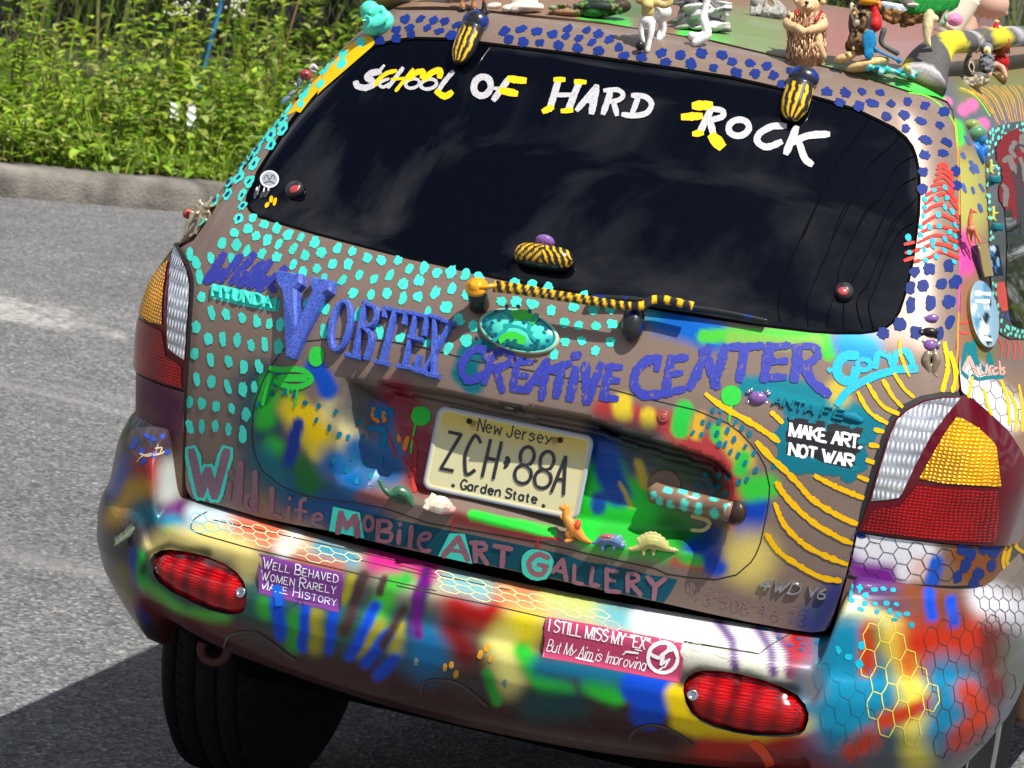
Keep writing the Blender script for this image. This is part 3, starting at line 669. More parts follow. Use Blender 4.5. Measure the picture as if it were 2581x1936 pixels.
GLASS = cP('624,494 651,431 712,334 773,252 854,175 900,140 950,113 1000,101 1044,96 1138,98 1288,117 1451,136 1614,159 1695,171 1844,195 1982,226 2088,254 2160,277 2210,301 2252,322 2283,347 2300,370 2309,395 2316,430 2318,468 2316,541 2303,642 2287,724 2267,785 2250,812 2230,828 2200,836 2169,840 2110,840 2047,836 1925,821 1800,803 1681,785 1600,768 1466,740 1242,699 1100,665 1032,651 900,617 788,587 700,561 650,545 630,530 622,512')
LAMP_R = cP('2418,1001 2375,1001 2326,1010 2282,1033 2255,1058 2239,1096 2222,1150 2206,1205 2184,1281 2163,1338 2239,1350 2375,1366 2483,1374 2538,1374 2562,1362 2577,1335 2588,1270 2586,1210 2580,1161 2570,1139 2538,1090 2497,1050 2456,1014 2429,999')
def uv(surf, px, step=10): return surf.hit(dens(px, step))
def uvo(surf, px, step=10): return surf.hit(dens(px, step, closed=False))
mir = lambda A: np.array([(-u, v) for u, v in A[::-1]])

REC = cP('870,949 1000,962 1130,982 1260,1012 1380,1030 1468,1044 1570,1085 1692,1120 1773,1144 1814,1162 1842,1193 1854,1228 1853,1290 1842,1340 1820,1380 1780,1402 1712,1400 1582,1389 1427,1368 1280,1328 1134,1291 1000,1266 953,1254 892,1238 851,1225 838,1200 838,1150 846,1100 856,1022 862,973')
OVAL = cP('776,860 840,854 910,854 990,863 1073,878 1200,911 1385,943 1520,976 1629,1005 1751,1033 1832,1066 1865,1090 1893,1120 1915,1150 1929,1177 1940,1226 1938,1260 1933,1291 1917,1368 1905,1398 1893,1417 1856,1449 1803,1461 1740,1456 1681,1447 1651,1433 1500,1400 1366,1368 1220,1342 1081,1319 973,1282 890,1266 810,1258 755,1245 709,1225 685,1207 660,1185 648,1160 639,1128 636,1100 637,1071 638,1040 643,1014 655,980 668,949 688,916 707,891 727,872 750,864')
# the number plate recess is pressed into the tailgate
rec_uv = uv(BODY, REC, 12)
def recess(U, V):
    P = np.stack([np.ravel(U), np.ravel(V)], 1); d = np.zeros(len(P))
    lo, hi = rec_uv.min(0)-.01, rec_uv.max(0)+.01
    m_ = (P > lo).all(1) & (P < hi).all(1)
    Q = P[m_]
    if len(Q):
        ins = inside(Q, rec_uv); dd = seg_dist(Q, rec_uv)
        wall = np.where(Q[:, 1] > np.interp(Q[:, 0], *TOPV)-.03, .014, .040)
        wall = np.where(Q[:, 0] < rec_uv[:, 0].min()+.07, .055, wall)
        d[m_] = np.where(ins, (.046+.024*sstep(VZ(.90), VZ(1.03), Q[:, 1]))*sstep(0, 1, dd/wall), 0)
    return d.reshape(np.shape(U))
_o = np.argsort(rec_uv[:, 0]); _t = rec_uv[_o]; _bins = np.linspace(rec_uv[:, 0].min(), rec_uv[:, 0].max(), 24)
TOPV = (_bins, np.array([max([v for u, v in rec_uv if abs(u-b) < .035] or [VZ(1.0)]) for b in _bins]))
BODY = Loft(BODY_ROWS, smooth=.022, disp=recess, nU=.008, nV=.008)
# ------------------------------------------------------------------ paint: air-brushed colours, laid on as soft strokes, some with shade mixed in
def alb(r, g, b, k=1.25): return srgb(r, g, b)/k
BROWN = alb(141, 111, 90)
def AB(surfcol, P2, strokes, spread=1.0):
    """lay soft strokes over vertex colours; P2: photograph position of every vertex"""
    for f, col, r, soft, a, txt in strokes:
        soft = min(.95, soft*spread)
        r = r*(1.12 if spread > 1 else 1.08)
        pts = np.array(f(txt)); r = r*K4
        lo, hi = pts.min(0)-r*(1+soft), pts.max(0)+r*(1+soft)
        m_ = np.nonzero((P2 > lo).all(1) & (P2 < hi).all(1))[0]
        if not len(m_): continue
        d = seg_dist(P2[m_], pts, closed=False) if len(pts) > 1 else np.linalg.norm(P2[m_]-pts[0], axis=1)
        w_ = a*(1-sstep(r*(1-soft), r*(1+soft), d))
        surfcol[m_] = surfcol[m_]*(1-w_[:, None])+np.array(col)*w_[:, None]
def parse(block, default, deep=1.0):
    out = []
    for ln in block.strip().split('\n'):
        q = ln.split(None, 3); f = globals()['c'+q[0]]; c = [float(x) for x in q[1].split(',')]; p = [float(x) for x in q[2].split(',')]
        out.append((f, srgb(*c[:3])**deep/(c[3] if len(c) > 3 else default), p[0], p[1], p[2] if len(p) > 2 else 1.0, q[3]))
    return out
TG_AIR = parse('''
G 22,78,95 120,.8,.95 1150,150 1180,600 1350,800 1700,930
G 20,95,110 90,.9,.6 1030,200 1060,520 1120,760
G 25,90,150 90,.8,.9 1330,850 1600,960 1800,1000
G 55,190,60 62,.6 1180,170 1150,390
G 60,200,60 55,.8 1200,560
G 30,120,45 75,.7,.9 1400,680 1420,780
G 95,170,60 50,.7,.8 1250,230 1350,250
G 225,205,45 85,.5 1330,320 1480,520
G 250,215,10 62,.25 1370,370 1480,380 1480,460
G 235,215,70 50,.7 1480,590 1600,560
G 235,225,165 75,.7,.9 1570,330 1680,450
G 0,95,210 55,.4 1460,60 1510,130 1540,200
G 12,62,155 36,.35 1350,410 1330,520 1305,650
G 15,110,175 90,.8 1580,650 1700,760
G 20,125,180 100,.8,.9 1760,600 1900,680
G 75,80,78 75,.8,.8 1720,200 1850,300
G 170,60,78 95,.6 1960,230 2080,420 2100,560
G 170,55,65 60,.6 2080,600 2130,790
G 25,110,175 62,.4,.9 1850,340 1900,390
G 20,110,170 60,.6,.8 1900,500 1960,600
G 150,85,75 40,.6,.7 1750,860 1900,880
H 26,90,170 95,.5 1260,540 1380,640
H 70,85,88 115,.8,.9 1480,600 1900,680
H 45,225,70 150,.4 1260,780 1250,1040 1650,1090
H 45,225,70 90,.5 1500,850 1560,1000
H 26,90,180 78,.35 1270,560 1330,760 1370,850
H 26,90,180 45,.35 1260,880 1250,930
H 215,190,70 26,.5 1500,660 1540,790
H 215,190,70 12,.5 1380,780 1450,920
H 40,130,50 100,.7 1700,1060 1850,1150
H 70,150,60 60,.7,.7 1700,650 1780,720
H 15,75,180 62,.6 1850,1190 1980,1290
H 190,72,74 70,.45 1290,330 1680,420 1960,600 2090,800
H 240,215,60 52,.35 1395,280 1400,350
H 240,215,60 46,.35 1560,360 1555,410
H 60,215,85 52,.25 1780,320 1755,450
H 235,190,60 36,.4 1880,370 1850,480
H 235,190,70 62,.5 2060,480 2150,640
H 60,215,85 42,.4 2150,620 2130,700
H 60,215,85 32,.4 1985,450 1980,500
H 205,85,85 52,.5 2100,900 2110,1030
H 12,82,200 66,.4 2180,960 2165,1060
I 12,82,200 62,.4 570,920 490,1110
I 238,218,125 140,.75 520,1230 510,1250
I 70,215,75 70,.5 520,820 620,800
I 20,90,200 42,.6 240,1250 330,1310
I 205,90,80 26,.6,.8 50,1270 200,1300
I 70,210,75 34,.6,.9 110,1250 190,1260
H 155,62,62 42,.7,.9 380,1000 850,1110
H 58,225,75 30,.3 465,975 960,1090
E 0,110,200 92,.5 1390,740 1600,800 1720,850
E 60,180,170 60,.8,.6 1300,690 1330,700
F 90,205,75 40,.25 230,850 700,850 960,840 1000,960
F 150,190,90 40,.5,.7 400,870 700,900 930,890
F 28,155,215 92,.5 1130,900 1230,940
F 15,140,155 62,.3 500,1160 760,1170 960,1250 1150,1330 1280,1400
F 15,150,165 40,.3 640,1210 1100,1360
G 150,60,70 60,.7,.9 2000,350 2130,700
G 25,100,160 60,.7,.9 1720,560 1850,650 1950,700
G 60,75,90 70,.8,.8 1650,330 1800,420
H 150,58,70 60,.7,.9 60,300 160,560 110,760
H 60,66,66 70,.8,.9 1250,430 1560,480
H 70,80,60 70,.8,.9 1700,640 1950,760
H 60,190,70 70,.6,.9 1300,1100 1650,1140
H 25,70,165 60,.6,.8 1950,1100 1960,1220
G 30,120,140 70,.8,.8 1150,620 1230,760
F 225,200,70 60,.6,.9 1060,1180 1070,1230
I 15,130,150 40,.3 760,330 1200,400 1310,430
E 10,115,128 72,.2 290,940 200,970 170,1080 220,1140
J 40,85,150 60,.8,.7 1600,-60 1700,-20
L 20,60,150 70,.8,.8 1040,370 960,520 900,600
L 60,90,130 60,.8,.5 820,560 900,480
''', 1.25, 1.12)  # greys and slates at the top of the recess carry its shade
SHELL_AIR = parse('''
C 90,100,115 150,.7 1750,640 1900,700 2100,640
C 120,125,60 110,.7,.8 1900,560 2212,520
C 70,215,80 40,.4 1450,520 1620,590 1700,640
C 70,215,80 45,.4 1790,790 1800,860
C 80,190,110 60,.8,.6 1000,440 1400,520
C 70,220,90 60,.6 120,240 340,270
C 120,150,95 140,.8,.8 400,200 640,220 560,290
C 170,110,110 130,.8,.6 900,200 1500,260
C 150,120,120 100,.8,.6 1300,330 1560,400
B 70,215,80 40,.6,.9 1660,90 1900,150
B 60,120,70 60,.8,.7 1750,70 2000,60
C 235,110,170 36,.3 1840,680
C 235,110,170 36,.3 1890,650
C 235,110,170 36,.3 1960,770
C 235,110,170 26,.3 1740,630
C 175,170,85 130,.8 1850,1100 1880,1300
C 170,165,90 90,.8,.8 2020,1150 2040,1250
F 215,70,160 60,.6,.9 1840,260 1850,420
F 150,100,80 90,.8,.8 1860,600 1850,850
F 110,110,55 70,.8,.8 1930,930 1990,960
F 235,238,242 95,.6 1880,1130 2010,1250 2120,1330
F 110,100,95 90,.8,.7 2120,960 2200,1000
I 130,30,150 100,.6 1180,1220 1260,1310 1380,1340
I 240,240,245 110,.4 1250,1150 1480,1180 1560,1230
I 240,240,245 60,.5 1480,1330 1560,1290
I 235,190,170 50,.8,.8 1580,1290 1560,1340
I 20,95,210 42,.4 1670,1270 1640,1400
I 140,80,35 90,.5 1850,1230 1900,1330 2010,1280
I 50,60,50 70,.6,.8 2150,1230 2200,1330
I 50,170,70 45,.6 2170,1310 2212,1330
D 100,45,75 100,.6 200,1180 330,1300 300,1420
D 85,40,60 70,.7,.8 130,1300 140,1400
''', 1.25)
BU_AIR = parse('''
G 88,84,84 200,.8 300,600 250,1000 350,1300
J 70,95,90 230,.8 500,300 1100,520 2200,760
J 78,40,38 150,.8 600,700 1300,860 2200,1040
K 90,75,72 170,.8 0,760 700,900 1700,1150
K 200,190,165 90,.8 0,300 800,470 1700,700
G 225,195,160 60,.8 900,1040 1700,1230
L 60,110,125 330,.8 1100,1000 1500,1100 1900,1000
L 130,90,80 130,.8 1300,450 1900,520
L 150,60,40 150,.8 200,1400 1000,1420
G 92,78,84 150,.8 300,500 500,560
G 20,80,170 42,.4 290,650 215,850
G 165,60,55 75,.6 400,690 470,740
G 205,165,45 66,.5 350,820 270,960 235,1010
G 205,212,206 62,.6 575,700 560,830
G 120,40,130 50,.7 620,930 560,970
G 80,40,120 45,.8 450,1090 480,1130
G 80,68,66 80,.7 310,1050 260,1140
G 25,115,135 56,.8 380,950 460,1000
G 25,160,195 52,.5 570,1030 720,1090
G 215,232,240 52,.6 720,970 900,1000 1010,1035
G 60,190,80 42,.7 560,1100
G 242,226,150 76,.5 510,1160 800,1110 1000,1190 1060,1290
J 40,180,80 46,.5 370,180 385,330
J 105,220,90 42,.6 420,380 650,530 900,560
J 45,80,165 26,.5 330,130 320,330 420,560
J 130,118,60 42,.7 260,250 310,420
J 120,35,32 58,.6 400,430 560,560 900,640 1150,600 1240,650
J 45,60,70 45,.7,.8 450,620 430,640
J 85,32,34 75,.7 600,660 1000,740 1600,860 2150,960
K 75,30,32 80,.7 0,1030 700,1150 1300,1230 1700,1300
J 60,110,105 150,.7 1150,470 2250,700
J 70,180,70 40,.6 1140,460 1150,510
J 70,180,70 46,.6 1330,560 1330,710
J 85,200,70 50,.6 1940,300 1800,650
J 180,175,60 42,.7 1460,520 1460,720
J 180,175,60 30,.7 1690,300 1640,420
J 180,175,60 42,.7 1850,600 1750,750
J 180,175,60 36,.7 1990,600 1960,750
J 12,95,220 36,.4 1215,370 1250,650
J 12,95,220 28,.4 1400,460 1380,730
J 12,95,220 26,.4 1575,500 1550,750
J 12,95,220 32,.4 1835,480 1680,780
J 12,95,220 32,.4 1910,650 1770,830
J 12,95,220 34,.5 1950,800 1850,900
J 90,70,68 30,.35 1765,280 1720,400 1640,630
J 90,70,68 22,.35 1885,300 1860,390
J 90,70,68 22,.35 2010,480 1880,720
J 75,50,115 40,.4 2140,320 2060,630
K 30,125,175 110,.6 210,700 180,800
K 190,35,22 110,.5 400,480 560,500
K 130,28,28 70,.6 350,620 480,850
K 245,228,50 112,.5 790,590 730,660
K 235,230,145 80,.7 650,700 700,930
K 60,205,70 55,.4 780,750 900,950 1040,1000
K 60,205,70 55,.4 1200,960 1350,1030
K 60,190,70 30,.4 560,890 620,1060
K 20,120,150 60,.6 900,850 1250,880 1400,920
K 40,95,98 80,.8 850,1090 1100,1080
K 60,75,75 60,.8,.7 480,860 500,980
K 0,95,215 105,.15 1500,970 1600,990 1560,1120
L 250,222,12 56,.35 50,1010 90,1190 300,1270 700,1300 890,1210
L 205,45,16 62,.5 250,1350 600,1370 920,1310
L 150,25,15 60,.7 500,1440 900,1420
G 232,125,95 62,.7 1000,1040 1250,1110
G 246,240,240 50,.6 1330,1110 1270,1180
G 85,175,198 52,.7 1500,1190 1680,1245
G 205,120,100 40,.7,.8 1350,1250 1600,1300
G 225,65,158 62,.6 1850,1250 2180,1290
K 225,65,158 52,.6 0,190 190,260
K 120,35,140 28,.4 190,250 130,420 130,650
K 75,195,85 46,.6 30,330 60,300
K 150,205,210 62,.7 340,310 520,370
K 245,160,110 66,.7 700,390 900,430
K 215,225,140 62,.7 950,420 1250,480
K 135,200,208 62,.7 1300,510 1500,580
K 246,246,246 84,.5 1550,560 2200,690
L 244,244,244 84,.5 0,600 700,720
L 240,240,222 62,.5 140,770 720,860
L 125,92,155 26,.35 320,570 400,680 425,850
L 125,92,155 24,.35 560,590 640,750 660,880
L 125,92,155 24,.35 680,640 750,760 760,900
L 200,26,32 78,.35 820,680 850,800
L 150,60,75 46,.8 790,880 850,890
L 110,50,140 66,.7 1150,320 1500,380
L 95,72,105 82,.8 1230,450 1400,460
L 244,232,150 56,.5 1050,480 1160,500 1400,600 1480,760
L 18,160,195 165,.6 1110,700 1060,1000 1060,1220 1250,1000
L 215,80,22 46,.5 1250,610 1240,850
L 120,120,50 46,.8,.7 1300,640 1340,700
L 246,232,100 84,.6 1430,680 1520,900 1550,1100 1560,1420
L 215,80,25 44,.5 1340,1190 1610,1080
L 215,80,25 60,.7 1250,1300 1150,1370
L 240,150,60 40,.7 1480,830 1500,870
L 215,65,20 125,.6 1560,700 1900,650
L 215,75,25 62,.6 1640,850 1700,800
L 20,155,195 105,.6 1720,900 1790,1000 1700,1260
L 215,75,25 62,.6 1860,1000 1960,1150 1800,1310
L 130,22,20 62,.7 2010,640 2010,850 2040,1000
L 240,240,245 84,.6 1970,430 2212,520
L 140,82,38 82,.7 1520,380 1780,520
L 10,95,215 30,.4 1620,380 1640,540
L 10,95,215 32,.4 1760,440 1775,570
L 135,135,142 60,.7 880,900 910,1010
L 60,75,140 40,.7 2130,1150 1990,1400
L 90,90,60 70,.7,.7 2100,760 2150,900
L 30,30,30 24,.5,.8 90,940 200,870 500,890 800,990
G 35,32,30 20,.5,.8 400,1330 430,1210 560,1170 800,1210
''', 1.28, 1.22)  # dark reds low on the bumper carry its shade in the colour
# ------------------------------------------------------------------ car materials
def paint_mat(name, rough, metal, coat, grain=0.07):
    m = mat(name, rough=rough, metal=metal, coat=coat, vcol=True, spec=.22, noise=(260, 1-grain, 1+grain))
    return m
PAINT = paint_mat('body_paint', .36, .16, .28); ACR = mat('brush_paint', rough=.6, coat=.0, spec=.2, vcol=True, noise=(420, .86, 1.1), bump=(500, .25, .0006))
GLIT = mat('glitter_paint', rough=.4, coat=.05, spec=.25, vcol=True, noise=(800, .55, 1.6), bump=(900, .6, .001), worn=(95, .585, (.17, .125, .11)))
SPK = mat('silver_glitter', rough=.35, coat=.2, vcol=True, noise=(420, .62, 1.45), bump=(500, .6, .001))
BRU = mat('dabbed_paint', rough=.55, spec=.2, vcol=True, noise=(420, .86, 1.1), bump=(500, .25, .0006), worn=(130, .625, (.15, .17, .14)))
GLASSM = mat('tinted_glass', (.0015, .002, .004), .012, coat=0.0, spec=.5)
RUB = mat('black_rubber', (.012, .012, .013), .45); DARK = mat('dark_gap', (.004, .004, .004), .8, spec=0.0); BLK = mat('black_plastic', (.018, .018, .02), .28, vcol=False)
VPL = mat('painted_plastic', rough=.28, coat=.3, vcol=True); CHR = mat('chrome', (.62, .63, .65), .14, 1.0)
VMAT = mat('painted_resin', rough=.55, spec=.25, vcol=True, noise=(180, .75, 1.15)); VGLOSS = mat('glossy_toy', rough=.32, vcol=True, coat=.08, spec=.35)
GEM = mat('purple_gem', (.34, .16, .55), .08, trans=.45, coat=.6, bump=(160, .5, .003)); PEARL = mat('clear_resin', (.36, .30, .20), .12, .35, coat=.8, bump=(90, .3, .003))
def lens_mat(name, col, metal, sx, sz, strength, rough=.2, glow=1.0):
    """a moulded lens: crossing flutes behind a clear smooth cover"""
    m = mat(name, col, rough, metal, coat=1.0 if metal > .5 else .4, spec=.3); t = m.node_tree; b = t.nodes['Principled BSDF']; b.inputs['Coat Roughness'].default_value = .02
    g = t.nodes.new('ShaderNodeTexCoord'); hs = []
    for ax, sc in (('X', sx), ('Z', sz)):
        if not sc: continue
        w_ = t.nodes.new('ShaderNodeTexWave'); w_.bands_direction = ax; w_.inputs['Scale'].default_value = sc; w_.inputs['Distortion'].default_value = 2.5; w_.inputs['Detail'].default_value = 1; t.links.new(g.outputs['Object'], w_.inputs['Vector']); hs.append(w_.outputs['Fac'])
    if len(hs) == 2:
        a = t.nodes.new('ShaderNodeMath'); a.operation = 'MULTIPLY'; t.links.new(hs[0], a.inputs[0]); t.links.new(hs[1], a.inputs[1]); h = a.outputs[0]
    else: h = hs[0]
    q = t.nodes.new('ShaderNodeBump'); q.inputs['Strength'].default_value = strength; q.inputs['Distance'].default_value = .003; t.links.new(h, q.inputs['Height']); t.links.new(q.outputs[0], b.inputs['Normal'])
    n = t.nodes.new('ShaderNodeTexNoise'); n.inputs['Scale'].default_value = 14; n.inputs['Detail'].default_value = 3; t.links.new(g.outputs['Object'], n.inputs['Vector'])
    ad = t.nodes.new('ShaderNodeMath'); ad.operation = 'ADD'; t.links.new(h, ad.inputs[0]); t.links.new(n.outputs['Fac'], ad.inputs[1])
    r = t.nodes.new('ShaderNodeMapRange'); r.inputs['From Min'].default_value = .4; r.inputs['From Max'].default_value = 1.3; r.inputs['To Min'].default_value = .38; r.inputs['To Max'].default_value = 1.7
    k = t.nodes.new('ShaderNodeMixRGB'); k.blend_type = 'MULTIPLY'; k.inputs[0].default_value = 1; k.inputs[1].default_value = (*col, 1)
    t.links.new(ad.outputs[0], r.inputs['Value']); t.links.new(r.outputs[0], k.inputs[2]); t.links.new(k.outputs[0], b.inputs['Base Color'])
    return m
L_RED = lens_mat('red_lens', (.30, .0015, .003), .25, 46, 54, .5); L_AMB = lens_mat('amber_lens', (.98, .40, .002), .3, 40, 48, .7); L_CLR = lens_mat('clear_lens', (.80, .82, .85), .7, 40, 14, .8, .14); L_DRED = mat('dark_red_lens', (.085, .001, .006), .12, coat=.3, spec=.3)
L_FOG = lens_mat('fog_lens', (.34, .002, .003), .05, 8, 60, .02, .10)
PM = [PAINT, ACR, GLIT, RUB, BLK, BRU]
TEAL = alb(78, 236, 214, 1.25); BLUE = alb(17, 48, 132, 1.4); YEL = alb(255, 198, 12, 1.25); WHT = (.78, .78, .78); NAVY = alb(18, 52, 122, 1.2); CYAN = alb(20, 190, 215, 1.25); TDK = alb(10, 120, 145, 1.2); REDS = alb(205, 58, 50, 1.2)
VIOL = alb(74, 74, 168, 1.25); MAUVE = alb(150, 104, 118, 1.1); SEAMC = (.006, .006, .006)
car = empty('painted_car', (0, .9, 0), 'brown off-road car covered in spots, stripes, lettering and airbrushed colour, parked on the asphalt', 'car')
# ------------------------------------------------------------------ tailgate
right = uvo(BODY, TG_RIGHT+TG_LINE); seam = uvo(BODY, SEAM); seam = seam[seam[:, 0] > .02]; left = uvo(BODY, TG_LEFT)
bot = uvo(BODY, TG_BOTTOM); lline = mir(uvo(BODY, TG_LINE)); lline = lline[lline[:, 1] > left[0][1]+.004]
TG = np.concatenate([bot, right, seam, mir(seam), lline, left])
glass_uv = uv(BODY, GLASS)
_rc = rec_uv if 0.5*np.sum(rec_uv[:, 0]*np.roll(rec_uv[:, 1], -1)-np.roll(rec_uv[:, 0], -1)*rec_uv[:, 1]) > 0 else rec_uv[::-1]
_rc = dens(_rc, .004); REC_RINGS = np.concatenate([inset(_rc, d)[::1] for d in (.0005, .003, .0055, .008, .011, .0145)])
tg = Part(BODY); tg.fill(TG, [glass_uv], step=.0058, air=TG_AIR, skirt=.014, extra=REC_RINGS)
def ribbon(part, P, w_, col=SEAMC, m=3, closed=True):
    P = dens(P, 8, closed=closed); P = np.concatenate([P, P[:1]]) if closed else P
    part.stroke(P, w_, col, m, rag=0, step=8, cap=0)
ribbon(tg, OVAL, 3.2)
tg.poly(cP('916,1291 1000,1310 1100,1331 1191,1348 1300,1371 1407,1394 1560,1429 1708,1461 1690,1495 1673,1519 1540,1489 1407,1461 1300,1438 1191,1415 1100,1399 973,1371 900,1355 831,1337 839,1274'), alb(14, 78, 96, 1.1), 1)
YELP = cA('2212,262 2120,290 2040,350 1960,420 1890,490 1830,570 1770,650 1735,690 1790,712 1835,690 1862,700 1930,610 2000,530 2090,430 2212,345')+cB('50,560 110,500 180,440 260,370 330,310 372,268 330,225 270,232 180,290 90,330 0,400')
tg.poly(cA('2212,262 2120,290 2040,350 1960,420 1890,490 1830,570 1770,650 1735,690 1790,712 1835,690 1862,700 1930,610 2000,530 2090,430 2212,345'), YEL, 1)
tg.poly(cB('0,400 90,330 180,290 270,232 330,225 365,262 330,300 260,360 180,430 110,490 30,560 0,590'), YEL, 1)
# spots
tg.spots(cD, '''800,190 830,120 900,160 980,190 1050,225 1130,240 1215,275 1355,310 1445,330 1540,370 1625,385 1730,385 1800,440 1890,430 1970,465 2060,455 2150,470
715,215 850,235 920,260 990,285 1080,315 1155,355 1255,335 1325,410 1420,410 1490,475 1580,500 1680,475 1760,530 1860,510 1960,585 2060,560 640,280 730,290 795,325 885,345 980,365 1080,410 1225,435 1140,465 1385,510 1270,500 1450,585 1560,600 1660,590 1760,620 1855,610
1170,645 1280,690 1485,720 1745,865 1915,700 2025,675 2100,750 2200,800 2150,890 2040,930 1910,900''', TEAL, 52, 70, 25, .2, 5)
tg.spots(cD, '''440,345 570,370 480,400 700,375 500,485 515,610 575,710 665,720 765,740 855,765 935,775 1000,780 1620,830 1270,820 480,800 555,870 645,870 735,880 820,910 905,905 990,920 470,960 570,1000 680,1010 775,1045 870,1040 485,1120 575,1140 675,1165 770,1185 840,1170 440,1260 515,1270 605,1290 700,1300 790,1340 440,1415 515,1415 600,1410 680,1430 770,1440''', TEAL, 46, 82, -6, .17, 5)
tg.spots(cE, '''90,460 180,475 265,490 485,520 590,540 690,560 100,560 190,590 915,600 60,675 405,640 495,645 595,655 850,670 975,690 1080,680 710,695 140,760 230,790 185,880 75,930 790,770 880,790 990,790 1090,780 800,890 900,885 985,945 730,965 1080,890''', TEAL, 62, 66, 15, .2, 5)
tg.spots(cG, '''1015,490''', TEAL, 45, 100, 0, .12, 5)
FL = '1750,740 1755,800 1680,835 1615,840 1590,925 1680,900 1530,945 1490,1020 1575,1015 1480,1100 1545,1125 1415,1130 1500,1210 1410,1205 1330,1240 1505,1275 1480,1355 1235,1370 1690,752'
tg.spots(cA, FL, TEAL, 48, 84, 35, .2, 1, k=K4); tg.spots(cA, FL, NAVY, 18, 36, 35, .2, 1)
tg.spots(cA, '2130,335 2110,395 2010,435 1985,520 1900,520 1885,580 1865,645 1785,670 2040,380', TEAL, 40, 66, 38, .16, 5)
tg.spots(cB, '270,265 160,335 155,395 40,440 20,520', TEAL, 52, 62, 40, .16, 5)
tg.spots(cB, '''545,120 490,185 575,172 680,175 755,195 830,215 790,135 870,155 640,118 720,128 1160,195 1265,180 1360,195 1455,215 1540,225 1620,240 1700,265 1740,212 1870,295 2010,355 1810,245 2130,330 1550,180 1670,190''', BLUE, 66, 44, -25, .22, 1)
tg.spots(cB, '385,252 490,236 585,215 830,222 1185,245 1275,262 1380,266 1495,282 1610,300 1740,318 1900,345 2010,358 2160,388', BLUE, 62, 52, 5, .2, 1)
tg.spots(cC, '''85,345 215,330 340,340 405,385 515,395 545,455 660,470 620,410 770,440 990,570 1105,575 1210,570 1320,575 1275,640 1390,645 1490,630 1600,655 1715,690 1470,715 1570,750 1690,775 1600,865 1730,880 1595,960 1710,950''', BLUE, 66, 50, 20, .22, 1)
tg.spots(cC, '150,398 290,422 430,452 710,522 1070,635 1190,657 1360,722 1480,800 1585,1065 1790,1060 1580,1170 1790,1150', BLUE, 60, 58, 20, .2, 1)
tg.spots(cF, '1625,435 1745,415 1535,455 1585,545 1700,530 1785,520 1510,555 1630,650 1745,640 1510,660 1750,765 1545,830 1690,840 1440,780 1340,835', BLUE, 66, 82, 10, .18, 1)
# drops
DROP = '285,330 335,330 222,405 262,420 325,400 215,480 160,470 310,475 375,455 425,405 465,440 510,475 415,510 325,540 360,540 485,555 440,610 395,585 485,655 540,595 550,700 495,760 445,775 375,745 240,730 325,735 195,795 270,795 325,805 365,850 275,855'
tg.spots(cI, DROP, TDK, 28, 44, 20, .16, 1)
tg.spots(cG, '1230,95 1265,120 1320,130 1370,130 1215,170 1275,215 1195,225 1335,235 1110,295 1180,150 1400,285 1485,305 1590,340 1470,390 1550,440 1610,480 1665,495 1755,495 1730,405 1690,620 1575,640 1655,700 1760,660 1805,740 1870,640 1720,770', TDK, 26, 42, 15, .18, 1)
GRN = alb(55, 220, 75, 1.25)
tg.marks('''G 34 s 1190,70 1260,80 1330,75 1400,90 1440,140 1380,180 1290,180 1220,150
G 46 l 1250,130 1400,130
G 16 l 1300,180 1296,230
G 16 l 1325,180 1322,205
G 14 l 1358,180 1345,260 1336,310
G 26 l 1190,110 1160,220 1140,290
H 12 l 120,410 100,500 88,595
I 16 l 400,290 392,350 385,400''', GRN, 1, rag=.05)
for f, x, y, r in ((cH, 152, 365, 60), (cI, 398, 240, 62), (cD, 1225, 980, 46)):
    q = f('%f,%f' % (x, y))[0]; tg.spot(*q, 2*r*K4, 2*r*K4*(1.35 if f is cD else 1), .15, GRN, .03, 1, 20)
tg.marks('''G 26 s 1820,320 1815,370 1850,400
G 30 l 1885,345 1890,395
G 26 l 1980,490 1985,520
G 30 l 2035,500 2015,570''', alb(222, 135, 40, 1.1), 1)
tg.marks('''G 34 s 1790,440 1890,460 1880,550
G 60 l 1840,350 1930,340''', alb(25, 115, 165, 1.1), 1)
tg.marks('''G 14 l 1920,480 1960,620
G 14 l 2040,440 2090,560 2080,700
G 12 l 2000,620 2045,690
G 30 l 2060,720 2080,830
H 14 l 350,1010 345,1075
H 14 s 1010,1130 900,1120 875,1150 880,1200''', alb(180, 52, 50, 1.1), 1)
tg.marks('H 26 s 1830,985 1920,1010 1940,1040 1900,1075 1830,1075', alb(240, 225, 150, 1.2), 1)
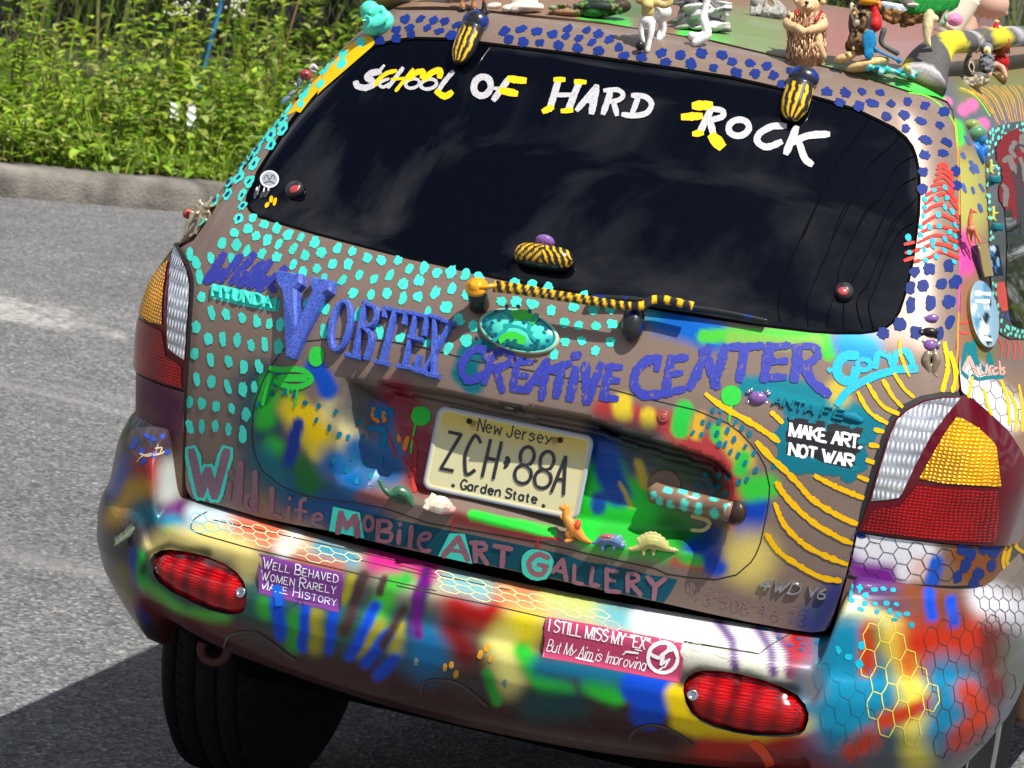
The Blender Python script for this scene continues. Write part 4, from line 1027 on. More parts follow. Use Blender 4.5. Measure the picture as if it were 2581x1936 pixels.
# hand-painted writing
tg.marks('''D 46 l 652,350 545,512
D 46 l 545,512 640,462
D 44 l 650,448 628,512
D 48 l 628,512 755,365
D 48 l 838,352 700,520
D 46 l 700,520 770,468
D 44 l 780,462 750,540
D 48 l 750,540 890,400
D 48 l 938,400 810,545
D 46 l 810,545 900,490
D 44 l 905,488 868,570
D 48 l 868,570 1030,436
D 44 l 953,556 957,572
E 52 s 318,985 280,935 215,950 165,1020 165,1090 215,1130 290,1090
E 46 l 350,960 300,1140
E 46 s 345,965 420,945 470,985 440,1030 355,1055
E 46 l 370,1045 410,1190
E 46 l 505,1000 475,1180
E 42 l 500,1010 590,1015
E 40 l 485,1090 560,1102
E 42 l 475,1178 570,1190
E 50 l 685,1010 560,1185
E 50 l 685,1010 655,1235
E 40 l 605,1130 665,1150
E 50 l 700,1065 825,1022
E 56 l 775,1045 745,1220
E 58 l 862,1060 830,1240
E 60 l 866,970 867,980
E 54 l 925,1030 932,1260
E 48 l 1020,1030 940,1260
E 54 l 1075,1045 1035,1235
E 42 l 1060,1045 1142,1046
E 40 l 1050,1122 1125,1132
E 46 l 1025,1232 1115,1240
E 62 s 1370,1000 1300,1010 1235,1085 1230,1165 1285,1220 1372,1215
E 40 l 1385,985 1365,1060
E 56 l 1455,990 1415,1212
E 46 l 1450,1000 1548,985
E 44 l 1435,1092 1515,1082
E 50 l 1410,1212 1525,1182
E 56 l 1690,925 1570,1172
E 62 l 1655,945 1740,1165
E 56 l 1790,925 1722,1160
F 48 l 395,922 585,915
F 62 l 485,930 450,1120
F 60 l 635,912 602,1122
F 46 l 615,922 752,912
F 44 l 620,1012 735,1008
F 48 l 590,1112 725,1108
F 60 l 815,922 790,1122
F 48 s 790,925 895,915 935,965 885,1020 800,1030
F 58 s 850,1040 905,1140 1000,1212''', alb(56, 64, 164, 1.2), 2, rag=.2)
tg.marks('''F 34 l 1006,1062 1012,1068
F 60 s 1170,975 1100,980 1052,1050 1080,1120 1150,1128 1168,1065
F 32 o 1220,1032 40,34
F 42 s 1290,1045 1308,965 1375,980 1400,1035 1420,965 1480,950 1522,1025
F 50 s 1060,1272 1130,1185 1280,1105 1430,1062 1540,1060''', alb(22, 185, 215, 1.25), 2, rag=.08)
tg.marks('''I 34 s 245,232 350,310 560,430 690,520
I 29 s 650,345 680,372 712,405
I 35 s 560,530 640,620 720,690 800,770 900,880 1040,970 1170,1030
I 34 s 680,780 760,890 900,1020 1050,1110 1140,1150
I 34 s 670,910 730,1040 850,1160 980,1230 1110,1280
I 34 s 620,1100 700,1210 850,1310 960,1365 1070,1385
I 31 s 920,735 1040,800 1210,870
I 31 l 1190,740 1240,760
I 29 l 1240,640 1275,652
I 29 l 1260,545 1305,552
I 28 l 1290,450 1335,462
F 26 s 1185,1205 1250,1320 1360,1392
F 26 s 1245,1155 1330,1280 1430,1335
F 25 s 1340,1130 1400,1230 1455,1290
F 23 s 1410,1090 1470,1180 1525,1230
F 17 s 1440,880 1450,980 1500,1100
F 29 s 1718,900 1738,1050 1705,1190
F 28 s 1753,960 1788,1080 1768,1195''', YEL, 1, rag=.22)
cM = crop(2281, 300, 300/1244.0)
globals()['cM'] = cM
RS = '''350,486 392,472 437,492|335,525 400,508 487,577|330,582 400,555 492,630|310,645 400,610 500,705|280,702 390,675 502,765|225,797 350,735 430,735 532,865|212,885 350,795 430,800 545,940|195,985 300,915 420,905 552,1030|180,1105 300,1025 400,1010 555,1090|150,1195 330,1125 555,1175|140,1292 340,1215 555,1295|110,1380 330,1305 555,1375|100,1492 250,1452 380,1392 555,1455'''
for ln in RS.split('|'): tg.stroke(spline(cM(ln), 6), 8.2, REDS, 1, rag=.16)
tg.spots(cM, '300,745 415,720 205,840 320,840 435,830 205,930 415,925 490,970 345,1005 190,1010 165,1130 255,1135 355,1125 520,1110 165,1215 465,1185 520,1230 285,1280 415,1260 290,1335 195,1365 410,1375 520,1340 325,1440 215,1480 510,1495', CYAN, 44, 62, -28, .16, 1, k=300/1244)
WP = '700,585 755,850 800,690 842,860 915,590'
for w_, c_, mi in ((98, TEAL, 1), (54, alb(126, 98, 112, 1.0), 2)):
    tg.lay += 1
    for k in ('700,585 757,850', '757,850 800,700', '800,700 842,862', '842,862 915,585'): tg.stroke(cG(k), w_*K4, c_, mi, rag=.05)
tg.marks('''G 38 l 932,780 926,880
G 40 l 938,712 940,718
G 44 l 1002,655 990,905
G 28 o 1066,900 34,46
G 36 l 1092,712 1090,950
G 34 l 1197,812 1190,978
G 32 l 1190,980 1250,992
G 24 l 1302,930 1300,1005
G 26 l 1305,872 1307,877
G 26 s 1405,880 1375,900 1370,1020
G 20 l 1340,945 1412,956
G 22 s 1450,1005 1505,1000 1490,970 1455,985 1455,1030 1505,1050''', alb(122, 92, 106, 1.0), 2, rag=.06)
tg.poly(cG('1575,925 1740,962 1768,1122 1550,1076'), TEAL, 1); tg.poly(cK('330,18 425,22 472,208 258,160'), TEAL, 1)
q = cK('872,212')[0]; tg.spot(*q, 200*K4, 190*K4, .2, TEAL, .05, 1, 22)
tg.marks('''G 40 l 1605,1085 1625,965
G 36 l 1625,965 1660,1055
G 36 l 1660,1055 1712,985
G 44 l 1712,985 1728,1105
G 24 o 1795,1030 28,44
G 30 l 1858,1010 1850,1132
G 24 s 1850,1010 1920,1020 1925,1060 1862,1074
G 24 s 1862,1074 1935,1090 1920,1140 1850,1132
G 30 l 1986,1075 1980,1150
G 32 l 1990,1032 1991,1036
G 32 l 2062,1052 2050,1180
G 24 s 2112,1130 2165,1125 2170,1092 2125,1098 2105,1150 2130,1195 2175,1198
K 38 l 385,45 292,158
K 38 l 385,45 442,182
K 26 l 330,122 418,134
K 32 l 485,72 492,192
K 28 s 462,76 540,82 552,116 492,130
K 30 l 512,132 562,206
K 32 l 608,96 712,116
K 34 l 662,112 655,222
K 34 s 940,170 875,150 822,200 842,260 900,272 930,222
K 30 l 880,214 935,222
K 30 l 1030,182 970,256
K 30 l 1030,182 1052,308
K 22 l 992,246 1046,262
K 26 l 1102,216 1100,320
K 26 l 1100,322 1152,332
K 26 l 1216,232 1202,332
K 26 l 1202,334 1252,342
K 28 l 1302,240 1302,376
K 26 l 1302,246 1368,256
K 24 l 1302,306 1352,312
K 28 l 1300,374 1382,382
K 28 l 1432,266 1432,378
K 26 s 1430,266 1488,276 1492,310 1436,324
K 30 l 1450,328 1512,398
K 32 l 1556,290 1602,348
K 32 l 1662,300 1602,348
K 32 l 1602,348 1594,424''', MAUVE, 1, rag=.08)
for d, x, y in (('9', 120, 395), ('7', 172, 412), ('3', 232, 440), ('-', 290, 425), ('5', 335, 460), ('0', 405, 478), ('6', 468, 492), ('-', 530, 480), ('4', 575, 510), ('6', 655, 535), ('7', 755, 552), ('3', 825, 565)):
    o = cL('%d,%d' % (x, y))[0]; tg.write(d, o, (19, 4), (4, -30), 2.7, alb(128, 98, 108, 1.0) if d != '3' or x < 500 else alb(45, 60, 140, 1.0), 2)
tg.build('tailgate', PM, car)
# black liner added behind the panels so that every gap reads as shade
ln = Part(BODY); ln.fill(np.array([(-1.15, .02), (1.15, .02), (1.15, VZ(1.72)), (-1.15, VZ(1.72))]), step=.05, off=-.06, col=(.01,)*3); ln.build('gap_shade_liner', DARK, car)
# ------------------------------------------------------------------ rear window
gl = Part(BODY); gl.fill(glass_uv, step=.02, off=-.0015, col=(.01,)*3)
ribbon(gl, GLASS, 6.5, m=4)
SIL = alb(205, 203, 205, 1.15)
gl.marks('''B 40 s 385,445 335,455 308,482 340,502 345,525 300,545 250,535 240,515
B 20 l 385,442 412,408
B 20 s 440,490 400,505 385,528 410,540 445,520
B 26 l 528,425 440,540
B 20 o 590,518 44,28 -15
B 22 o 690,522 50,30 -12
B 30 s 838,448 785,510 745,572
B 42 o 1022,536 52,60 20
B 38 s 1180,495 1150,540 1095,615
B 24 l 1095,548 1150,552
B 42 l 1492,505 1440,675
B 42 l 1620,515 1555,680
B 28 l 1480,590 1590,588
B 38 l 1728,540 1612,678
B 44 l 1728,540 1700,695
B 26 l 1655,622 1715,632
B 38 l 1815,575 1772,700
B 30 s 1782,562 1860,558 1895,590 1862,622 1795,632
B 34 l 1835,632 1855,708
B 34 s 1955,592 2030,600 2070,645 2040,700 1960,718 1895,710
B 34 l 1990,600 1950,705
C 44 l 272,680 205,820
C 36 s 270,675 340,685 340,725 235,752
C 42 l 270,762 290,840
C 40 o 445,792 64,50 -10
C 42 s 728,782 650,785 572,830 562,880 620,912 702,882
C 46 l 800,795 740,945
C 44 s 790,880 870,842 995,832
C 44 s 820,885 852,980 892,1015''', SIL*.82, 2, rag=.06)
gl.marks('''B 26 s 485,440 430,455 385,490 362,525
B 22 l 592,432 488,562
B 18 l 462,492 545,486
B 34 s 570,490 615,450 655,445 650,478
B 38 s 665,490 715,448 762,438 758,475
B 40 s 742,570 790,598 828,576
B 46 l 1192,490 1280,500
B 44 l 1140,562 1228,580
B 34 l 1475,494 1525,494
B 34 l 1602,506 1655,510
B 40 l 1405,688 1450,668
B 36 l 1520,688 1572,684
C 58 l 175,655 265,652
C 50 l 105,725 205,720
C 38 l 170,830 215,825
C 70 l 285,850 330,900''', alb(255, 200, 20, 1.15), 1, rag=.1)
gl.spots(cA, '1680,1235 1703,1250 1655,1270', YEL, 24, 44, 20, .06, 1)
gl.marks('''M 22 l 0,1310 90,1290
M 22 l 10,1400 80,1385
M 24 l 0,1480 80,1450''', REDS, 1); gl.spots(cM, '35,1240 45,1395', CYAN, 54, 66, -25, .12, 1, k=300/1244)
gl.marks('''C 6 s 1260,720 1150,880 1080,960 1000,1110 920,1290 840,1475
C 6 s 1450,830 1370,920 1250,1020 1180,1170 1090,1350 1030,1475
C 6 s 1530,965 1450,1010 1390,1080 1330,1220 1240,1310 1150,1475
C 6 s 1545,1100 1440,1160 1360,1310 1290,1475
C 6 s 1545,1230 1450,1340 1370,1475
F 7 s 945,0 860,180 790,330 720,510 690,660 700,760
F 6 s 1135,0 1060,140 1000,320 930,480 870,640 875,790
F 6 s 1300,0 1220,90 1150,250 1070,420 1060,520
F 6 s 1410,0 1320,160 1240,340 1170,470 1140,530
F 6 s 1535,10 1400,150 1330,330 1250,520 1185,610 1180,690 1215,810
F 6 s 1535,145 1440,210 1370,350 1290,560 1250,660 1280,810
F 6 l 1030,620 998,720 998,800
F 6 l 1095,640 1092,810''', (.002, .002, .003), 4, rag=0)
gl.build('rear_window', [GLASSM, ACR, SPK, RUB, DARK], car)
# ------------------------------------------------------------------ body shell: quarters, sides, roof
SH_R = np.concatenate([uvo(BODY, [(2047+22, 1607), (2094, 1600), (2101, 1578)]+TG_RIGHT[3:6])])
lampR = uv(BODY, LAMP_R)
_ri = uvo(BODY, LAMP_R[:10], 6); _li = uvo(BODY, cP('446,622 458,640 470,665 479,690 484,720 483,760 478,820 473,900 468,984'), 6)
_o1, _o2 = np.argsort(_ri[:, 1]), np.argsort(_li[:, 1])
def warpL(A):                                      # mirror image, fitted to the measured inner edge of the far lamp
    A = mir(A); d = np.interp(A[:, 1], _li[_o2, 1], _li[_o2, 0])+np.interp(A[:, 1], _ri[_o1, 1], _ri[_o1, 0]); k = 1-sstep(.70, .93, -A[:, 0]); return np.stack([A[:, 0]+d*k, A[:, 1]], 1)
lampL = warpL(lampR)
# shell outline (right half): up the tailgate edge, round the lamp, up the shut line, along the roof seam
r_edge = BODY.hit(dens(cP('2108,1572 2124,1499 2139,1446 2151,1395 2161,1345'), 10, closed=False))
lamp_out = BODY.hit(dens(cP('2163,1344 2239,1356 2375,1372 2483,1380 2540,1380 2566,1367 2582,1338 2592,1270 2590,1210 2584,1158 2573,1134 2541,1085 2499,1045 2458,1009 2430,992 2424,984'), 10, closed=False))
sh_line = BODY.hit(dens(cP('2423,975 2418,927 2414,879 2417,843 2420,785 2423,700 2423,613 2422,541 2421,469 2418,408 2414,360 2409,310 2403,277 2388,255 2360,243 2324,236'), 10, closed=False))
sh_seam = BODY.hit(dens(cP('2291,229 2181,193 2085,167 1958,140 1791,100 1660,80'), 10, closed=False)); sh_seam = sh_seam[sh_seam[:, 0] > .02]
half = np.concatenate([[(r_edge[0][0]+.004, 0.0)], r_edge, lamp_out, sh_line, sh_seam])
ymaxV = BODY.vmax
sill = np.array([(4.1, 0.0)]); top = np.array([(4.1, ymaxV), (-4.1, ymaxV), (-4.1, 0.0)])
loop = np.concatenate([dens([(r_edge[0][0]+.004, 0.0), (1.35, 0)], .05, closed=False)[::-1][:1], ])
SHELL = np.concatenate([mir(half)[::-1][::-1], ])
outer = np.concatenate([half[::-1], ])       # from seam centre down to the sill on the right
SHELL = np.concatenate([half, warpL(half), np.array([(-1.35, 0.0), (-4.1, 0.0), (-4.1, ymaxV*.5), (-4.1, ymaxV), (0, ymaxV), (4.1, ymaxV), (4.1, ymaxV*.5), (4.1, 0.0), (1.35, 0.0)])])
sh = Part(BODY)
def shell_fill(part, poly):
    V0 = [tuple(p) for p in poly]; n = len(V0); E_ = [(i, (i+1) % n) for i in range(n)]
    def grid(u0, u1, v0, v1, st):
        return np.stack(np.meshgrid(np.arange(u0, u1, st), np.arange(v0, v1, st)), -1).reshape(-1, 2)
    G = np.concatenate([grid(.56, 1.9, .01, ymaxV-.01, .0075), grid(-1.0, .56, VZ(1.70), ymaxV-.01, .012), grid(1.9, 4.05, .02, ymaxV-.01, .06), grid(-4.05, -1.0, .02, ymaxV-.01, .05), grid(-1.0, -.5, .01, VZ(1.70), .02)])
    G = G[inside(G, poly)]; d = seg_dist(G, poly); G = G[d > .004]
    r = geometry.delaunay_2d_cdt([Vector(p) for p in V0]+[Vector(p) for p in G], E_, [], 1, 1e-7)
    V = np.array([tuple(p) for p in r[0]]); P = BODY.pos(V[:, 0], V[:, 1]); c = np.tile(np.array(BROWN), (len(V), 1))
    nn = BODY.nrm(V[:, 0], V[:, 1]); f = (np.einsum('ij,ij->i', nn, CAM-P) > .02) & (V[:, 0] > -.9)
    q = c[f]; AB(q, project(P)[f], SHELL_AIR); c[f] = q
    part.add(P, [tuple(t) for t in r[2]], c, 0)
    k = np.array(poly); a = BODY.pos(k[:, 0], k[:, 1]); b = BODY.pos(k[:, 0], k[:, 1], np.full(n, -.014))
    part.add(np.concatenate([a, b]), [(i, (i+1) % n, n+(i+1) % n, n+i) for i in range(n)], BROWN, 0)
shell_fill(sh, SHELL)
sh.marks('''C 9 s 1500,575 1620,600 1720,680 1780,770 1790,840 1800,940
C 8 s 1815,545 1880,570 1950,640 2000,720''', alb(120, 225, 60, 1.2), 1, rag=.1)
for k in range(20):                               # orange lines on the roof edge
    a = np.array(cC('%f,%f' % (1800+k*24+rng.uniform(-8, 8), 548-k*1.2+rng.uniform(-8, 14)))[0]); b = np.array(cC('%f,%f' % (2000+k*15, 700+k*3+rng.uniform(0, 70)))[0])
    sh.stroke(spline([a, (a*.55+b*.45)+np.array([8, -10]), b], 5), 1.9, alb(225, 160, 60, 1.2), 1, rag=.3)
sh.marks('''M 8 s 520,0 540,180 550,380 565,700 570,1000
F 10 s 1808,700 1800,900 1795,1060 1800,1180''', alb(250, 150, 50, 1.2), 1, rag=.1)
sh.marks('F 12 s 1812,240 1816,420 1806,700', alb(225, 80, 160, 1.2), 1, rag=.1)
sh.spots(cC, '1835,965 1890,1020 1915,1045 1840,1165 1950,1165 1895,1180 1940,1290 1890,1055 1860,870', alb(70, 95, 150, 1.2), 26, 62, -25, .1, 1)
sh.marks('''F 30 s 1830,1060 1860,900 1890,1010 1910,1080
F 26 s 1890,1000 1900,890 1920,1010 1990,1080
F 26 l 1830,1080 1860,1110
F 24 s 1890,1100 1930,1120 1990,1110 2080,1105
F 20 s 1990,1080 1995,960 2030,1080''', alb(12, 115, 125, 1.2), 1)
sh.marks('''F 22 l 1835,1060 1872,985
F 22 l 1872,985 1920,1095
F 14 s 1940,1030 1945,1080 1975,1080 1980,1030
F 12 s 1995,1085 1998,1045 2020,1040
F 14 s 2045,1050 2020,1060 2025,1090 2050,1080
F 12 l 2058,1010 2066,1090
F 12 s 2092,1050 2072,1055 2090,1075 2078,1092''', alb(214, 160, 148, 1.2), 2, rag=.05)
sh.marks('''F 10 s 2050,870 2075,920 2065,980
F 10 s 2100,880 2115,930 2105,990
F 10 s 2140,885 2155,930 2145,1000
F 10 s 2175,885 2190,940 2180,1000
F 12 s 1815,770 1840,775 1860,760
F 12 s 1815,830 1845,840 1870,830''', alb(205, 70, 60, 1.2), 1, rag=.15)
def net(part, f, o, a, b, ni, nj, clip, col, w_, up=False):
    """a stencilled honeycomb: cell centres o + i a + j b (enlargement pixels)"""
    o, a, b = (np.array(q, float) for q in (o, a, b)); clip = np.array(clip, float); done = set(); part.lay += 1
    for i in range(ni):
        for j in range(nj):
            c_ = o+i*a+(j+.5*(i % 2))*b
            if not up and not inside(c_[None], clip)[0]: continue
            H = [c_+b*.5-a*.16, c_+b*.5+a*.16, c_+a*.60, c_-b*.5+a*.16, c_-b*.5-a*.16, c_-a*.60]
            H = [c_-a*.66, c_-a*.33+b*.5, c_+a*.33+b*.5, c_+a*.66, c_+a*.33-b*.5, c_-a*.33-b*.5]
            if up:
                c_ = o+(i+.5*(j % 2))*a+j*b*.75
                if not inside(c_[None], clip)[0]: continue
                H = [c_+b*.5, c_+a*.5+b*.25, c_+a*.5-b*.25, c_-b*.5, c_-a*.5-b*.25, c_-a*.5+b*.25]
            for k in range(6):
                p, q = H[k], H[(k+1) % 6]; m_ = tuple(np.round((p+q)/2/12).astype(int))
                if m_ in done: continue
                done.add(m_); j_ = rng.uniform(-3, 3, 2)
                part.stroke(np.array(f('%f,%f %f,%f %f,%f' % (*p, *((p+q)/2+j_), *q))), w_*K4, col, 1, rag=.2, cap=.1)
net(sh, cI, (1200, 1130), (88, 18), (-8, 96), 8, 4, [(1160, 1120), (1760, 1190), (1740, 1400), (1150, 1340)], alb(80, 66, 88, 1.2), 5.5)
net(sh, cF, (1830, 1080), (70, 34), (-6, 120), 8, 6, [(1820, 1090), (2000, 1120), (2212, 1240), (2212, 1420), (2000, 1400), (1880, 1210)], alb(120, 112, 100, 1.2), 5, True)
sh.spots(cI, '1830,1190 1880,1225 1960,1190 2030,1200 1850,1290 1930,1340 2010,1290 1800,1360 1900,1400', alb(30, 55, 125, 1.2), 58, 84, 20, .15, 1)
sh.marks('''I 22 s 2100,1180 2080,1260 2098,1340
I 22 s 2130,1170 2105,1270 2150,1310
I 22 s 2160,1080 2160,1170 2212,1210
F 18 s 1850,1290 1870,1220 1890,1110
F 18 s 2070,1130 2110,1260 2120,1400
F 18 s 2120,1200 2160,1300 2160,1440
F 16 s 1960,1180 1985,1280 2010,1340
F 16 s 2180,1160 2200,1300 2200,1440''', YEL, 1, rag=.15)
sh.spots(cL, '1200,30 1330,25', BLUE, 60, 30, 10, .15, 1)
ROOFP = paint_mat('roof_paint', .5, .1, .12)
shell = sh.build('body_shell', [ROOFP, ACR, GLIT, RUB, BLK, BRU], car)
# black edge below the right corner panel and round the lamps
bd = Part(BODY)
bd.stroke(np.array(cL('1110,285 1300,325 1500,345 1750,355 2000,350 2212,325')), 8, SEAMC, 0, rag=0, cap=0)
for L in (LAMP_R,):
    ribbon(bd, L, 6, m=0)
bd.poly(cP('2158,1342 2166,1338 2188,1266 2203,1205 2222,1147 2240,1096 2257,1058 2283,1034 2327,1010 2376,1000 2419,1000 2417,988 2374,989 2319,999 2269,1023 2242,1053 2223,1097 2206,1146 2189,1206 2168,1287'), SEAMC, 0)
bd.build('lamp_gasket', RUB, car)
bd = Part(BODY); bd.stroke(spline(cP('436,612 452,624 470,650 482,675 490,702 492,725 490,760 486,820 481,900 475,988 472,1040'), 4), 8, SEAMC, 0, rag=0, cap=0, base=.0075)
bd.build('lamp_gasket', RUB, car)
# ------------------------------------------------------------------ tail lamps
CLR = cP('2418,1004 2375,1004 2327,1013 2284,1036 2258,1060 2242,1098 2225,1151 2209,1206 2190,1270 2186,1284 2198,1261 2264,1254 2270,1244 2300,1180 2340,1105 2380,1050 2413,1003')
AMBER = cP('2407,1052 2425,1058 2443,1069 2462,1081 2478,1096 2493,1110 2505,1126 2508,1150 2511,1177 2514,1200 2517,1226 2485,1224 2456,1222 2415,1219 2375,1217 2345,1211 2315,1206 2345,1150 2380,1090')
CLR = cP('2417,1005 2375,1005 2328,1014 2285,1037 2259,1061 2243,1098 2226,1151 2210,1206 2196,1255 2194,1262 2230,1259 2262,1254 2272,1243 2305,1172 2345,1098 2380,1050')
for side in (1, -1):
    tl = empty('tail_light'); tl.parent = car
    sgn = (lambda A: A) if side > 0 else warpL
    p = Part(BODY); p.fill(sgn(lampR), step=.02, off=.004, skirt=.02, col=(.2, .01, .01)); hs = p.build('red_lens', L_DRED, tl)
    RL = cP('2200,1282 2266,1276 2310,1222 2380,1228 2510,1236 2512,1330 2500,1366 2375,1360 2240,1343 2172,1334')
    p = Part(BODY); p.fill(sgn(uv(BODY, RL)), step=.02, off=.0055, col=(.3, .01, .01)); p.build('red_reflector', L_RED, tl)
    p = Part(BODY); p.fill(sgn(uv(BODY, CLR)), step=.02, off=.0058, col=(.6,)*3); p.build('clear_lens', L_CLR, tl)
    p = Part(BODY); p.fill(sgn(uv(BODY, AMBER)), step=.02, off=.0062, col=(.8, .4, .01)); p.build('amber_lens', L_AMB, tl)
    tl.location = (0, 0, 0)
# ------------------------------------------------------------------ rear bumper
FOG_R = cH_ = cP('1722,1741 1724,1722 1735,1706 1752,1695 1775,1690 1810,1691 1860,1698 1920,1713 1970,1731 2010,1752 2030,1775 2038,1795 2038,1815 2030,1838 2015,1852 1990,1857 1950,1858 1900,1855 1850,1847 1800,1834 1765,1818 1742,1797 1728,1770')
FOG_L = cP('376,1433 378,1412 388,1396 405,1387 430,1385 470,1390 520,1402 565,1420 598,1443 615,1467 622,1491 621,1520 615,1540 600,1550 570,1549 530,1539 480,1518 430,1492 400,1470 383,1450')
fogR = uv(BUMP, FOG_R, 6); fogL = uv(BUMP, FOG_L, 6)
bp = Part(BUMP); bw = BUMP.u2+.22
arch = [(bw, 0.0), (bw, .17), (bw-.02, .26), (bw-.08, BUMP.vmax-.03), (bw-.16, BUMP.vmax)]
bl = np.concatenate([dens([(-bw, 0.0), (bw, 0.0)], .02, closed=False), dens(arch, .02, closed=False)[1:], dens([(bw-.17, BUMP.vmax), (-bw+.17, BUMP.vmax)], .02, closed=False), dens([(-u, v) for u, v in arch[::-1]], .02, closed=False)[:-1]])
bp.fill(bl, [fogR, fogL], step=.0062, col=alb(110, 95, 85, 1.2), air=BU_AIR, skirt=0, spread=1.45)
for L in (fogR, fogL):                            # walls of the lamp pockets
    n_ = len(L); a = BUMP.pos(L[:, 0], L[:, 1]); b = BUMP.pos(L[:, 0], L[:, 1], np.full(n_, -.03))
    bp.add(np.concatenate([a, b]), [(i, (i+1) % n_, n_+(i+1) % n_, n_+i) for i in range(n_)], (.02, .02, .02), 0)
SE = alb(60, 55, 45, 1.2)
bp.marks('''G 7 s 790,960 720,1000 692,1045 705,1075 760,1100 900,1140 1100,1195 1500,1290 1800,1360 2212,1450
G 6 l 830,1010 1200,1090 1600,1180 2212,1320
G 5 l 1700,1250 2212,1370
K 7 l 0,345 300,410 600,470 925,545
K 6 l 925,545 905,620
K 5 l 0,215 300,290 700,375
K 8 l 1780,695 2000,730 2212,760
L 8 l 110,690 400,740 570,768
L 6 l 575,765 640,715 760,645''', SE, 1, rag=.05)
net(bp, cG, (960, 1030), (78, 18), (10, 44), 9, 3, [(930, 1010), (1330, 1080), (1330, 1200), (930, 1110)], alb(250, 225, 170, 1.2), 6)
net(bp, cG, (1360, 1160), (84, 20), (6, 46), 5, 3, [(1340, 1130), (1720, 1200), (1720, 1280), (1340, 1240)], alb(240, 228, 180, 1.2), 5)
net(bp, cG, (740, 1000), (84, 22), (-10, 56), 4, 2, [(700, 980), (1000, 1040), (980, 1090), (700, 1060)], alb(120, 195, 212, 1.2), 6)
net(bp, cK, (300, 280), (96, 24), (14, 44), 12, 4, [(270, 260), (1300, 440), (1300, 560), (700, 460), (270, 360)], alb(232, 226, 170, 1.2), 6)
net(bp, cK, (1330, 590), (86, 22), (8, 50), 10, 3, [(1310, 570), (2200, 740), (2200, 800), (1310, 640)], alb(205, 200, 190, 1.2), 5)
net(bp, cL, (1200, 560), (92, -52), (30, 176), 7, 10, [(1210, 560), (1400, 550), (1560, 760), (1650, 1060), (1560, 1260), (1260, 1290), (1210, 900)], alb(228, 214, 90, 1.1), 7, True)
net(bp, cL, (1500, 620), (80, -44), (26, 168), 10, 12, [(1530, 580), (2040, 560), (2130, 900), (2060, 1300), (1650, 1420), (1640, 900)], alb(95, 58, 52, 1.1), 4.5, True)
net(bp, cL, (960, 900), (92, -44), (26, 176), 5, 8, [(950, 900), (1240, 820), (1300, 1400), (980, 1420)], alb(35, 115, 138, 1.1), 5, True)
net(bp, cL, (1930, 380), (60, 4), (10, 100), 6, 5, [(1930, 380), (2212, 360), (2212, 640), (1960, 620)], alb(90, 85, 95, 1.1), 5, True)
bp.spots(cL, '1140,360 1195,360 1285,370 1340,365 1400,372 1230,405 1145,435 1225,455 1290,458 1360,455 1420,460 1200,490 1300,505 1380,502 1430,525 1485,520 1410,555 1515,590', alb(25, 165, 190, 1.1), 38, 30, 10, .14, 1)
bp.marks('''L 22 l 1138,350 1140,425
L 20 l 1195,345 1192,385''', alb(25, 165, 190, 1.1), 1)
bp.spots(cL, '1060,745 1125,785 1190,830 940,815 1205,715', alb(25, 185, 212, 1.1), 42, 46, 0, .1, 1)
bp.spots(cL, '605,618 690,672 820,678 765,715 845,712 830,742 930,700', alb(30, 95, 140, 1.1), 34, 16, 10, .14, 1)
bp.spots(cG, '460,510 515,495 420,490 580,540 540,590 390,585 460,610 400,650 350,520 335,555', alb(45, 70, 165, 1.1), 34, 36, -25, .18, 1)
bp.spots(cK, '300,850 340,835 368,892 518,772 560,732 582,798', alb(215, 155, 45, 1.1), 30, 50, 15, .12, 1)
bp.spots(cK, '120,820 665,950', alb(120, 150, 150, 1.1), 30, 40, 0, .4, 1)
bp.marks('''G 12 s 380,600 430,615 500,600 520,590
G 8 s 360,650 400,610 470,600
G 8 s 470,570 510,565 500,590''', alb(190, 175, 140, 1.1), 1)
bp.marks('L 60 s 540,1325 600,1380 650,1470', alb(240, 75, 25, 1.1), 0, rag=.02)
bp.build('rear_bumper', PM, car)
# shaped edge of the tow covers and lower lip
for q in ('J s|905,720 930,660 1000,635 1100,640 1180,690 1260,750 1330,800', 'K s|150,1010 170,950 240,930 360,945 470,1010 560,1090', 'K s|1440,1300 1490,1230 1600,1210 1720,1250 1830,1330'):
    tc_ = Part(BUMP); h_, pts = q.split('|'); tc_.stroke(spline(globals()['c'+h_[0]](pts), 6), 8, (.03, .014, .014), 0, rag=0, h=.003); tc_.build('tow_cover_edge', VPL, car)
for F_, uvf in ((FOG_R, fogR), (FOG_L, fogL)):
    c_ = np.array(F_).mean(0); lo = Part(BUMP); inn = BUMP.hit([tuple(c_+(np.array(p)-c_)*.982) for p in dens(F_, 6)])
    V, F = cdt(inn, (), .012); d = seg_dist(V, inn); lo.add(BUMP.pos(V[:, 0], V[:, 1], -.010+.014*np.clip(d/.05, 0, 1)**.5), F, (.4, .01, .01), 0)
    fog = lo.build('fog_light', L_FOG, car)
    sp = Part(BUMP); xy = cP('1746,1752')[0] if F_ is FOG_R else cP('607,1493')[0]
    p, n = BUMP.frame(*xy); sp.lathe([(.010, -.006), (.010, .002), (.006, .003), (.006, .001), (.002, .001)], p, np.array(Vector(n).to_track_quat('Z', 'Y').to_matrix()), 14, col=(.05, .05, .05)); sp.build('screw', CHR, fog)
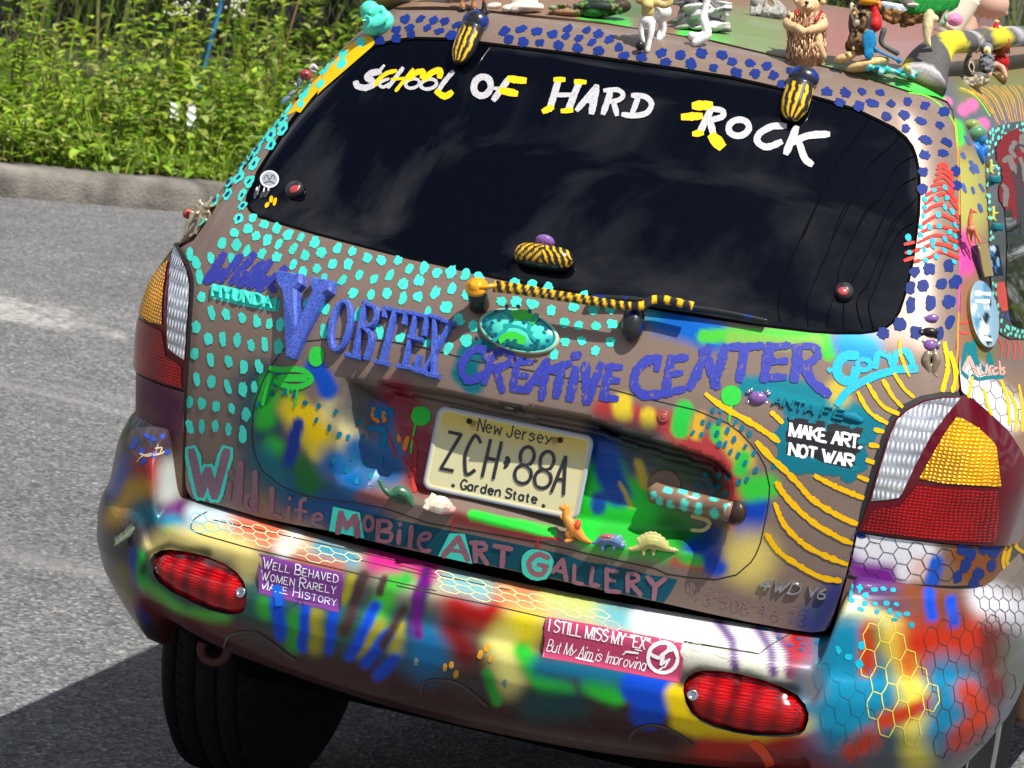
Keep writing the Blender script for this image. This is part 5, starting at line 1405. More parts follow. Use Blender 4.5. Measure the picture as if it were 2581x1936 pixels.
# ------------------------------------------------------------------ things fixed to the car
def lift(px, py, h, surf=None):                    # the point seen at (px, py) standing h proud of the surface
    surf = surf or BODY; p, n = surf.frame(px, py); d = ray(px, py)
    return p-d*h/max(.25, -(d @ n))
def PPM(p): return FPX/((np.asarray(p)-CAM) @ RC[2])   # photograph pixels per metre at a point
def basis(z, x=None):
    z = np.array(z, float); z /= np.linalg.norm(z); x = np.array(x if x is not None else RC[0], float); x -= z*(x @ z); x /= np.linalg.norm(x); return np.stack([x, np.cross(z, x), z], 1)
def fit(part, txt, o, end, ey, w_, col, m=0, **k):
    L = lettering(txt, (0, 0), (6, 0), (0, 8), k.get('small', 1.0), k.get('track', 1.0)); W = max(P[:, 0].max() for P, _, _ in L)
    part.write(txt, o, (np.array(end, float)-np.array(o, float))/W*6, ey, w_, col, m, **k)
def stripes(V, axis_pts, n_, frac, c0, c1):
    a, b = (np.array(q, float) for q in axis_pts); t = ((V-a) @ (b-a))/((b-a) @ (b-a))*n_
    return np.where(((t+.12*np.sin(V[:, 0]*300)) % 1 < frac)[:, None], np.array(c1), np.array(c0))
BK = (.012, .012, .013)
# window hinges
for i, (tip, top, wpx) in enumerate((((874, 392), (962, 172), 78), ((765, 742), (830, 520), 88))):
    f = cB if i == 0 else cC; a = lift(*f('%d,%d' % tip)[0], .010); b = lift(*f('%d,%d' % top)[0], .022); c_ = (a+b)/2; d = b-a; L = np.linalg.norm(d)
    p, n = BODY.frame(*f('%d,%d' % ((tip[0]+top[0])//2, (tip[1]+top[1])//2))[0]); X = np.cross(d, n); X /= np.linalg.norm(X); d /= L; Nn = np.cross(X, d); R = np.stack([X, d, Nn], 1)
    mb = MB(); th = np.linspace(0, 2*np.pi, 72, endpoint=False); V = []; Cc = []
    T = np.linspace(-1, 1, 26)
    for t in T:
        w_ = wpx*K4/PPM(c_)*(1-.62*max(0, -t)**2.2)*(1 if t > -.98 else .55)
        for q in th:
            h_ = .020*(1-.45*max(0, -t)**2); V.append((w_*np.cos(q), t*L*.52, max(-.004, h_*np.sin(q)) if np.sin(q) > 0 else -.004)); fr_ = np.cos(q)*2.05+.3*i
            on = np.sin(q) > 0 and (abs((fr_+.06*np.sin(t*9+i)) % 1-.5) < (.20 if i == 0 else .22)) and -.93 < t < (.72+.1*np.sin(q*7)); Cc.append(YEL if on else BK)
    F = [(i_*72+j, i_*72+(j+1) % 72, (i_+1)*72+(j+1) % 72, (i_+1)*72+j) for i_ in range(25) for j in range(72)]+[tuple(range(71, -1, -1)), tuple(range(25*72, 26*72))]
    mb.add(np.array(V) @ R.T+c_, F, np.array(Cc)); hg = mb.build('window_hinge', VPL, car)
    m2 = MB(); q = lift(*f('%d,%d' % (top[0]+18, top[1]-38))[0], .012); wv = wpx*K4/PPM(c_)
    m2.ellipsoid(q, (wv*1.12, L*.30, .022), R, 24, 12, col=BK); V = m2.v[0]; m2.c[0] = np.where((np.sin(V @ X*150)*np.sin(V @ d*130+.6) > .2)[:, None], BLUE, np.array(BK)); m2.build('hinge_cover', VPL, hg)
# rubber stops of the window
for px in ((744, 480), (2127, 737)):
    p, n = BODY.frame(*px); R = basis(n); r = 25/PPM(p); mb = MB(); mb.lathe([(r, -.002), (r, .004), (r*.93, .009), (r*.7, .013), (.001, .0145)], p, R, 28, col=(.018, .018, .02))
    st = mb.build('rubber_stop', VPL, car); m2 = MB(); m2.ellipsoid(lift(px[0]-2, px[1]-3, .0128), (r*.58, r*.5, .0035), R, 20, 8, col=alb(178, 62, 66, 1.2)); m2.build('paint_dab', VPL, st)
mb = MB(); a = lift(*cE('490,335')[0], .014); b = lift(*cE('840,390')[0], .014); p, n = BODY.frame(*cE('660,365')[0]); X = (b-a)/np.linalg.norm(b-a); Y = np.cross(n, X); R = np.stack([X, Y, np.cross(X, Y)], 1); L = np.linalg.norm(b-a)
th = np.linspace(0, 2*np.pi, 40, endpoint=False); V = []
for t in np.linspace(-1, 1, 44):
    e = (1-abs(t)**4.5)**.5 if abs(t) < 1 else .05
    for q in th: V.append((t*L*.52, e*np.cos(q)*31/PPM(p), e*np.sin(q)*.022))
V = np.array(V); Cc = np.where((((V[:, 0]/L*8.5+3.2*V[:, 1]*np.sign(V[:, 0])/L*2+.10*np.sin(V[:, 1]*300)) % 1) < .34)[:, None] & (V[:, 2] > -.002)[:, None] & (V[:, 1] > -.019)[:, None], YEL, np.array(BK))
mb.add(V @ R.T+(a+b)/2, [(i*40+j, i*40+(j+1) % 40, (i+1)*40+(j+1) % 40, (i+1)*40+j) for i in range(43) for j in range(40)], Cc); cs = mb.build('window_catch', VPL, car)
m2 = MB(); m2.ellipsoid(lift(*cE('672,268')[0], .012), (26/PPM(p), 17/PPM(p), .016), R, 18, 10, col=(.4, .2, .6)); m2.build('gem', GEM, cs)
# oval badge
c_ = np.array(cE('515,828')[0]); p, n = BODY.frame(*c_); em = Part(BODY)
def oval(k, kx=1.0): return ellipse(c_[0], c_[1], 98*k*kx, 50*k, math.radians(14.5), 40)[:-1]
rings = [(1.06, 0.0), (1.05, .006), (.97, .009), (.94, .006), (.90, .008), (.7, .013), (.4, .015), (.05, .016)]
V = []; 
for k, h in rings: q = BODY.hit(oval(k)); V.append(BODY.pos(q[:, 0], q[:, 1], np.full(40, h)))
Vv = np.concatenate(V); cc = np.concatenate([np.tile(np.array(cl_), (40, 1)) for cl_ in (alb(190, 175, 140), alb(200, 190, 150), alb(110, 225, 210), alb(10, 120, 125), alb(25, 150, 150), alb(70, 215, 200), alb(90, 225, 205), alb(90, 225, 205))])
em.add(Vv, [(i*40+j, i*40+(j+1) % 40, (i+1)*40+(j+1) % 40, (i+1)*40+j) for i in range(7) for j in range(40)]+[tuple(range(280, 320))], cc)
def emk(pts, w_, col, h): em.stroke(spline(cE(pts), 6), w_*K4, col, 0, h=.0035, base=h, rag=0)
em.lay = 520
em.stroke(spline(cE('490,745 560,740 610,770'), 5), 26, alb(60, 205, 60), rag=0); em.stroke(spline(cE('420,890 480,870 545,895'), 5), 24, alb(60, 205, 60), rag=0)
em.lay = 0
for pts in ('445,712 480,765 440,830 375,890', '630,740 590,800 590,860 640,910', '440,805 520,815 600,850'): emk(pts, 30, alb(30, 165, 160), .0125)
em.kk = 0
for x, y in cE('360,790 385,720 350,830 430,920 380,860 590,720 650,780 690,830 640,900 600,930 520,690 450,690 480,770 560,780 500,900 455,900 330,770 700,900 310,800 540,935 670,940 410,760'):
    em.lay = 560; em.spot(x, y, 11, 10, 0, alb(10, 95, 125), .2)
for x, y in cE('360,765 378,768 358,795 375,790 680,855 695,860 672,872 690,878'): em.lay = 300; em.spot(x, y, 9, 12, .3, YEL, .05)
em.build('oval_badge', VGLOSS, car)
# wiper
def WP_(s, h): return np.array([lift(*q, h) for q in cE(s)])
mb = MB(); a = lift(*cE('265,665')[0], .004); p, n = BODY.frame(*cE('265,665')[0]); b = WP_('250,560', .045)[0]; mb.tube([a, a+(b-a)*.6, b], [.019, .018, .017], 18, col=BK); wp = mb.build('wiper', VPL, car)
mb = MB(); ax = (b-a)/np.linalg.norm(b-a); mb.lathe([(.021, 0), (.021, .008), (.012, .010), (.012, .016), (.004, .016)], b, basis(ax), 20, col=alb(235, 165, 20)); mb.tube(WP_('240,552 300,548 375,540', .050), [.012, .010, .009], 10, flat=.5, col=alb(235, 165, 20)); mb.build('pivot_cap', VPL, wp)
P = spline(WP_('360,545 500,562 700,595 940,632 1090,655 1200,668', .045)[:], 16); mb = MB(); mb.tube(P, np.linspace(.0115, .0075, len(P)), 12, flat=.7, up=n, col=BK)
V = mb.v[0]; L0, L1 = P[0], P[-1]; t = ((V-L0) @ (L1-L0))/((L1-L0) @ (L1-L0)); U_ = (V-L0) @ np.array(RC[1]); mb.c[0] = np.where((((t*17+U_*26) % 1) < .36)[:, None], YEL, np.array(BK)); mb.build('wiper_arm', VPL, wp)
P = spline(WP_('1175,668 1280,664 1330,632 1400,626 1490,644 1590,668', .040), 10); mb = MB(); mb.tube(P, .0085, 10, flat=.7, up=n, col=BK); V = mb.v[0]; t = (V-P[0]) @ RC[0]/.17; mb.c[0] = np.where(((t*7.5) % 1 < .4)[:, None] & (t < .75)[:, None], YEL, np.array(BK)); mb.build('blade_holder', VPL, wp)
P = spline(WP_('960,622 1200,630 1500,668 1800,712 2050,762', .014), 10); mb = MB(); mb.tube(P, np.linspace(.008, .004, len(P)), 8, flat=1.4, up=n, col=BK); V = mb.v[0]; t = (V-P[0]) @ RC[0]; mb.c[0] = np.where((np.sin(t*120)+np.sin(t*47) > 1.1)[:, None], BLUE*.8, np.array(BK)); mb.build('wiper_blade', VPL, wp)
mb = MB(); a, b = WP_('1232,668 1205,870', .018); p, nn = BODY.frame(*cE('1220,800')[0]); d = (b-a); L = np.linalg.norm(d); d /= L; X = np.cross(d, nn); R = np.stack([X, d, np.cross(X, d)], 1)
mb.ellipsoid((a+b)/2-nn*.004, (.021, L*.56, .022), R, 24, 16, col=BK); V = mb.v[0]; mb.c[0] = np.where((np.sin((V-a) @ d*90+.5)*np.sin((V-a) @ X*110+1.2) > .35)[:, None], BLUE*.6, np.array(BK)); mb.build('wiper_rest', VPL, car)
# number plate
tp = math.radians(10.5); pc = at_y(1279.5, 1166, -.052); kpl = .985
pl = Plane(pc, (1, 0, 0), (0, math.sin(tp), math.cos(tp)))
PLC = alb(226, 220, 170, 1.3); mb = Part(pl)
def rr(hw, hh, r, n=7):
    o = []
    for sx, sy, a0 in ((1, 1, 0), (-1, 1, 90), (-1, -1, 180), (1, -1, 270)):
        for k in range(n): a = math.radians(a0+90*k/(n-1)); o.append((sx*(hw-r)+r*math.cos(a), sy*(hh-r)+r*math.sin(a)))
    return np.array(o)
hw, hh = .1525*kpl, .0785*kpl
prof = [(0, -.003, 0), (0, .0018, 0), (.004, .0026, 0), (.008, .0012, 1), (.010, .0006, 1)]
V = []; cc = []
for ins, z, q in prof: k = rr(hw-ins, hh-ins, .016-ins*.6); V.append(pl.pos(k[:, 0], k[:, 1], np.full(len(k), z))); cc.append(np.tile(np.array(alb(178, 184, 196) if q == 0 else PLC), (len(k), 1)))
m_ = len(V[0]); mb.add(np.concatenate(V), [(i*m_+j, i*m_+(j+1) % m_, (i+1)*m_+(j+1) % m_, (i+1)*m_+j) for i in range(4) for j in range(m_)], np.concatenate(cc))
Vc, Fc = cdt(rr(hw-.010, hh-.010, .010), (), .006); cpl = np.tile(np.array(PLC), (len(Vc), 1)); top_ = sstep(.01, .065, Vc[:, 1])[:, None]; cpl = cpl*(1-top_)+np.array(alb(232, 205, 84, 1.3))*top_   # the plate fades from cream to yellow
for sx in (-1, 1):
    d = np.hypot((Vc[:, 0]-sx*.078)/.8, Vc[:, 1]-.060+np.maximum(0, .055-Vc[:, 1])*.35); q = (.85*(1-sstep(.004, .014, d)))[:, None]; cpl = cpl*(1-q)+np.array(alb(120, 66, 22))*q
mb.add(pl.pos(Vc[:, 0], Vc[:, 1], np.full(len(Vc), .0006)), Fc, cpl)
plate = mb.build('licence_plate', VPL, car)
CHAR = (.018, .018, .022)
tx = Part(pl); tx.lay = 16
fit(tx, 'New Jersey', cH('500,455')[0], cH('955,545')[0], np.array((14, -74))*K4, 4.0, CHAR, serif=3.6)
for ch, o, e in (('Z', '275,690', '350,705'), ('C', '405,712', '478,728'), ('H', '532,738', '600,752'), ('8', '722,770', '805,790'), ('8', '845,800', '928,818'), ('A', '960,835', '1035,850')):
    o = np.array(cH(o)[0]); e = np.array(cH(e)[0]); Wd = {'8': 5, 'C': 6}.get(ch, 6); tx.write(ch, o, (e-o)/Wd*6, np.array((50, -225))*K4, 8.2, CHAR, h=.0022, base=.0006)
tx.poly(cH('672,618 690,612 703,625 706,650 690,680 672,695 660,690 668,668 660,655 672,640'), CHAR, off=.0012)
fit(tx, 'Garden State', cH('395,815')[0], cH('865,908')[0], np.array((10, -56))*K4, 4.8, CHAR)
tx.build('plate_lettering', VPL, plate)
for x, y in (('450', '398'), ('1013', '515')):
    p = pl.pos(*pl.hit(cH(x+','+y)).T)[0]; k = MB(); k.lathe([(.0055, 0), (.005, .003), (.002, .004)], p, basis(pl.n), 14, col=alb(70, 42, 24)); k.build('rusty_screw', VMAT, plate)
for x, y in (('350', '796'), ('910', '922')):
    p = pl.pos(*pl.hit(cH(x+','+y)).T)[0]; k = MB(); k.lathe([(.0038, 0), (.0038, .0009), (.0005, .001)], p, basis(pl.n), 12, col=alb(60, 50, 40)); k.build('bolt_hole', VPL, plate)
# label in the recess, key hole, grip
lb = Part(BODY); lb.poly(cH('640,268 785,300 775,332 655,312 640,290'), (.012, .012, .013), h=.004, bev=.6); o, e = cH('675,305')[0], cH('725,312')[0]; lb.lay = 130; fit(lb, 'WINDOW', o, e, (.6, -5.2), 1.2, (.5, .5, .5)); lb.build('window_switch', VPL, car)
p, n = BODY.frame(*cH('1655,368')[0]); k = MB(); r = 15/PPM(p); k.lathe([(r, -.003), (r, .003), (r*.86, .004), (r*.72, .0015), (r*.62, .003), (.001, .003)], p, basis(n), 26, col=alb(176, 84, 74)); k.build('key_lock', VPL, car)
k = MB(); P = spline([lift(*q, h) for q, h in zip(cH('1590,835 1640,855 1760,885 1920,925 2080,962'), (.022, .028, .032, .032, .026))], 9); k.tube(P, np.concatenate([[.011, .016], np.full(len(P)-2, .0192)]), 40, col=BROWN*.9)
Vd = []
V = k.v[0]; P2 = project(V); c_ = k.c[0].copy(); AB(c_, P2, [(cH, TEAL, r_, .12, .95, q) for q, r_ in (('1590,850 1592,862', 16), ('1670,822 1690,830', 18), ('1760,830 1785,835', 13), ('1845,858 1860,860', 15), ('1950,880 1975,884', 12), ('2045,925 2062,932', 17), ('1628,886 1630,905', 16), ('1692,905 1694,930', 18), ('1778,895 1784,940', 19), ('1870,925 1866,960', 21), ('1966,958 1968,982', 20))]); k.c[0] = c_
gh = k.build('door_handle', VGLOSS, car)
k = MB(); p, n = BODY.frame(*cH('1660,800')[0]); k.lathe([(.031, -.01), (.031, .003), (.027, .008), (.022, .006), (.001, .005)], p, basis(n), 30, col=BROWN); k.tube([lift(*cH('1600,842')[0], .0), lift(*cH('1595,838')[0], .026)], .013, 12, col=BROWN); k.build('handle_base', VGLOSS, gh)
k = MB(); k.tube([lift(*cH('2072,958')[0], .026), lift(*cH('2100,965')[0], .020)], [.0215, .023], 24, col=alb(60, 40, 34)); k.build('handle_collar', VGLOSS, gh)
# raised letters of the big name
GL3 = mat('glitter_blue', rough=.3, coat=.6, vcol=True, noise=(330, .5, 2.7), bump=(700, .6, .002))
VB = alb(54, 76, 158, 1.2)
vt = Part(BODY); vt.poly(cD('1003,466 1166,490 1163,552 1130,588 1138,800 1225,592 1208,566 1216,506 1356,531 1342,600 1302,622 1112,1000 1068,1000 1046,640 1042,600 1003,545'), VB, h=.024, bev=5.5); vt.build('raised_letter', [GL3], car)
for ch in ('O|o|1383,795', 'R|1535,655 1470,985|1535,660 1600,690 1605,750 1580,790 1510,810|1535,810 1575,870 1545,992|1430,975 1500,990', 'T|1655,735 1660,690 1790,720 1778,780|1722,705 1640,1020|1612,1018 1670,1030', 'E|1848,730 1775,1050|1822,722 1918,745 1900,850|1815,870 1885,885|1750,1045 1850,1062 1868,990', 'X|1965,745 1955,1090|2065,780 1900,1075|1945,740 1995,755|2020,770 2080,785|1852,1072 1910,1085|1928,1095 1985,1108'):
    q = ch.split('|'); vt = Part(BODY)
    if q[1] == 'o': vt.stroke(np.array(cD(' '.join('%f,%f' % tuple(p) for p in ellipse(1383, 796, 55, 150, math.radians(11), 40)))), 36*K4, VB, h=.013, rag=0, cap=0)
    else:
        for s_ in q[1:]:
            P = np.array(cD(s_)); vt.stroke(spline(P, 6) if len(P) > 2 and q[0] != 'T' and q[0] != 'E' else P, 34*K4, VB, h=.013+.0006*len(vt.v), rag=0)
    vt.build('raised_letter', [GL3], car)
bd = Part(BODY); bd.poly(cD('568,545 590,530 800,575 1000,635 988,702 950,700 760,665 566,618'), TEAL, 0); bd.lay = 4; fit(bd, 'HYUNDAI', cD('585,605')[0], cD('975,688')[0], np.array((7, -66))*K4, 6.6, TEAL, h=.006); bd.build('maker_badge', ACR, car)
bd = Part(BODY); fit(bd, '4WD', cL('565,362')[0], cL('808,398')[0], np.array((34, -58))*K4, 7.0, (.6,)*3, h=.0045); fit(bd, 'V6', cL('868,405')[0], cL('975,425')[0], np.array((16, -58))*K4, 7.0, (.6,)*3, h=.0045); bd.build('chrome_badge', CHR, car)
TCH = mat('teal_chrome', (.03, .34, .42), .16, .85, coat=.5); bd = Part(BODY); fit(bd, 'ANTA', cI('655,292')[0], cI('905,352')[0], np.array((16, -48))*K4, 6.4, TDK, h=.005); fit(bd, 'FE', cI('950,360')[0], cI('1085,388')[0], np.array((24, -52))*K4, 6.4, TDK, h=.005)
bd.build('model_badge', TCH, car)
# stickers
st = Part(BODY); K_ = np.array(cI('700,370 760,350 860,365 960,385 1100,395 1230,425 1290,470 1240,560 1245,660 1220,720 1130,770 1010,740 830,720 690,690 655,640 690,560 672,480'))
st.poly(np.array([q+rng.normal(0, 5, 2) for q in dens(K_, 9)]), alb(12, 116, 134), 1); st.poly(cI('745,372 860,385 1000,402 1215,440 1205,560 1168,700 1000,662 738,602 735,480'), (.012, .012, .012), 0)
fit(st, 'MAKE ART,', cI('760,486')[0], cI('1200,566')[0], np.array((8, -74))*K4, 7.2, (.85,)*3, 0, serif=4.2, track=.55); fit(st, 'NOT WAR', cI('756,604')[0], cI('1150,680')[0], np.array((8, -70))*K4, 7.2, (.85,)*3, 0, serif=4.2, track=.55)
st.spots(cI, '780,376 900,396 1010,404 1150,430 1210,520 1160,690 900,640', alb(14, 122, 140), 44, 34, 0, .35, 1); st.marks('I 12 l 985,400 985,460', alb(14, 122, 140), 1); st.build('slogan_sticker', [VPL, ACR], car)
st = Part(BUMP); st.poly(cJ('1112,148 1380,210 1640,268 1625,400 1608,515 1360,455 1112,392'), alb(112, 52, 132, 1.05), 0, step=.0035); st.lay = 45
for t_, o, e in (('Well Behaved', '1138,232', '1602,326'), ('Women Rarely', '1125,305', '1588,396'), ('Make History', '1118,362', '1590,474')): fit(st, t_, cJ(o)[0], cJ(e)[0], np.array((7, -58))*K4, 2.5, (.86, .84, .88) if t_[0:2] != 'Ma' else (.66, .72, .86), 0, serif=2.0, small=.74)
fit(st, 'Laurel Thatcher Ul', cJ('1440,462')[0], cJ('1585,490')[0], np.array((1, -13))*K4, 1.1, (.7, .68, .75), 0, small=.8) if False else None
st.stroke(cJ('1225,360 1235,400 1240,450'), 60*K4, alb(20, 95, 205), 1, rag=.1); st.marks('''J 4 l 1340,425 1500,455
J 4 s 1330,470 1370,430 1390,460 1380,490''', (.03, .03, .04), 1); st.build('purple_sticker', [VPL, ACR], car)
st = Part(BUMP); st.poly(cK('932,540 1200,585 1500,645 1785,702 1775,800 1752,948 1500,900 1200,842 903,788'), alb(176, 58, 96, 1.1), 0, step=.0035); st.lay = 45
fit(st, 'I STILL MISS MY "EX"', cK('938,622')[0], cK('1560,742')[0], np.array((8, -66))*K4, 3.3, (.86, .82, .84), 0, serif=2.8, track=.7); fit(st, 'But My Aim is Improving', cK('928,748')[0], cK('1535,872')[0], np.array((22, -72))*K4, 2.5, (.86, .82, .84), 0, track=.4)
st.marks('''K 12 l 1112,792 1215,816
K 8 l 1478,738 1520,748
K 24 o 1650,792 92,92
K 8 l 1402,772 1425,752
K 14 l 1420,752 1495,762''', (.86, .82, .84), 0, rag=0); st.marks('''K 22 s 1690,745 1650,770 1620,790 1560,760
K 26 l 1650,775 1640,830
K 16 l 1640,830 1690,800
K 12 l 1690,800 1660,850
K 14 l 1650,850 1625,868
K 26 o 1697,735 8,8''', (.86, .82, .84), 0, rag=.1); st.build('red_sticker', [VPL], car)
st = Part(BODY); q = cA('1670,1110')[0]; st.poly(ellipse(q[0], q[1], 24, 22, 0, 26)[:-1], (.7, .7, .72)); st.poly(ellipse(q[0], q[1], 20, 18, 0, 26)[:-1], alb(170, 176, 184)); st.marks('''A 6 s 1635,1110 1655,1085 1670,1115 1690,1085 1705,1110
A 8 s 1640,1135 1670,1125 1700,1138''', (.05, .06, .07), rag=.1)
st.marks('''A 6 l 1610,1150 1595,1205
A 6 l 1640,1170 1635,1210
A 6 l 1670,1170 1660,1200''', (.35, .33, .3), rag=.1); st.spots(cA, '1585,1200 1625,1205 1655,1195', (.04, .04, .045), 22, 60, 20, .05); st.spots(cA, '1592,1170 1636,1175 1664,1172', (.75, .73, .7), 10, 26, 20, .05); st.build('round_sticker', [VPL], car)
# side window with its trim, mirrored on the far side
cN = crop(2281, 650, 300/1244.0)
TRIM = cM('1244,22 1100,40 985,72 905,112 868,160 852,250 838,400 838,600 858,900 872,1200')+cN('888,250 904,500 922,620 942,700 985,795 1080,848 1244,852')
WIN = cM('1244,168 1120,180 1040,196 1003,232 988,330 1000,600 1030,1000 1052,1300')+cN('1042,250 1062,500 1090,650 1132,722 1244,752')
tu = uvo(BODY, TRIM, 8); wu = uvo(BODY, WIN, 8)
def extend(A, du): return np.concatenate([A, [(A[-1][0]+du, A[-1][1]), (A[0][0]+du, A[0][1])]])
for side in (1, -1):
    sg = (lambda A: A) if side > 0 else mir
    tr = Part(BODY); tr.fill(sg(dens(extend(tu, .75), .02)), step=.02, off=.0022, col=(.012, .012, .013))
    if side > 0:
        tr.lay = 70
        tr.spots(cM, '880,148 905,120 1160,80 1215,55 1070,80 1105,145 1135,130 1185,135 1225,120 1040,165 1085,160 1020,90 965,110 940,130 1005,140 910,170 965,200 1000,200 905,210 880,245 935,265 975,275 845,240 870,295 840,300 905,345 950,340 865,375 960,440 850,540 880,480 910,505 965,520 970,575 945,500 850,690 850,800 870,810 870,870 865,945 885,950 870,1035 890,1040 885,1190 880,1260 905,1240', alb(105, 230, 205), 26, 44, 8, .12, 0, k=300/1244)
        tr.spots(cN, '905,270 935,290 910,370 940,375 925,470 960,500 935,570 960,580 955,650 995,660 990,760 1030,760 1050,720 1070,735 1110,740 1135,740 1165,770 1215,770 1065,805 1095,790 1145,810 1185,825 1235,825', alb(105, 230, 205), 26, 44, 8, .12, 0, k=300/1244)
        tr.spots(cN, '1000,600 1060,600 1075,640', BLUE, 40, 60, 10, .12, 0, k=300/1244)
        tr.marks('M 60 l 985,1390 1010,1500', alb(205, 48, 40), rag=.2) if False else tr.stroke(np.array(cN('990,290 1000,400 1030,520')), 24, alb(208, 44, 36), 0, rag=.12)
    trm = tr.build('window_trim', VPL, car)
    wd = Part(BODY); wd.fill(sg(dens(extend(wu, .7), .02)), step=.02, off=.0034, col=(.02, .02, .025))
    if side > 0:
        wd.lay = 110
        wd.marks('''M 130 s 1150,210 1060,300 1050,420
M 150 s 1230,260 1180,420 1100,560
M 110 s 1100,620 1060,760 1080,880
M 90 s 1220,560 1200,800 1160,1000''', alb(120, 24, 30), 1, rag=.1)
        wd.marks('''M 40 s 1230,180 1200,230 1225,330
M 30 s 1130,250 1090,330 1130,400
M 36 s 1020,440 1070,420 1130,560
M 34 s 1010,700 1040,760 1030,900
M 26 s 1190,420 1220,520 1215,640''', alb(118, 112, 108), 1, rag=.25)
        wd.marks('''M 16 s 1130,330 1180,280 1240,300
M 20 s 1110,560 1160,800 1170,1100
M 26 s 1170,480 1200,760 1210,1200
M 12 s 1060,1300 1080,1400 1110,1320''', (.03, .03, .035), 1, rag=.2)
    wd.build('side_window', [GLASSM, ACR], trm)
# roof rails
RM = MB(); RP = [at_y(2318, 214, .50), at_y(2345, 150, .58), at_y(2385, 110, .70), at_y(2450, 104, .95)]; RP += [RP[-1]+np.array([.0, .6, .004]), RP[-1]+np.array([-.01, 1.3, -.01])]
P = spline(RP, 8)
for s_ in (1, -1):
    k = MB(); Q = P*np.array([s_, 1, 1]); k.tube(Q, np.concatenate([np.linspace(.052, .032, 14), np.full(len(P)-14, .030)]), 16, flat=.75, col=(.3, .28, .25)); V = k.v[0]; t = (V[:, 1]-.5)*5.2
    c_ = np.where((np.sin(t*2.3+V[:, 2]*22+V[:, 0]*40) > .25)[:, None], alb(222, 206, 40), alb(92, 90, 88)); c_ = np.where((np.sin(t*2.7+2) > .93)[:, None], (.4, .39, .39), c_); k.c[0] = c_; k.build('roof_rail', VMAT, car)
# wheels
TYRE = mat('tyre_rubber', (.007, .007, .0075), .85, spec=.2, noise=(40, .8, 1.3)); ALU = mat('wheel_alloy', (.45, .45, .46), .35, .9)
def make_wheel(x, y):
    k = MB(); R_ = .36; w_ = .112; pr = [(.225, -w_*.85), (.30, -w_), (.335, -w_*.98), (R_-.008, -w_*.80)]
    for a in (-.62, -.22, .22, .62): pr += [(R_, a*w_-.012-.01), (R_, a*w_-.004), (R_-.009, a*w_-.003), (R_-.009, a*w_+.003), (R_, a*w_+.004)]
    pr += [(R_-.008, w_*.80), (.335, w_*.98), (.30, w_), (.225, w_*.85)]
    Rx = np.array([[0, 0, 1], [0, 1, 0], [-1, 0, 0]], float); k.lathe(pr, (x, y, R_), Rx, 72, col=(.016,)*3)
    for i in range(72):                           # tread cuts
        a = 2*np.pi*i/72
        for s_ in (-1, 1):
            c0 = np.array([x+s_*w_*.78, y+math.cos(a)*(R_-.002), R_+math.sin(a)*(R_-.002)]); c1 = np.array([x+s_*w_*.45, y+math.cos(a+.05)*(R_+.001), R_+math.sin(a+.05)*(R_+.001)]); k.tube([c0, c1], .0022, 4, col=(.004,)*3)
    t = k.build('wheel', TYRE, car); m2 = MB(); s_ = 1 if x > 0 else -1
    m2.lathe([(.20, 0), (.222, .03*1), (.222, .10), (.19, .10), (.17, .07), (.05, .085), (.001, .09)], (x, y, R_), Rx*np.array([[1, 1, s_], [1, 1, 1], [s_*1.0, 1, 1]]) if s_ < 0 else Rx, 40, col=(.4,)*3); m2.build('rim', ALU, t)
for x in (-.715, .735):
    for y in (.80, 3.42): make_wheel(x, y)
k = MB(); k.tube(spline([at_y(*q, .12) for q in cJ('765,690 758,745 785,795 845,815 900,790 925,730')], 5), .010, 12, col=alb(150, 40, 40)); k.build('tow_hook', mat('hook_paint', (.05, .008, .008), .6), car)
# underbody and front end
k = MB(); k.box((0, 2.1, .46), (.62, 1.75, .13), bev=.03, col=(.01,)*3); k.box((0, .55, .52), (.66, .34, .12), bev=.04, col=(.01,)*3); k.tube([(-.65, .8, .36), (.65, .8, .36)], .05, 12, col=(.01,)*3); k.tube([(-.65, 3.42, .36), (.65, 3.42, .36)], .04, 12, col=(.01,)*3); k.build('underbody', DARK, car)
fm = MB(); secs = [(2.42, .90, 1.72, .52), (2.62, .90, 1.55, .62), (2.95, .90, 1.16, .76), (3.05, .90, 1.04, .84), (3.6, .88, 1.00, .82), (4.0, .82, .92, .76), (4.12, .74, .80, .66)]; V = []
for y, wl, zt, wt in secs:
    for x, z in ((-wl, .42), (-wl, .95 if zt > 1 else zt*.9), (-wt, zt-.02), (-wt*.6, zt+.02), (wt*.6, zt+.02), (wt, zt-.02), (wl, .95 if zt > 1 else zt*.9), (wl, .42)): V.append((x, y, z))
fm.add(V, [(i*8+j, i*8+j+1, (i+1)*8+j+1, (i+1)*8+j) for i in range(6) for j in range(7)]+[tuple(range(48, 56))], BROWN); fm.build('front_body', PAINT, car)
k = MB(); 
for s_ in (-1, 1): k.box((s_*.84, 2.1, .42), (.03, .85, .12), bev=.02, col=BROWN*.7)
k.build('door_sills', PAINT, car) if False else None
for s_ in (-1, 1): k = MB(); k.box((s_*.845, 2.12, .50), (.028, .92, .13), bev=.02, col=BROWN*.8); k.build('door_sill', PAINT, car)
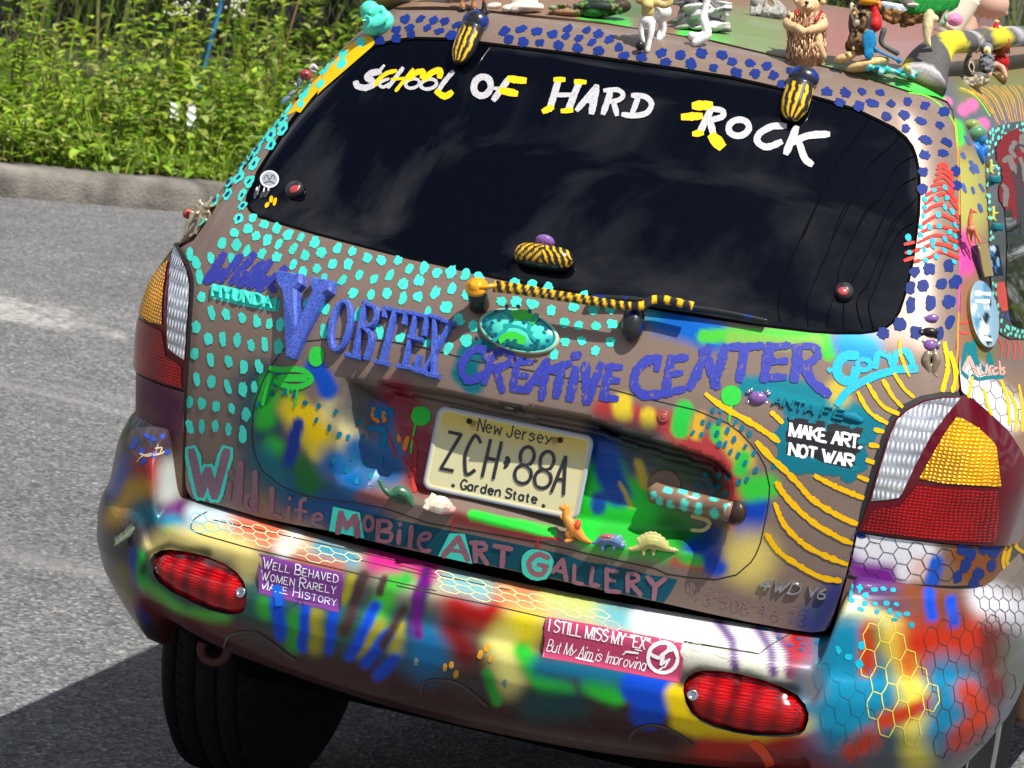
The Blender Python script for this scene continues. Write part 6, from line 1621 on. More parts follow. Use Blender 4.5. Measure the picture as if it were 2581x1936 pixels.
# ------------------------------------------------------------------ toys and figurines glued to the car (each a thing of its own)
class Fig:
    """a small figure: shapes are given in enlargement pixels at the depth of the spot it stands on; d moves away from the camera (metres)"""
    def __init__(s, name, label, cat, f, foot, h=0.0, group=None, surf=None):
        s.f = f; x, y = f('%f,%f' % foot)[0]; s.p0 = lift(x, y, h, surf) if h else (surf or BODY).point(x, y); s.dep = (s.p0-CAM) @ RC[2]
        a = np.array(f('0,0')[0]); b = np.array(f('1,0')[0]); s.k = np.linalg.norm(b-a)*s.dep/FPX; s.root = empty(name, s.p0, label, cat, group); s.mb = MB(); s.n = 0
    def P(s, x, y, d=0.0):
        px, py = s.f('%f,%f' % (x, y))[0]; dd = s.dep+d; return CAM+np.array([(px-PW/2)/FPX, -(py-PH/2)/FPX, 1.0]) @ RC*dd
    def ball(s, x, y, rx, ry, col, d=0.0, rz=None, rot=0.0, nu=18, nv=12):
        c_, s_ = math.cos(math.radians(rot)), math.sin(math.radians(rot)); X = RC[0]*c_-RC[1]*s_; Y = RC[0]*s_+RC[1]*c_
        s.mb.ellipsoid(s.P(x, y, d), (rx*s.k, ry*s.k, (rz if rz is not None else (rx+ry)/2)*s.k), np.stack([X, Y, -RC[2]], 1), nu, nv, col=col)
    def limb(s, pts, r, col, n=10, d=0.0, sub=4, flat=1.0):
        P = [s.P(*(p if len(p) == 3 else (*p, d))) for p in pts]; r = np.broadcast_to(np.asarray(r, float), (len(pts),))
        Q = spline(P, sub); rr_ = np.interp(np.linspace(0, len(pts)-1, len(Q)), range(len(pts)), r)*s.k; s.mb.tube(Q, rr_, n, col=col, flat=flat)
        for q, e in ((Q[0], rr_[0]), (Q[-1], rr_[-1])): s.mb.ellipsoid(q, (e,)*3, None, n, 6, col=col)
    def part(s, name, m=None): o = s.mb.build(name, m or VMAT, s.root); s.mb = MB(); return o
    def merge(s, name, m=None, vox=None, keep=1.0):
        """fuse the pieces collected so far into one continuous skin"""
        o = s.part(name, m); V = np.concatenate([[0, 0, 0]]).astype(float)
        old = o.data; co = np.array([v.co[:] for v in old.vertices]); cc = np.array([d.color[:3] for d in old.color_attributes['Col'].data])
        r = o.modifiers.new('r', 'REMESH'); r.mode = 'VOXEL'; r.voxel_size = vox or 1.6*s.k*10/10; r.use_smooth_shade = True
        sm = o.modifiers.new('s', 'SMOOTH'); sm.factor = .5; sm.iterations = 3
        dg = bpy.context.evaluated_depsgraph_get(); me = bpy.data.meshes.new_from_object(o.evaluated_get(dg)); o.modifiers.clear(); me.name = name
        from mathutils.kdtree import KDTree
        kd = KDTree(len(co))
        for i, c_ in enumerate(co): kd.insert(Vector(c_), i)
        kd.balance(); a = me.color_attributes.get('Col') or me.color_attributes.new('Col', 'FLOAT_COLOR', 'POINT')
        if a.domain != 'POINT' or a.data_type != 'FLOAT_COLOR' or len(a.data) != len(me.vertices):
            me.color_attributes.remove(a); a = me.color_attributes.new('Col', 'FLOAT_COLOR', 'POINT')
        out = np.ones((len(me.vertices), 4), np.float32)
        for i, v in enumerate(me.vertices): out[i, :3] = cc[kd.find(v.co)[1]]
        a.data.foreach_set('color', out.ravel())
        me.polygons.foreach_set('use_smooth', [True]*len(me.polygons))
        if not me.materials: me.materials.append(m or VMAT)
        o.data = me; return o
cZ1 = crop(1050, 0, 400/2212); cZ2 = crop(1350, 0, 500/2212); cZ3 = crop(1850, 0, 400/2212); cZ4 = crop(2181, 0, 400/2212); cDk = crop(860, 0, 200/2212)
# toy duck
DT = alb(92, 235, 205, 1.3); f = Fig('toy_duck', 'turquoise plastic toy duck at the left rear corner of the roof', 'toy duck', cDk, (1000, 960))
f.ball(1040, 720, 430, 270, DT, rz=330, rot=-18); f.ball(800, 300, 285, 290, DT, rz=280); f.ball(790, 590, 190, 170, DT, rz=180); f.ball(1170, 330, 105, 210, DT, rz=150, rot=-25); f.ball(1270, 520, 190, 260, DT, rz=200, rot=-30); f.ball(760, 820, 170, 160, DT, rz=200); f.limb([(720, 540, -.012), (640, 560, -.02), (575, 570, -.024)], [110, 70, 30], DT, flat=.45); f.ball(1080, 600, 300, 130, DT, rz=60, d=-.026, rot=-30)
f.merge('body', VGLOSS, vox=.0022); f.ball(810, 350, 95, 100, DT*.8, rz=20, d=-.0255); f.ball(800, 350, 55, 60, DT, rz=40, d=-.0265); f.part('eye', VGLOSS); f.ball(1030, 925, 26, 18, (.02, .02, .02), d=-.027); f.part('plug_hole', VGLOSS)
# brown horse
f = Fig('horse_figurine', 'brown horse figurine with dark hooves at the roof edge behind the left hinge', 'figurine', cZ1, (640, 160))
HB = alb(176, 122, 78); HD = alb(52, 50, 52)
for x, d in ((440, .05), (640, 0), (800, .005), (560, .09)):
    f.limb([(x, 105, d), (x-8, 40, d), (x+6, -60, d), (x+10, -180, d)], [52, 34, 42, 70], HB if x != 560 else alb(120, 66, 36)); 
f.ball(620, -260, 260, 120, HB, d=.045); f.limb([(420, -300, .04), (360, -420, .04), (330, -480, .04)], [90, 70, 60], HB); f.ball(300, -490, 80, 45, HB, d=.04, rot=-30)
f.merge('body', VMAT, vox=.003)
for x, d in ((440, .05), (640, 0), (800, .005)):
    f.ball(x, 135, 62, 36, HD, d=d); f.ball(x, 118, 48, 30, HD, d=d); f.part('hoof', VGLOSS)
# black bird
f = Fig('bird_figurine', 'small black bird figurine with red head perched above the left hinge', 'figurine', cZ1, (900, 220), h=.02)
f.limb([(930, 190), (940, 120), (938, 30)], [60, 40, 26], BK); f.limb([(940, 150), (860, 170), (770, 215)], [40, 26, 12], BK); f.limb([(950, 150), (1000, 180), (1030, 165)], [36, 22, 10], BK); f.limb([(900, 180), (840, 200), (790, 230)], [30, 20, 10], BK); f.limb([(960, 180), (980, 220)], [18, 10], BK)
for i in range(14): f.ball(800+rng.uniform(0, 220), 190+rng.uniform(-25, 25), 16, 13, BK)
f.merge('body', VGLOSS, vox=.0016); f.ball(938, 10, 24, 26, alb(205, 40, 34)); f.part('head', VGLOSS)
# white animal
f = Fig('white_figurine', 'white china animal figurine lying on the roof behind the window', 'figurine', cZ1, (1480, 165)); WC = alb(240, 226, 205, 1.15)
f.ball(1480, 110, 270, 70, WC); f.ball(1260, 120, 80, 55, WC, d=-.01); f.ball(1380, 135, 90, 45, WC, d=-.012); f.ball(1700, 100, 80, 60, WC); f.ball(1500, 20, 200, 90, WC, d=.01); f.ball(1440, -80, 90, 80, WC, d=.01); f.ball(1080, 90, 110, 50, WC, d=.02, rot=-15); f.limb([(1000, 60, .02), (1080, 45, .02), (1150, 70, .02)], 14, WC)
f.merge('body', VMAT, vox=.0022)
# mossy stone with a frog
f = Fig('mossy_rock_ornament', 'mossy green and brown rock ornament on the roof, right of the white china animal', 'ornament', cZ2, (600, 190)); MG = alb(70, 110, 52); MB_ = alb(150, 116, 80); DKG = alb(36, 46, 38)
f.ball(340, 150, 210, 55, MB_, rz=160); f.ball(700, 90, 300, 100, DKG, rz=170); f.ball(930, 70, 140, 85, alb(70, 56, 46), rz=120); f.ball(640, 140, 120, 55, alb(48, 110, 52), d=-.012); f.ball(780, 20, 150, 60, MG)
for i in range(60): f.ball(210+rng.uniform(0, 750), 110+rng.uniform(-70, 60), rng.uniform(12, 34), rng.uniform(10, 26), [MG, MB_, alb(96, 140, 60), DKG][rng.integers(4)], d=rng.uniform(-.022, -.005))
f.merge('rock', VMAT, vox=.0022); f.ball(185, 88, 46, 30, alb(130, 150, 110), d=-.025); f.part('pebble', VGLOSS)
# white centaur
f = Fig('centaur_figurine', 'white centaur figurine with bare golden chest standing at the rear roof edge', 'figurine', cZ2, (1230, 560)); CW = alb(238, 236, 230, 1.15); CG = alb(206, 184, 118, 1.2)
f.ball(1290, 140, 120, 90, CW, d=.02, rot=20); f.ball(1400, 130, 120, 110, CW, d=.05); f.ball(1240, 230, 80, 70, CW); f.limb([(1200, 240, 0), (1180, 330, 0), (1185, 400, 0), (1210, 470, 0)], [52, 36, 30, 26], CW); f.limb([(1290, 250, -.005), (1290, 350, -.008), (1275, 440, -.008), (1245, 560, -.008)], [54, 40, 30, 34], CW); f.limb([(1380, 200, .05), (1430, 280, .05), (1420, 400, .05)], [60, 34, 28], CW); f.limb([(1440, 180, .06), (1400, 300, .06), (1370, 500, .045)], [46, 36, 44], CW)
f.merge('horse_body', VMAT, vox=.0022)
f.ball(1250, 120, 76, 100, CG); f.ball(1260, 20, 105, 70, CG); f.limb([(1160, 0), (1130, -60), (1160, -150)], [48, 36, 30], CG); f.limb([(1350, 30), (1440, 60), (1500, 20), (1490, -60)], [48, 40, 38, 32], CG); f.ball(1255, -100, 55, 70, CG); f.ball(1250, 60, 66, 60, CG, d=-.012); f.merge('torso', VMAT, vox=.0018)
f.ball(1165, 510, 52, 58, BK, d=-.012); f.part('hoof', VGLOSS)
# pale rock
f = Fig('driftwood_ornament', 'grey-white layered driftwood ornament on the roof behind the centaur', 'ornament', cZ2, (2000, 400)); DW = [alb(200, 200, 198), alb(120, 120, 122), alb(226, 224, 218), alb(70, 70, 74), alb(150, 160, 140)]
for i in range(70):
    y = rng.uniform(-60, 340); f.ball(1560+rng.uniform(0, 560), y, rng.uniform(60, 150), rng.uniform(14, 34), DW[rng.choice(5, p=[.35, .2, .25, .12, .08])], d=rng.uniform(.02, .07), rot=rng.uniform(-15, 8))
f.ball(1850, 200, 280, 220, alb(110, 110, 112), d=.07); f.merge('driftwood', VMAT, vox=.0028)
f = Fig('white_leg_ornament', 'smooth white bent-leg china piece in front of the driftwood ornament', 'ornament', cZ2, (1790, 510)); f.limb([(1930, -60, .01), (1880, 140, .01), (1880, 230, .0), (1910, 390, -.005), (1780, 480, -.005)], [46, 40, 50, 56, 44], CW); f.limb([(1910, 390, -.005), (1800, 420, .0), (1740, 400, .0)], [52, 60, 50], CW); f.merge('leg', VMAT, vox=.002)
# grey bird of prey head
f = Fig('grey_bird_figurine', 'grey feathered bird figurine with a looped handle on the far roof side', 'figurine', cZ3, (480, 250)); GY = alb(168, 166, 160); 
f.ball(470, 200, 250, 130, GY, d=.02); f.ball(330, 40, 110, 120, GY, d=.02); f.limb([(600, 60, .02), (680, 130, .02), (720, 230, .02)], [60, 50, 30], GY); f.limb([(440, 40), (470, -10), (540, 0), (570, 70), (530, 130), (460, 120), (435, 60)], 26, alb(190, 182, 160))
for i in range(60): a = rng.uniform(230, 700); f.limb([(a, 120+rng.uniform(-60, 60), .0), (a+rng.uniform(-14, 14), 190+rng.uniform(-30, 40), -.012)], [14, 6], GY*rng.uniform(.6, 1.2), n=5, sub=2)
f.merge('body', VMAT, vox=.0022)
# bear
f = Fig('bear_figurine', 'sandy bear figurine with red braces standing on the roof', 'figurine', cZ3, (1000, 830)); BT = alb(226, 186, 140, 1.2); BB = alb(178, 132, 96, 1.2)
f.ball(1010, 420, 285, 330, BB, rz=220); f.ball(1010, 690, 290, 170, BB, rz=230); f.limb([(1000, 800), (1000, 700)], 270, BB, n=24); f.ball(1030, 80, 165, 140, BT, d=-.008); f.ball(870, 20, 40, 50, BT, d=.01); f.ball(1240, 30, 46, 50, BT, d=.01); f.ball(1020, 110, 95, 60, BT, d=-.028)
f.limb([(790, 250, -.01), (760, 340, -.025), (880, 390, -.04), (950, 440, -.045)], [80, 85, 66, 62], BT); f.limb([(1200, 260, -.01), (1220, 360, -.025), (1120, 400, -.04), (1040, 430, -.045)], [90, 95, 70, 58], BT); f.limb([(1180, 520, -.03), (1190, 640, -.035), (1250, 790, -.03)], [62, 58, 50], BT); f.limb([(790, 640), (800, 760, -.02)], [60, 60], BB)
f.merge('body', VMAT, vox=.0022)
for i in range(230):                              # carved fur
    x = rng.uniform(730, 1280); y = rng.choice([rng.uniform(180, 330), rng.uniform(430, 800), rng.uniform(560, 800)]); q = 1-((x-1005)/300)**2; f.limb([(x, y-28, -.046*max(q, .0)**.5), (x+rng.uniform(-6, 6), y+30, -.048*max(q, 0)**.5-.001)], [9, 4], [BT, alb(240, 205, 160, 1.2), alb(132, 92, 66)][rng.integers(3)], n=5, sub=1)
f.part('fur', VMAT)
for a in (((875, 150, -.034), (870, 190, -.042), (885, 220, -.044)), ((1220, 160, -.030), (1180, 215, -.040), (1140, 285, -.047))): f.limb(a, 22, alb(188, 26, 34, 1.2)); f.part('brace', VGLOSS)
f.ball(1015, 40, 30, 28, BK, d=-.041); f.part('nose', VGLOSS); f.limb([(950, 100, -.0405), (1010, 128, -.045), (1090, 100, -.0405)], 6, alb(120, 60, 40)); f.part('mouth', VMAT)
# pirate bird on a beach
f = Fig('bird_on_beach_figurine', 'painted bird figurine with red scarf, brown wing and blue flipper, on a sandy wave base', 'figurine', cZ4, (300, 1080)); SD = alb(222, 190, 128, 1.2); WV = alb(70, 200, 205, 1.2); WG = alb(98, 72, 46)
f.ball(40, 900, 330, 90, SD, rz=240, d=.0, rot=-14); f.ball(-280, 800, 170, 70, SD, rot=-20); f.merge('sand_base', VMAT, vox=.003)
for i in range(60):
    x = rng.uniform(-20, 690); f.ball(x, 900+x*.16+rng.uniform(-10, 80), rng.uniform(24, 60), rng.uniform(18, 50), [WV, alb(150, 236, 226, 1.2), alb(28, 140, 186, 1.2), alb(60, 190, 150, 1.2), alb(225, 230, 215, 1.2)][rng.integers(5)], d=rng.uniform(-.03, .0), rot=rng.uniform(-30, 30))
f.ball(590, 960, 60, 56, alb(196, 196, 140), d=-.03); f.merge('wave', VMAT, vox=.0024)
f.ball(-40, 330, 200, 330, alb(70, 58, 52), d=.02); f.ball(-20, -30, 130, 130, WG, d=.02); f.ball(-110, 640, 180, 140, WG, d=.02); f.limb([(-190, 60, 0), (-170, 200, -.01), (-130, 330, -.01)], [34, 40, 30], alb(226, 214, 188)); f.ball(-140, 560, 110, 150, alb(128, 100, 70), d=.0)
for i in range(50): f.ball(-210+rng.uniform(0, 260), 60+rng.uniform(0, 700), rng.uniform(16, 34), rng.uniform(20, 44), [WG, alb(150, 118, 76), alb(56, 46, 40), alb(190, 160, 110)][rng.integers(4)], d=rng.uniform(-.03, -.005))
f.merge('body', VMAT, vox=.0028)
f.limb([(100, 120), (120, 230), (130, 340)], [70, 100, 110], alb(206, 34, 38, 1.2), flat=.6); f.merge('scarf', VMAT, vox=.0024); f.ball(40, 20, 130, 62, alb(236, 156, 22, 1.2), d=-.01); f.limb([(190, 40), (200, 110)], [40, 26], alb(240, 150, 70, 1.2)); f.merge('beak', VGLOSS, vox=.0024)
f.limb([(240, 60, .01), (480, 110, .01), (760, 160, .01), (900, 190, .01)], [50, 60, 60, 50], alb(196, 208, 214))
for i in range(120): x = rng.uniform(240, 800); f.ball(x, 130+(x-240)*.08+rng.uniform(20, 230)*(1-abs(x-520)/700), 32, 26, [alb(110, 74, 34), alb(150, 104, 50), alb(80, 54, 28)][rng.integers(3)], d=rng.uniform(.0, .012))
f.limb([(900, 180, 0), (870, 360, 0), (860, 520, 0), (895, 640, 0)], [60, 80, 56, 30], alb(236, 214, 164, 1.2)); f.ball(960, 260, 70, 60, alb(236, 214, 164, 1.2)); f.merge('wing', VMAT, vox=.0028)
f.ball(60, 560, 110, 160, alb(26, 136, 188, 1.2), d=-.03, rz=22); f.ball(50, 740, 80, 100, alb(26, 136, 188, 1.2), d=-.03, rz=22); f.merge('flipper', VMAT, vox=.0022)
f.limb([(260, 420), (220, 560), (260, 640), (440, 740)], [44, 36, 32, 40], alb(88, 92, 90)); f.part('tail', VMAT)
f.limb([(150, 700, -.02), (300, 770, -.02), (470, 850, -.02)], 40, alb(30, 130, 180, 1.2), flat=.5); f.part('board', VMAT)
# green-haired doll and rose pot
f = Fig('green_hair_figurine', 'figurine with bright green brushed hair on the far right of the roof', 'figurine', cZ4, (1010, 260), h=.05)
for i in range(180): x = rng.uniform(740, 1330); f.limb([(x, -60, .05), (x-40-rng.uniform(0, 60), 60+rng.uniform(0, 40), .05), (x-120-rng.uniform(0, 60), 130+rng.uniform(0, 80)-(x-740)*.05, .05)], [20, 16, 4], alb(40, rng.uniform(120, 190), 62), n=5, sub=2)
f.ball(1000, -60, 250, 120, alb(30, 110, 50), d=.07); f.part('hair', VMAT); f.ball(640, 60, 130, 70, alb(120, 110, 104), d=.06); f.ball(660, 70, 90, 30, alb(226, 214, 204), d=.04); f.part('body', VMAT)
f = Fig('rose_pot_ornament', 'white ornament with a pink moulded rose beside the green-haired figurine', 'ornament', cZ4, (1200, 470)); f.limb([(1150, 440, .04), (1300, 180, .04), (1420, -40, .04)], [170, 190, 200], alb(236, 230, 206, 1.15), n=20); f.part('pot', VGLOSS)
for k in range(6): f.limb([(1250+(105-16*k)*math.cos(a), 275+(82-13*k)*math.sin(a), -.042-.0015*k) for a in np.linspace(0, 6.3, 14)], 12, alb(232, 150, 190, 1.1)*(1-.06*(k % 2)), n=6, sub=2)
f.ball(1250, 275, 100, 78, alb(226, 140, 184, 1.1), d=-.036, rz=30); f.part('rose', VMAT); f.ball(1120, 260, 28, 50, alb(130, 206, 150), d=-.03); f.ball(1095, 330, 34, 40, alb(130, 206, 150), d=-.03); f.part('leaf', VMAT)
# baby doll
f = Fig('baby_doll', 'bald plastic baby doll with dot eyes sitting at the right roof edge', 'doll', cZ4, (1500, 460)); SK = alb(212, 172, 150, 1.2)
f.ball(1740, 60, 270, 230, SK, rz=230); f.ball(1950, 185, 44, 40, SK, d=-.004); f.limb([(1420, 440), (1480, 330), (1560, 180), (1570, 150)], [130, 110, 90, 80], SK); f.ball(1620, 330, 210, 200, alb(240, 205, 200, 1.1), d=.02); f.ball(1720, 420, 200, 130, alb(244, 214, 208, 1.1), d=.02)
f.merge('body', VGLOSS, vox=.0025); f.ball(1893, 85, 16, 26, BK, d=-.026); f.part('eye', VGLOSS)
# gnome with red cap
f = Fig('gnome_figurine', 'gnome figurine with red knitted cap and long ginger beard holding a pot', 'figurine', cZ4, (1900, 1160), h=.0); RD = alb(196, 26, 30, 1.2); GI = alb(140, 66, 40)
f.ball(1830, 500, 100, 84, RD); f.limb([(1820, 450), (1820, 360), (1850, 330)], [66, 40, 26], RD); f.merge('cap', VMAT, vox=.0018); f.ball(1830, 300, 40, 26, alb(240, 206, 150)); f.ball(1920, 500, 26, 60, alb(236, 196, 130)); f.part('cap_trim', VMAT)
f.limb([(1880, 590), (1880, 700), (1900, 760)], [90, 96, 50], GI)
for i in range(70): x = rng.uniform(1770, 2000); f.limb([(x, 560, -.005), (x+rng.uniform(-30, 30), 660+rng.uniform(0, 110), -.012)], [18, 6], GI*rng.uniform(.6, 1.5), n=5, sub=2)
f.part('beard', VMAT); f.ball(1890, 860, 120, 120, RD, d=.01); f.ball(1920, 960, 70, 60, RD, d=.01); f.merge('coat', VMAT, vox=.0022)
f.limb([(1740, 960), (1780, 900), (1890, 920), (1950, 1060)], [44, 50, 50, 36], alb(240, 186, 160, 1.2)); f.limb([(1740, 960), (1720, 1100), (1850, 1220)], [50, 48, 30], alb(240, 186, 160, 1.2)); f.merge('legs', VMAT, vox=.002); f.ball(1890, 1110, 86, 86, alb(110, 82, 36)); f.part('pot', VGLOSS)
# owl on its stump
f = Fig('owl_figurine', 'small grey owl figurine with yellow eyes perched on a pale twisted stump', 'figurine', cZ4, (1540, 1240)); OG = alb(128, 132, 136); ST_ = [alb(176, 162, 136), alb(120, 112, 104), alb(206, 192, 160)]
f.ball(1690, 880, 110, 150, OG); f.ball(1690, 680, 92, 90, OG, d=-.004)
for i in range(60): f.ball(1600+rng.uniform(0, 190), 760+rng.uniform(0, 240), 18, 15, OG*rng.uniform(.5, 1.3), d=rng.uniform(-.018, -.01))
f.merge('owl', VMAT, vox=.0015)
f.ball(1700, 705, 54, 60, alb(236, 226, 190), d=-.016, rz=16); f.part('face', VMAT); f.ball(1697, 708, 27, 27, alb(240, 214, 30), d=-.0205, rz=12); f.part('eye', VGLOSS); f.ball(1697, 708, 9, 10, BK, d=-.023, rz=8); f.part('pupil', VGLOSS)
f.ball(1450, 920, 84, 150, ST_[1]); f.limb([(1440, 780), (1480, 720), (1450, 670)], [36, 22, 14], ST_[0]); f.ball(1550, 1160, 200, 70, ST_[0], rot=-14); f.ball(1420, 1120, 90, 50, ST_[2], rot=-20); f.ball(1580, 1060, 140, 60, ST_[1], d=-.006)
for i in range(30): f.limb([(1350+rng.uniform(0, 330), 1040+rng.uniform(0, 160), -.022), (1400+rng.uniform(0, 300), 1080+rng.uniform(0, 120), -.02)], [14, 8], ST_[rng.integers(3)], n=5, sub=2)
f.merge('stump', VMAT, vox=.0018); f.limb([(1470, 860, -.018), (1440, 930, -.02), (1490, 1010, -.02), (1515, 930, -.02), (1475, 860, -.018)], 10, ST_[2]); f.ball(1478, 935, 34, 70, BK, d=-.0175, rz=10); f.part('hollow', VMAT); f.limb([(1550, 740), (1610, 560), (1720, 370)], [10, 7, 3], alb(180, 160, 60)); f.part('reed', VMAT)
# blue-green fish on the pillar
f = Fig('fish_ornament', 'glossy blue and green fish-shaped ornament on the right rear pillar', 'ornament', cM, (740, 270)); GB = alb(96, 150, 110); BL2 = alb(34, 110, 196, 1.2)
f.ball(690, 60, 95, 60, alb(140, 160, 90), rot=-10); f.ball(740, 150, 115, 85, GB, rot=-20); f.ball(790, 210, 70, 60, alb(40, 130, 180), rot=-30); f.limb([(660, 265, -.004), (740, 330, -.006), (810, 440, 0)], [52, 78, 34], BL2); f.ball(830, 330, 34, 60, BL2); f.merge('body', VGLOSS, vox=.0016)
f = None
# shelves with little animals on the window trim
for (x0, y0, x1), ani, lab, col in (((835, 640, 998), ((900, 560), (885, 440)), 'upper small teal shelf with a yellow-green toy animal on the window trim', 0), ((865, 1135, 1025), ((925, 1050), (905, 930)), 'lower small teal shelf with a yellow-green toy animal on the window trim', 1)):
    f = Fig('window_shelf', lab.replace(' with a yellow-green toy animal', ''), 'shelf', cM, ((x0+x1)/2, y0), group='shelves on the window trim'); f.mb.lathe([(80*f.k, -.006), (88*f.k, -.003), (88*f.k, .006), (80*f.k, .008)], f.P((x0+x1)/2, y0, -.012), basis(RC[1]*.96+np.array([0, 0, .3])), 26, col=alb(20, 118, 128)); f.part('shelf', VMAT)
    f = Fig('toy_animal', ('upper' if col == 0 else 'lower')+' yellow-green toy animal standing on a teal shelf by the side window', 'toy animal', cM, ani[0], group='toy animals on the shelves'); x, y = ani[0]; c_ = alb(206, 204, 96); f.limb([(x-8, y-10, -.014), (x-4, y-70, -.014), (x+4, y-130, -.014)], [24, 22, 12], c_); f.limb([(x, y-60, -.014), (x+50, y-70, -.014)], [16, 8], c_); f.limb([(x, y-10, -.014), (x+26, y+14, -.014)], [16, 9], c_); f.limb([(x-10, y-10, -.014), (x-14, y+26, -.014)], [16, 9], c_); f.limb([(x-4, y-90, -.014), (x-14, y-130, -.014)], [14, 6], c_); f.merge('body', VMAT, vox=.0009)
# giraffe
f = Fig('toy_giraffe', 'orange toy giraffe standing on the tin box by the side window', 'toy giraffe', cM, (700, 1320), h=.02); OR = alb(226, 122, 88, 1.2)
f.limb([(690, 1140), (680, 1060), (690, 990), (700, 950)], [40, 26, 20, 22], OR); f.limb([(700, 955), (745, 972)], [24, 12], OR); f.ball(690, 1150, 50, 40, OR); f.limb([(665, 1160), (660, 1240), (690, 1320)], [26, 16, 13], OR); f.limb([(720, 1150), (750, 1220), (785, 1290)], [22, 15, 13], OR); f.limb([(700, 1160, .008), (690, 1240, .008), (685, 1310, .008)], [20, 14, 12], OR*.8); f.limb([(705, 1160, .01), (735, 1230, .01), (745, 1300, .01)], [18, 13, 11], alb(220, 150, 80)); f.limb([(700, 945), (704, 925)], 6, OR); f.limb([(650, 1150), (640, 1210)], [9, 5], OR); f.merge('body', VGLOSS, vox=.0011)
# tin box
f = Fig('tin_box', 'small tin box with a blue and white picture hanging by the side window', 'tin box', cM, (840, 1500), h=.0)
a = [f.P(*q) for q in ((655, 1335, -.01), (770, 1315, -.045), (830, 1650, -.045), (700, 1640, -.01))]; b = [f.P(*q) for q in ((770, 1315, -.045), (980, 1320, -.02), (1030, 1640, -.02), (830, 1650, -.045))]
TIN = mat('printed_tin', rough=.3, metal=.3, coat=.5, vcol=True)
def slab(mb, q, th, col):
    q = np.array(q); n = np.cross(q[1]-q[0], q[3]-q[0]); n /= np.linalg.norm(n)
    if n @ (CAM-q[0]) < 0: n = -n
    G = 14; V = []; 
    for i in range(G+1):
        for j in range(G+1): u, v = i/G, j/G; V.append(q[0]*(1-u)*(1-v)+q[1]*u*(1-v)+q[2]*u*v+q[3]*(1-u)*v)
    V = np.array(V); cc = col(np.array([(i/G, j/G) for i in range(G+1) for j in range(G+1)])); F = [(i*(G+1)+j, (i+1)*(G+1)+j, (i+1)*(G+1)+j+1, i*(G+1)+j+1) for i in range(G) for j in range(G)]
    mb.add(V, F, cc, smooth=False); k = len(V); mb.add(np.concatenate([q, q-n*th]), [(0, 1, 5, 4), (1, 2, 6, 5), (2, 3, 7, 6), (3, 0, 4, 7), (4, 5, 6, 7)], cc.mean(0), smooth=False)
def pic(uv_):
    o = np.tile(np.array(alb(24, 40, 60)), (len(uv_), 1)); r_ = np.random.default_rng(3)
    for k in range(16): c_ = r_.uniform(.1, .9, 2); d = np.hypot((uv_[:, 0]-c_[0])*1.4, uv_[:, 1]-c_[1]); o = np.where((d < r_.uniform(.06, .17))[:, None], [alb(120, 180, 215), alb(200, 222, 234), alb(60, 120, 170), alb(14, 22, 34)][k % 4], o)
    return o
slab(f.mb, a, .02, lambda u: np.tile(np.array(alb(176, 158, 106)), (len(u), 1))*(1-.25*u[:, 1:2])); slab(f.mb, b, .02, pic); f.part('box', TIN)
for k in range(2): f.limb([(655+k*112, 1335-k*18, -.011-k*.034), (700+k*128, 1640+k*10, -.011-k*.034)], 9, alb(150, 130, 70)); f.part('rim', TIN)
# oval picture sign
f = Fig('oval_sign', 'oval blue and white printed tin sign fixed beside the side window', 'sign', cN, (790, 600)); sg_ = Part(BODY); ctr = np.array((785, 600)); E_ = ellipse(785, 602, 135, 350, math.radians(-9), 48)[:-1]
def N2(q): return cN(' '.join('%f,%f' % tuple(p) for p in q))
qq = BODY.hit(N2(E_)); V = [BODY.pos(qq[:, 0], qq[:, 1], np.full(len(qq), h)) for h in (0, .010)]; n_ = len(qq); sg_.add(np.concatenate(V), [(i, (i+1) % n_, n_+(i+1) % n_, n_+i) for i in range(n_)], alb(170, 140, 60)); Vv, Ff = cdt(qq, (), .006); Pp = BODY.pos(Vv[:, 0], Vv[:, 1], np.full(len(Vv), .010))
p2 = project(Pp); r_ = np.random.default_rng(9); cc = np.tile(np.array(alb(150, 190, 210)), (len(Pp), 1)); ctr2 = np.array(cN('785,602')[0])
for k in range(26): c_ = ctr2+r_.uniform((-28, -75), (28, 75)); d = np.hypot((p2[:, 0]-c_[0])*1.3, (p2[:, 1]-c_[1])*.7); cc = np.where((d < r_.uniform(5, 13))[:, None], [alb(28, 40, 52), alb(226, 238, 244), alb(96, 160, 196), alb(190, 214, 226)][k % 4], cc)
sg_.add(Pp, Ff, cc); sg_.lay = 330
for o, e in ((('700,390'), ('830,390')), (('705,470'), ('820,470')), (('745,780'), ('800,800')), (('765,850'), ('845,870'))): o = cN(o)[0]; e = cN(e)[0]; sg_.stroke([o, e], 11, (.8, .84, .86), rag=.35)
sg_.build('sign_plate', TIN, f.root)
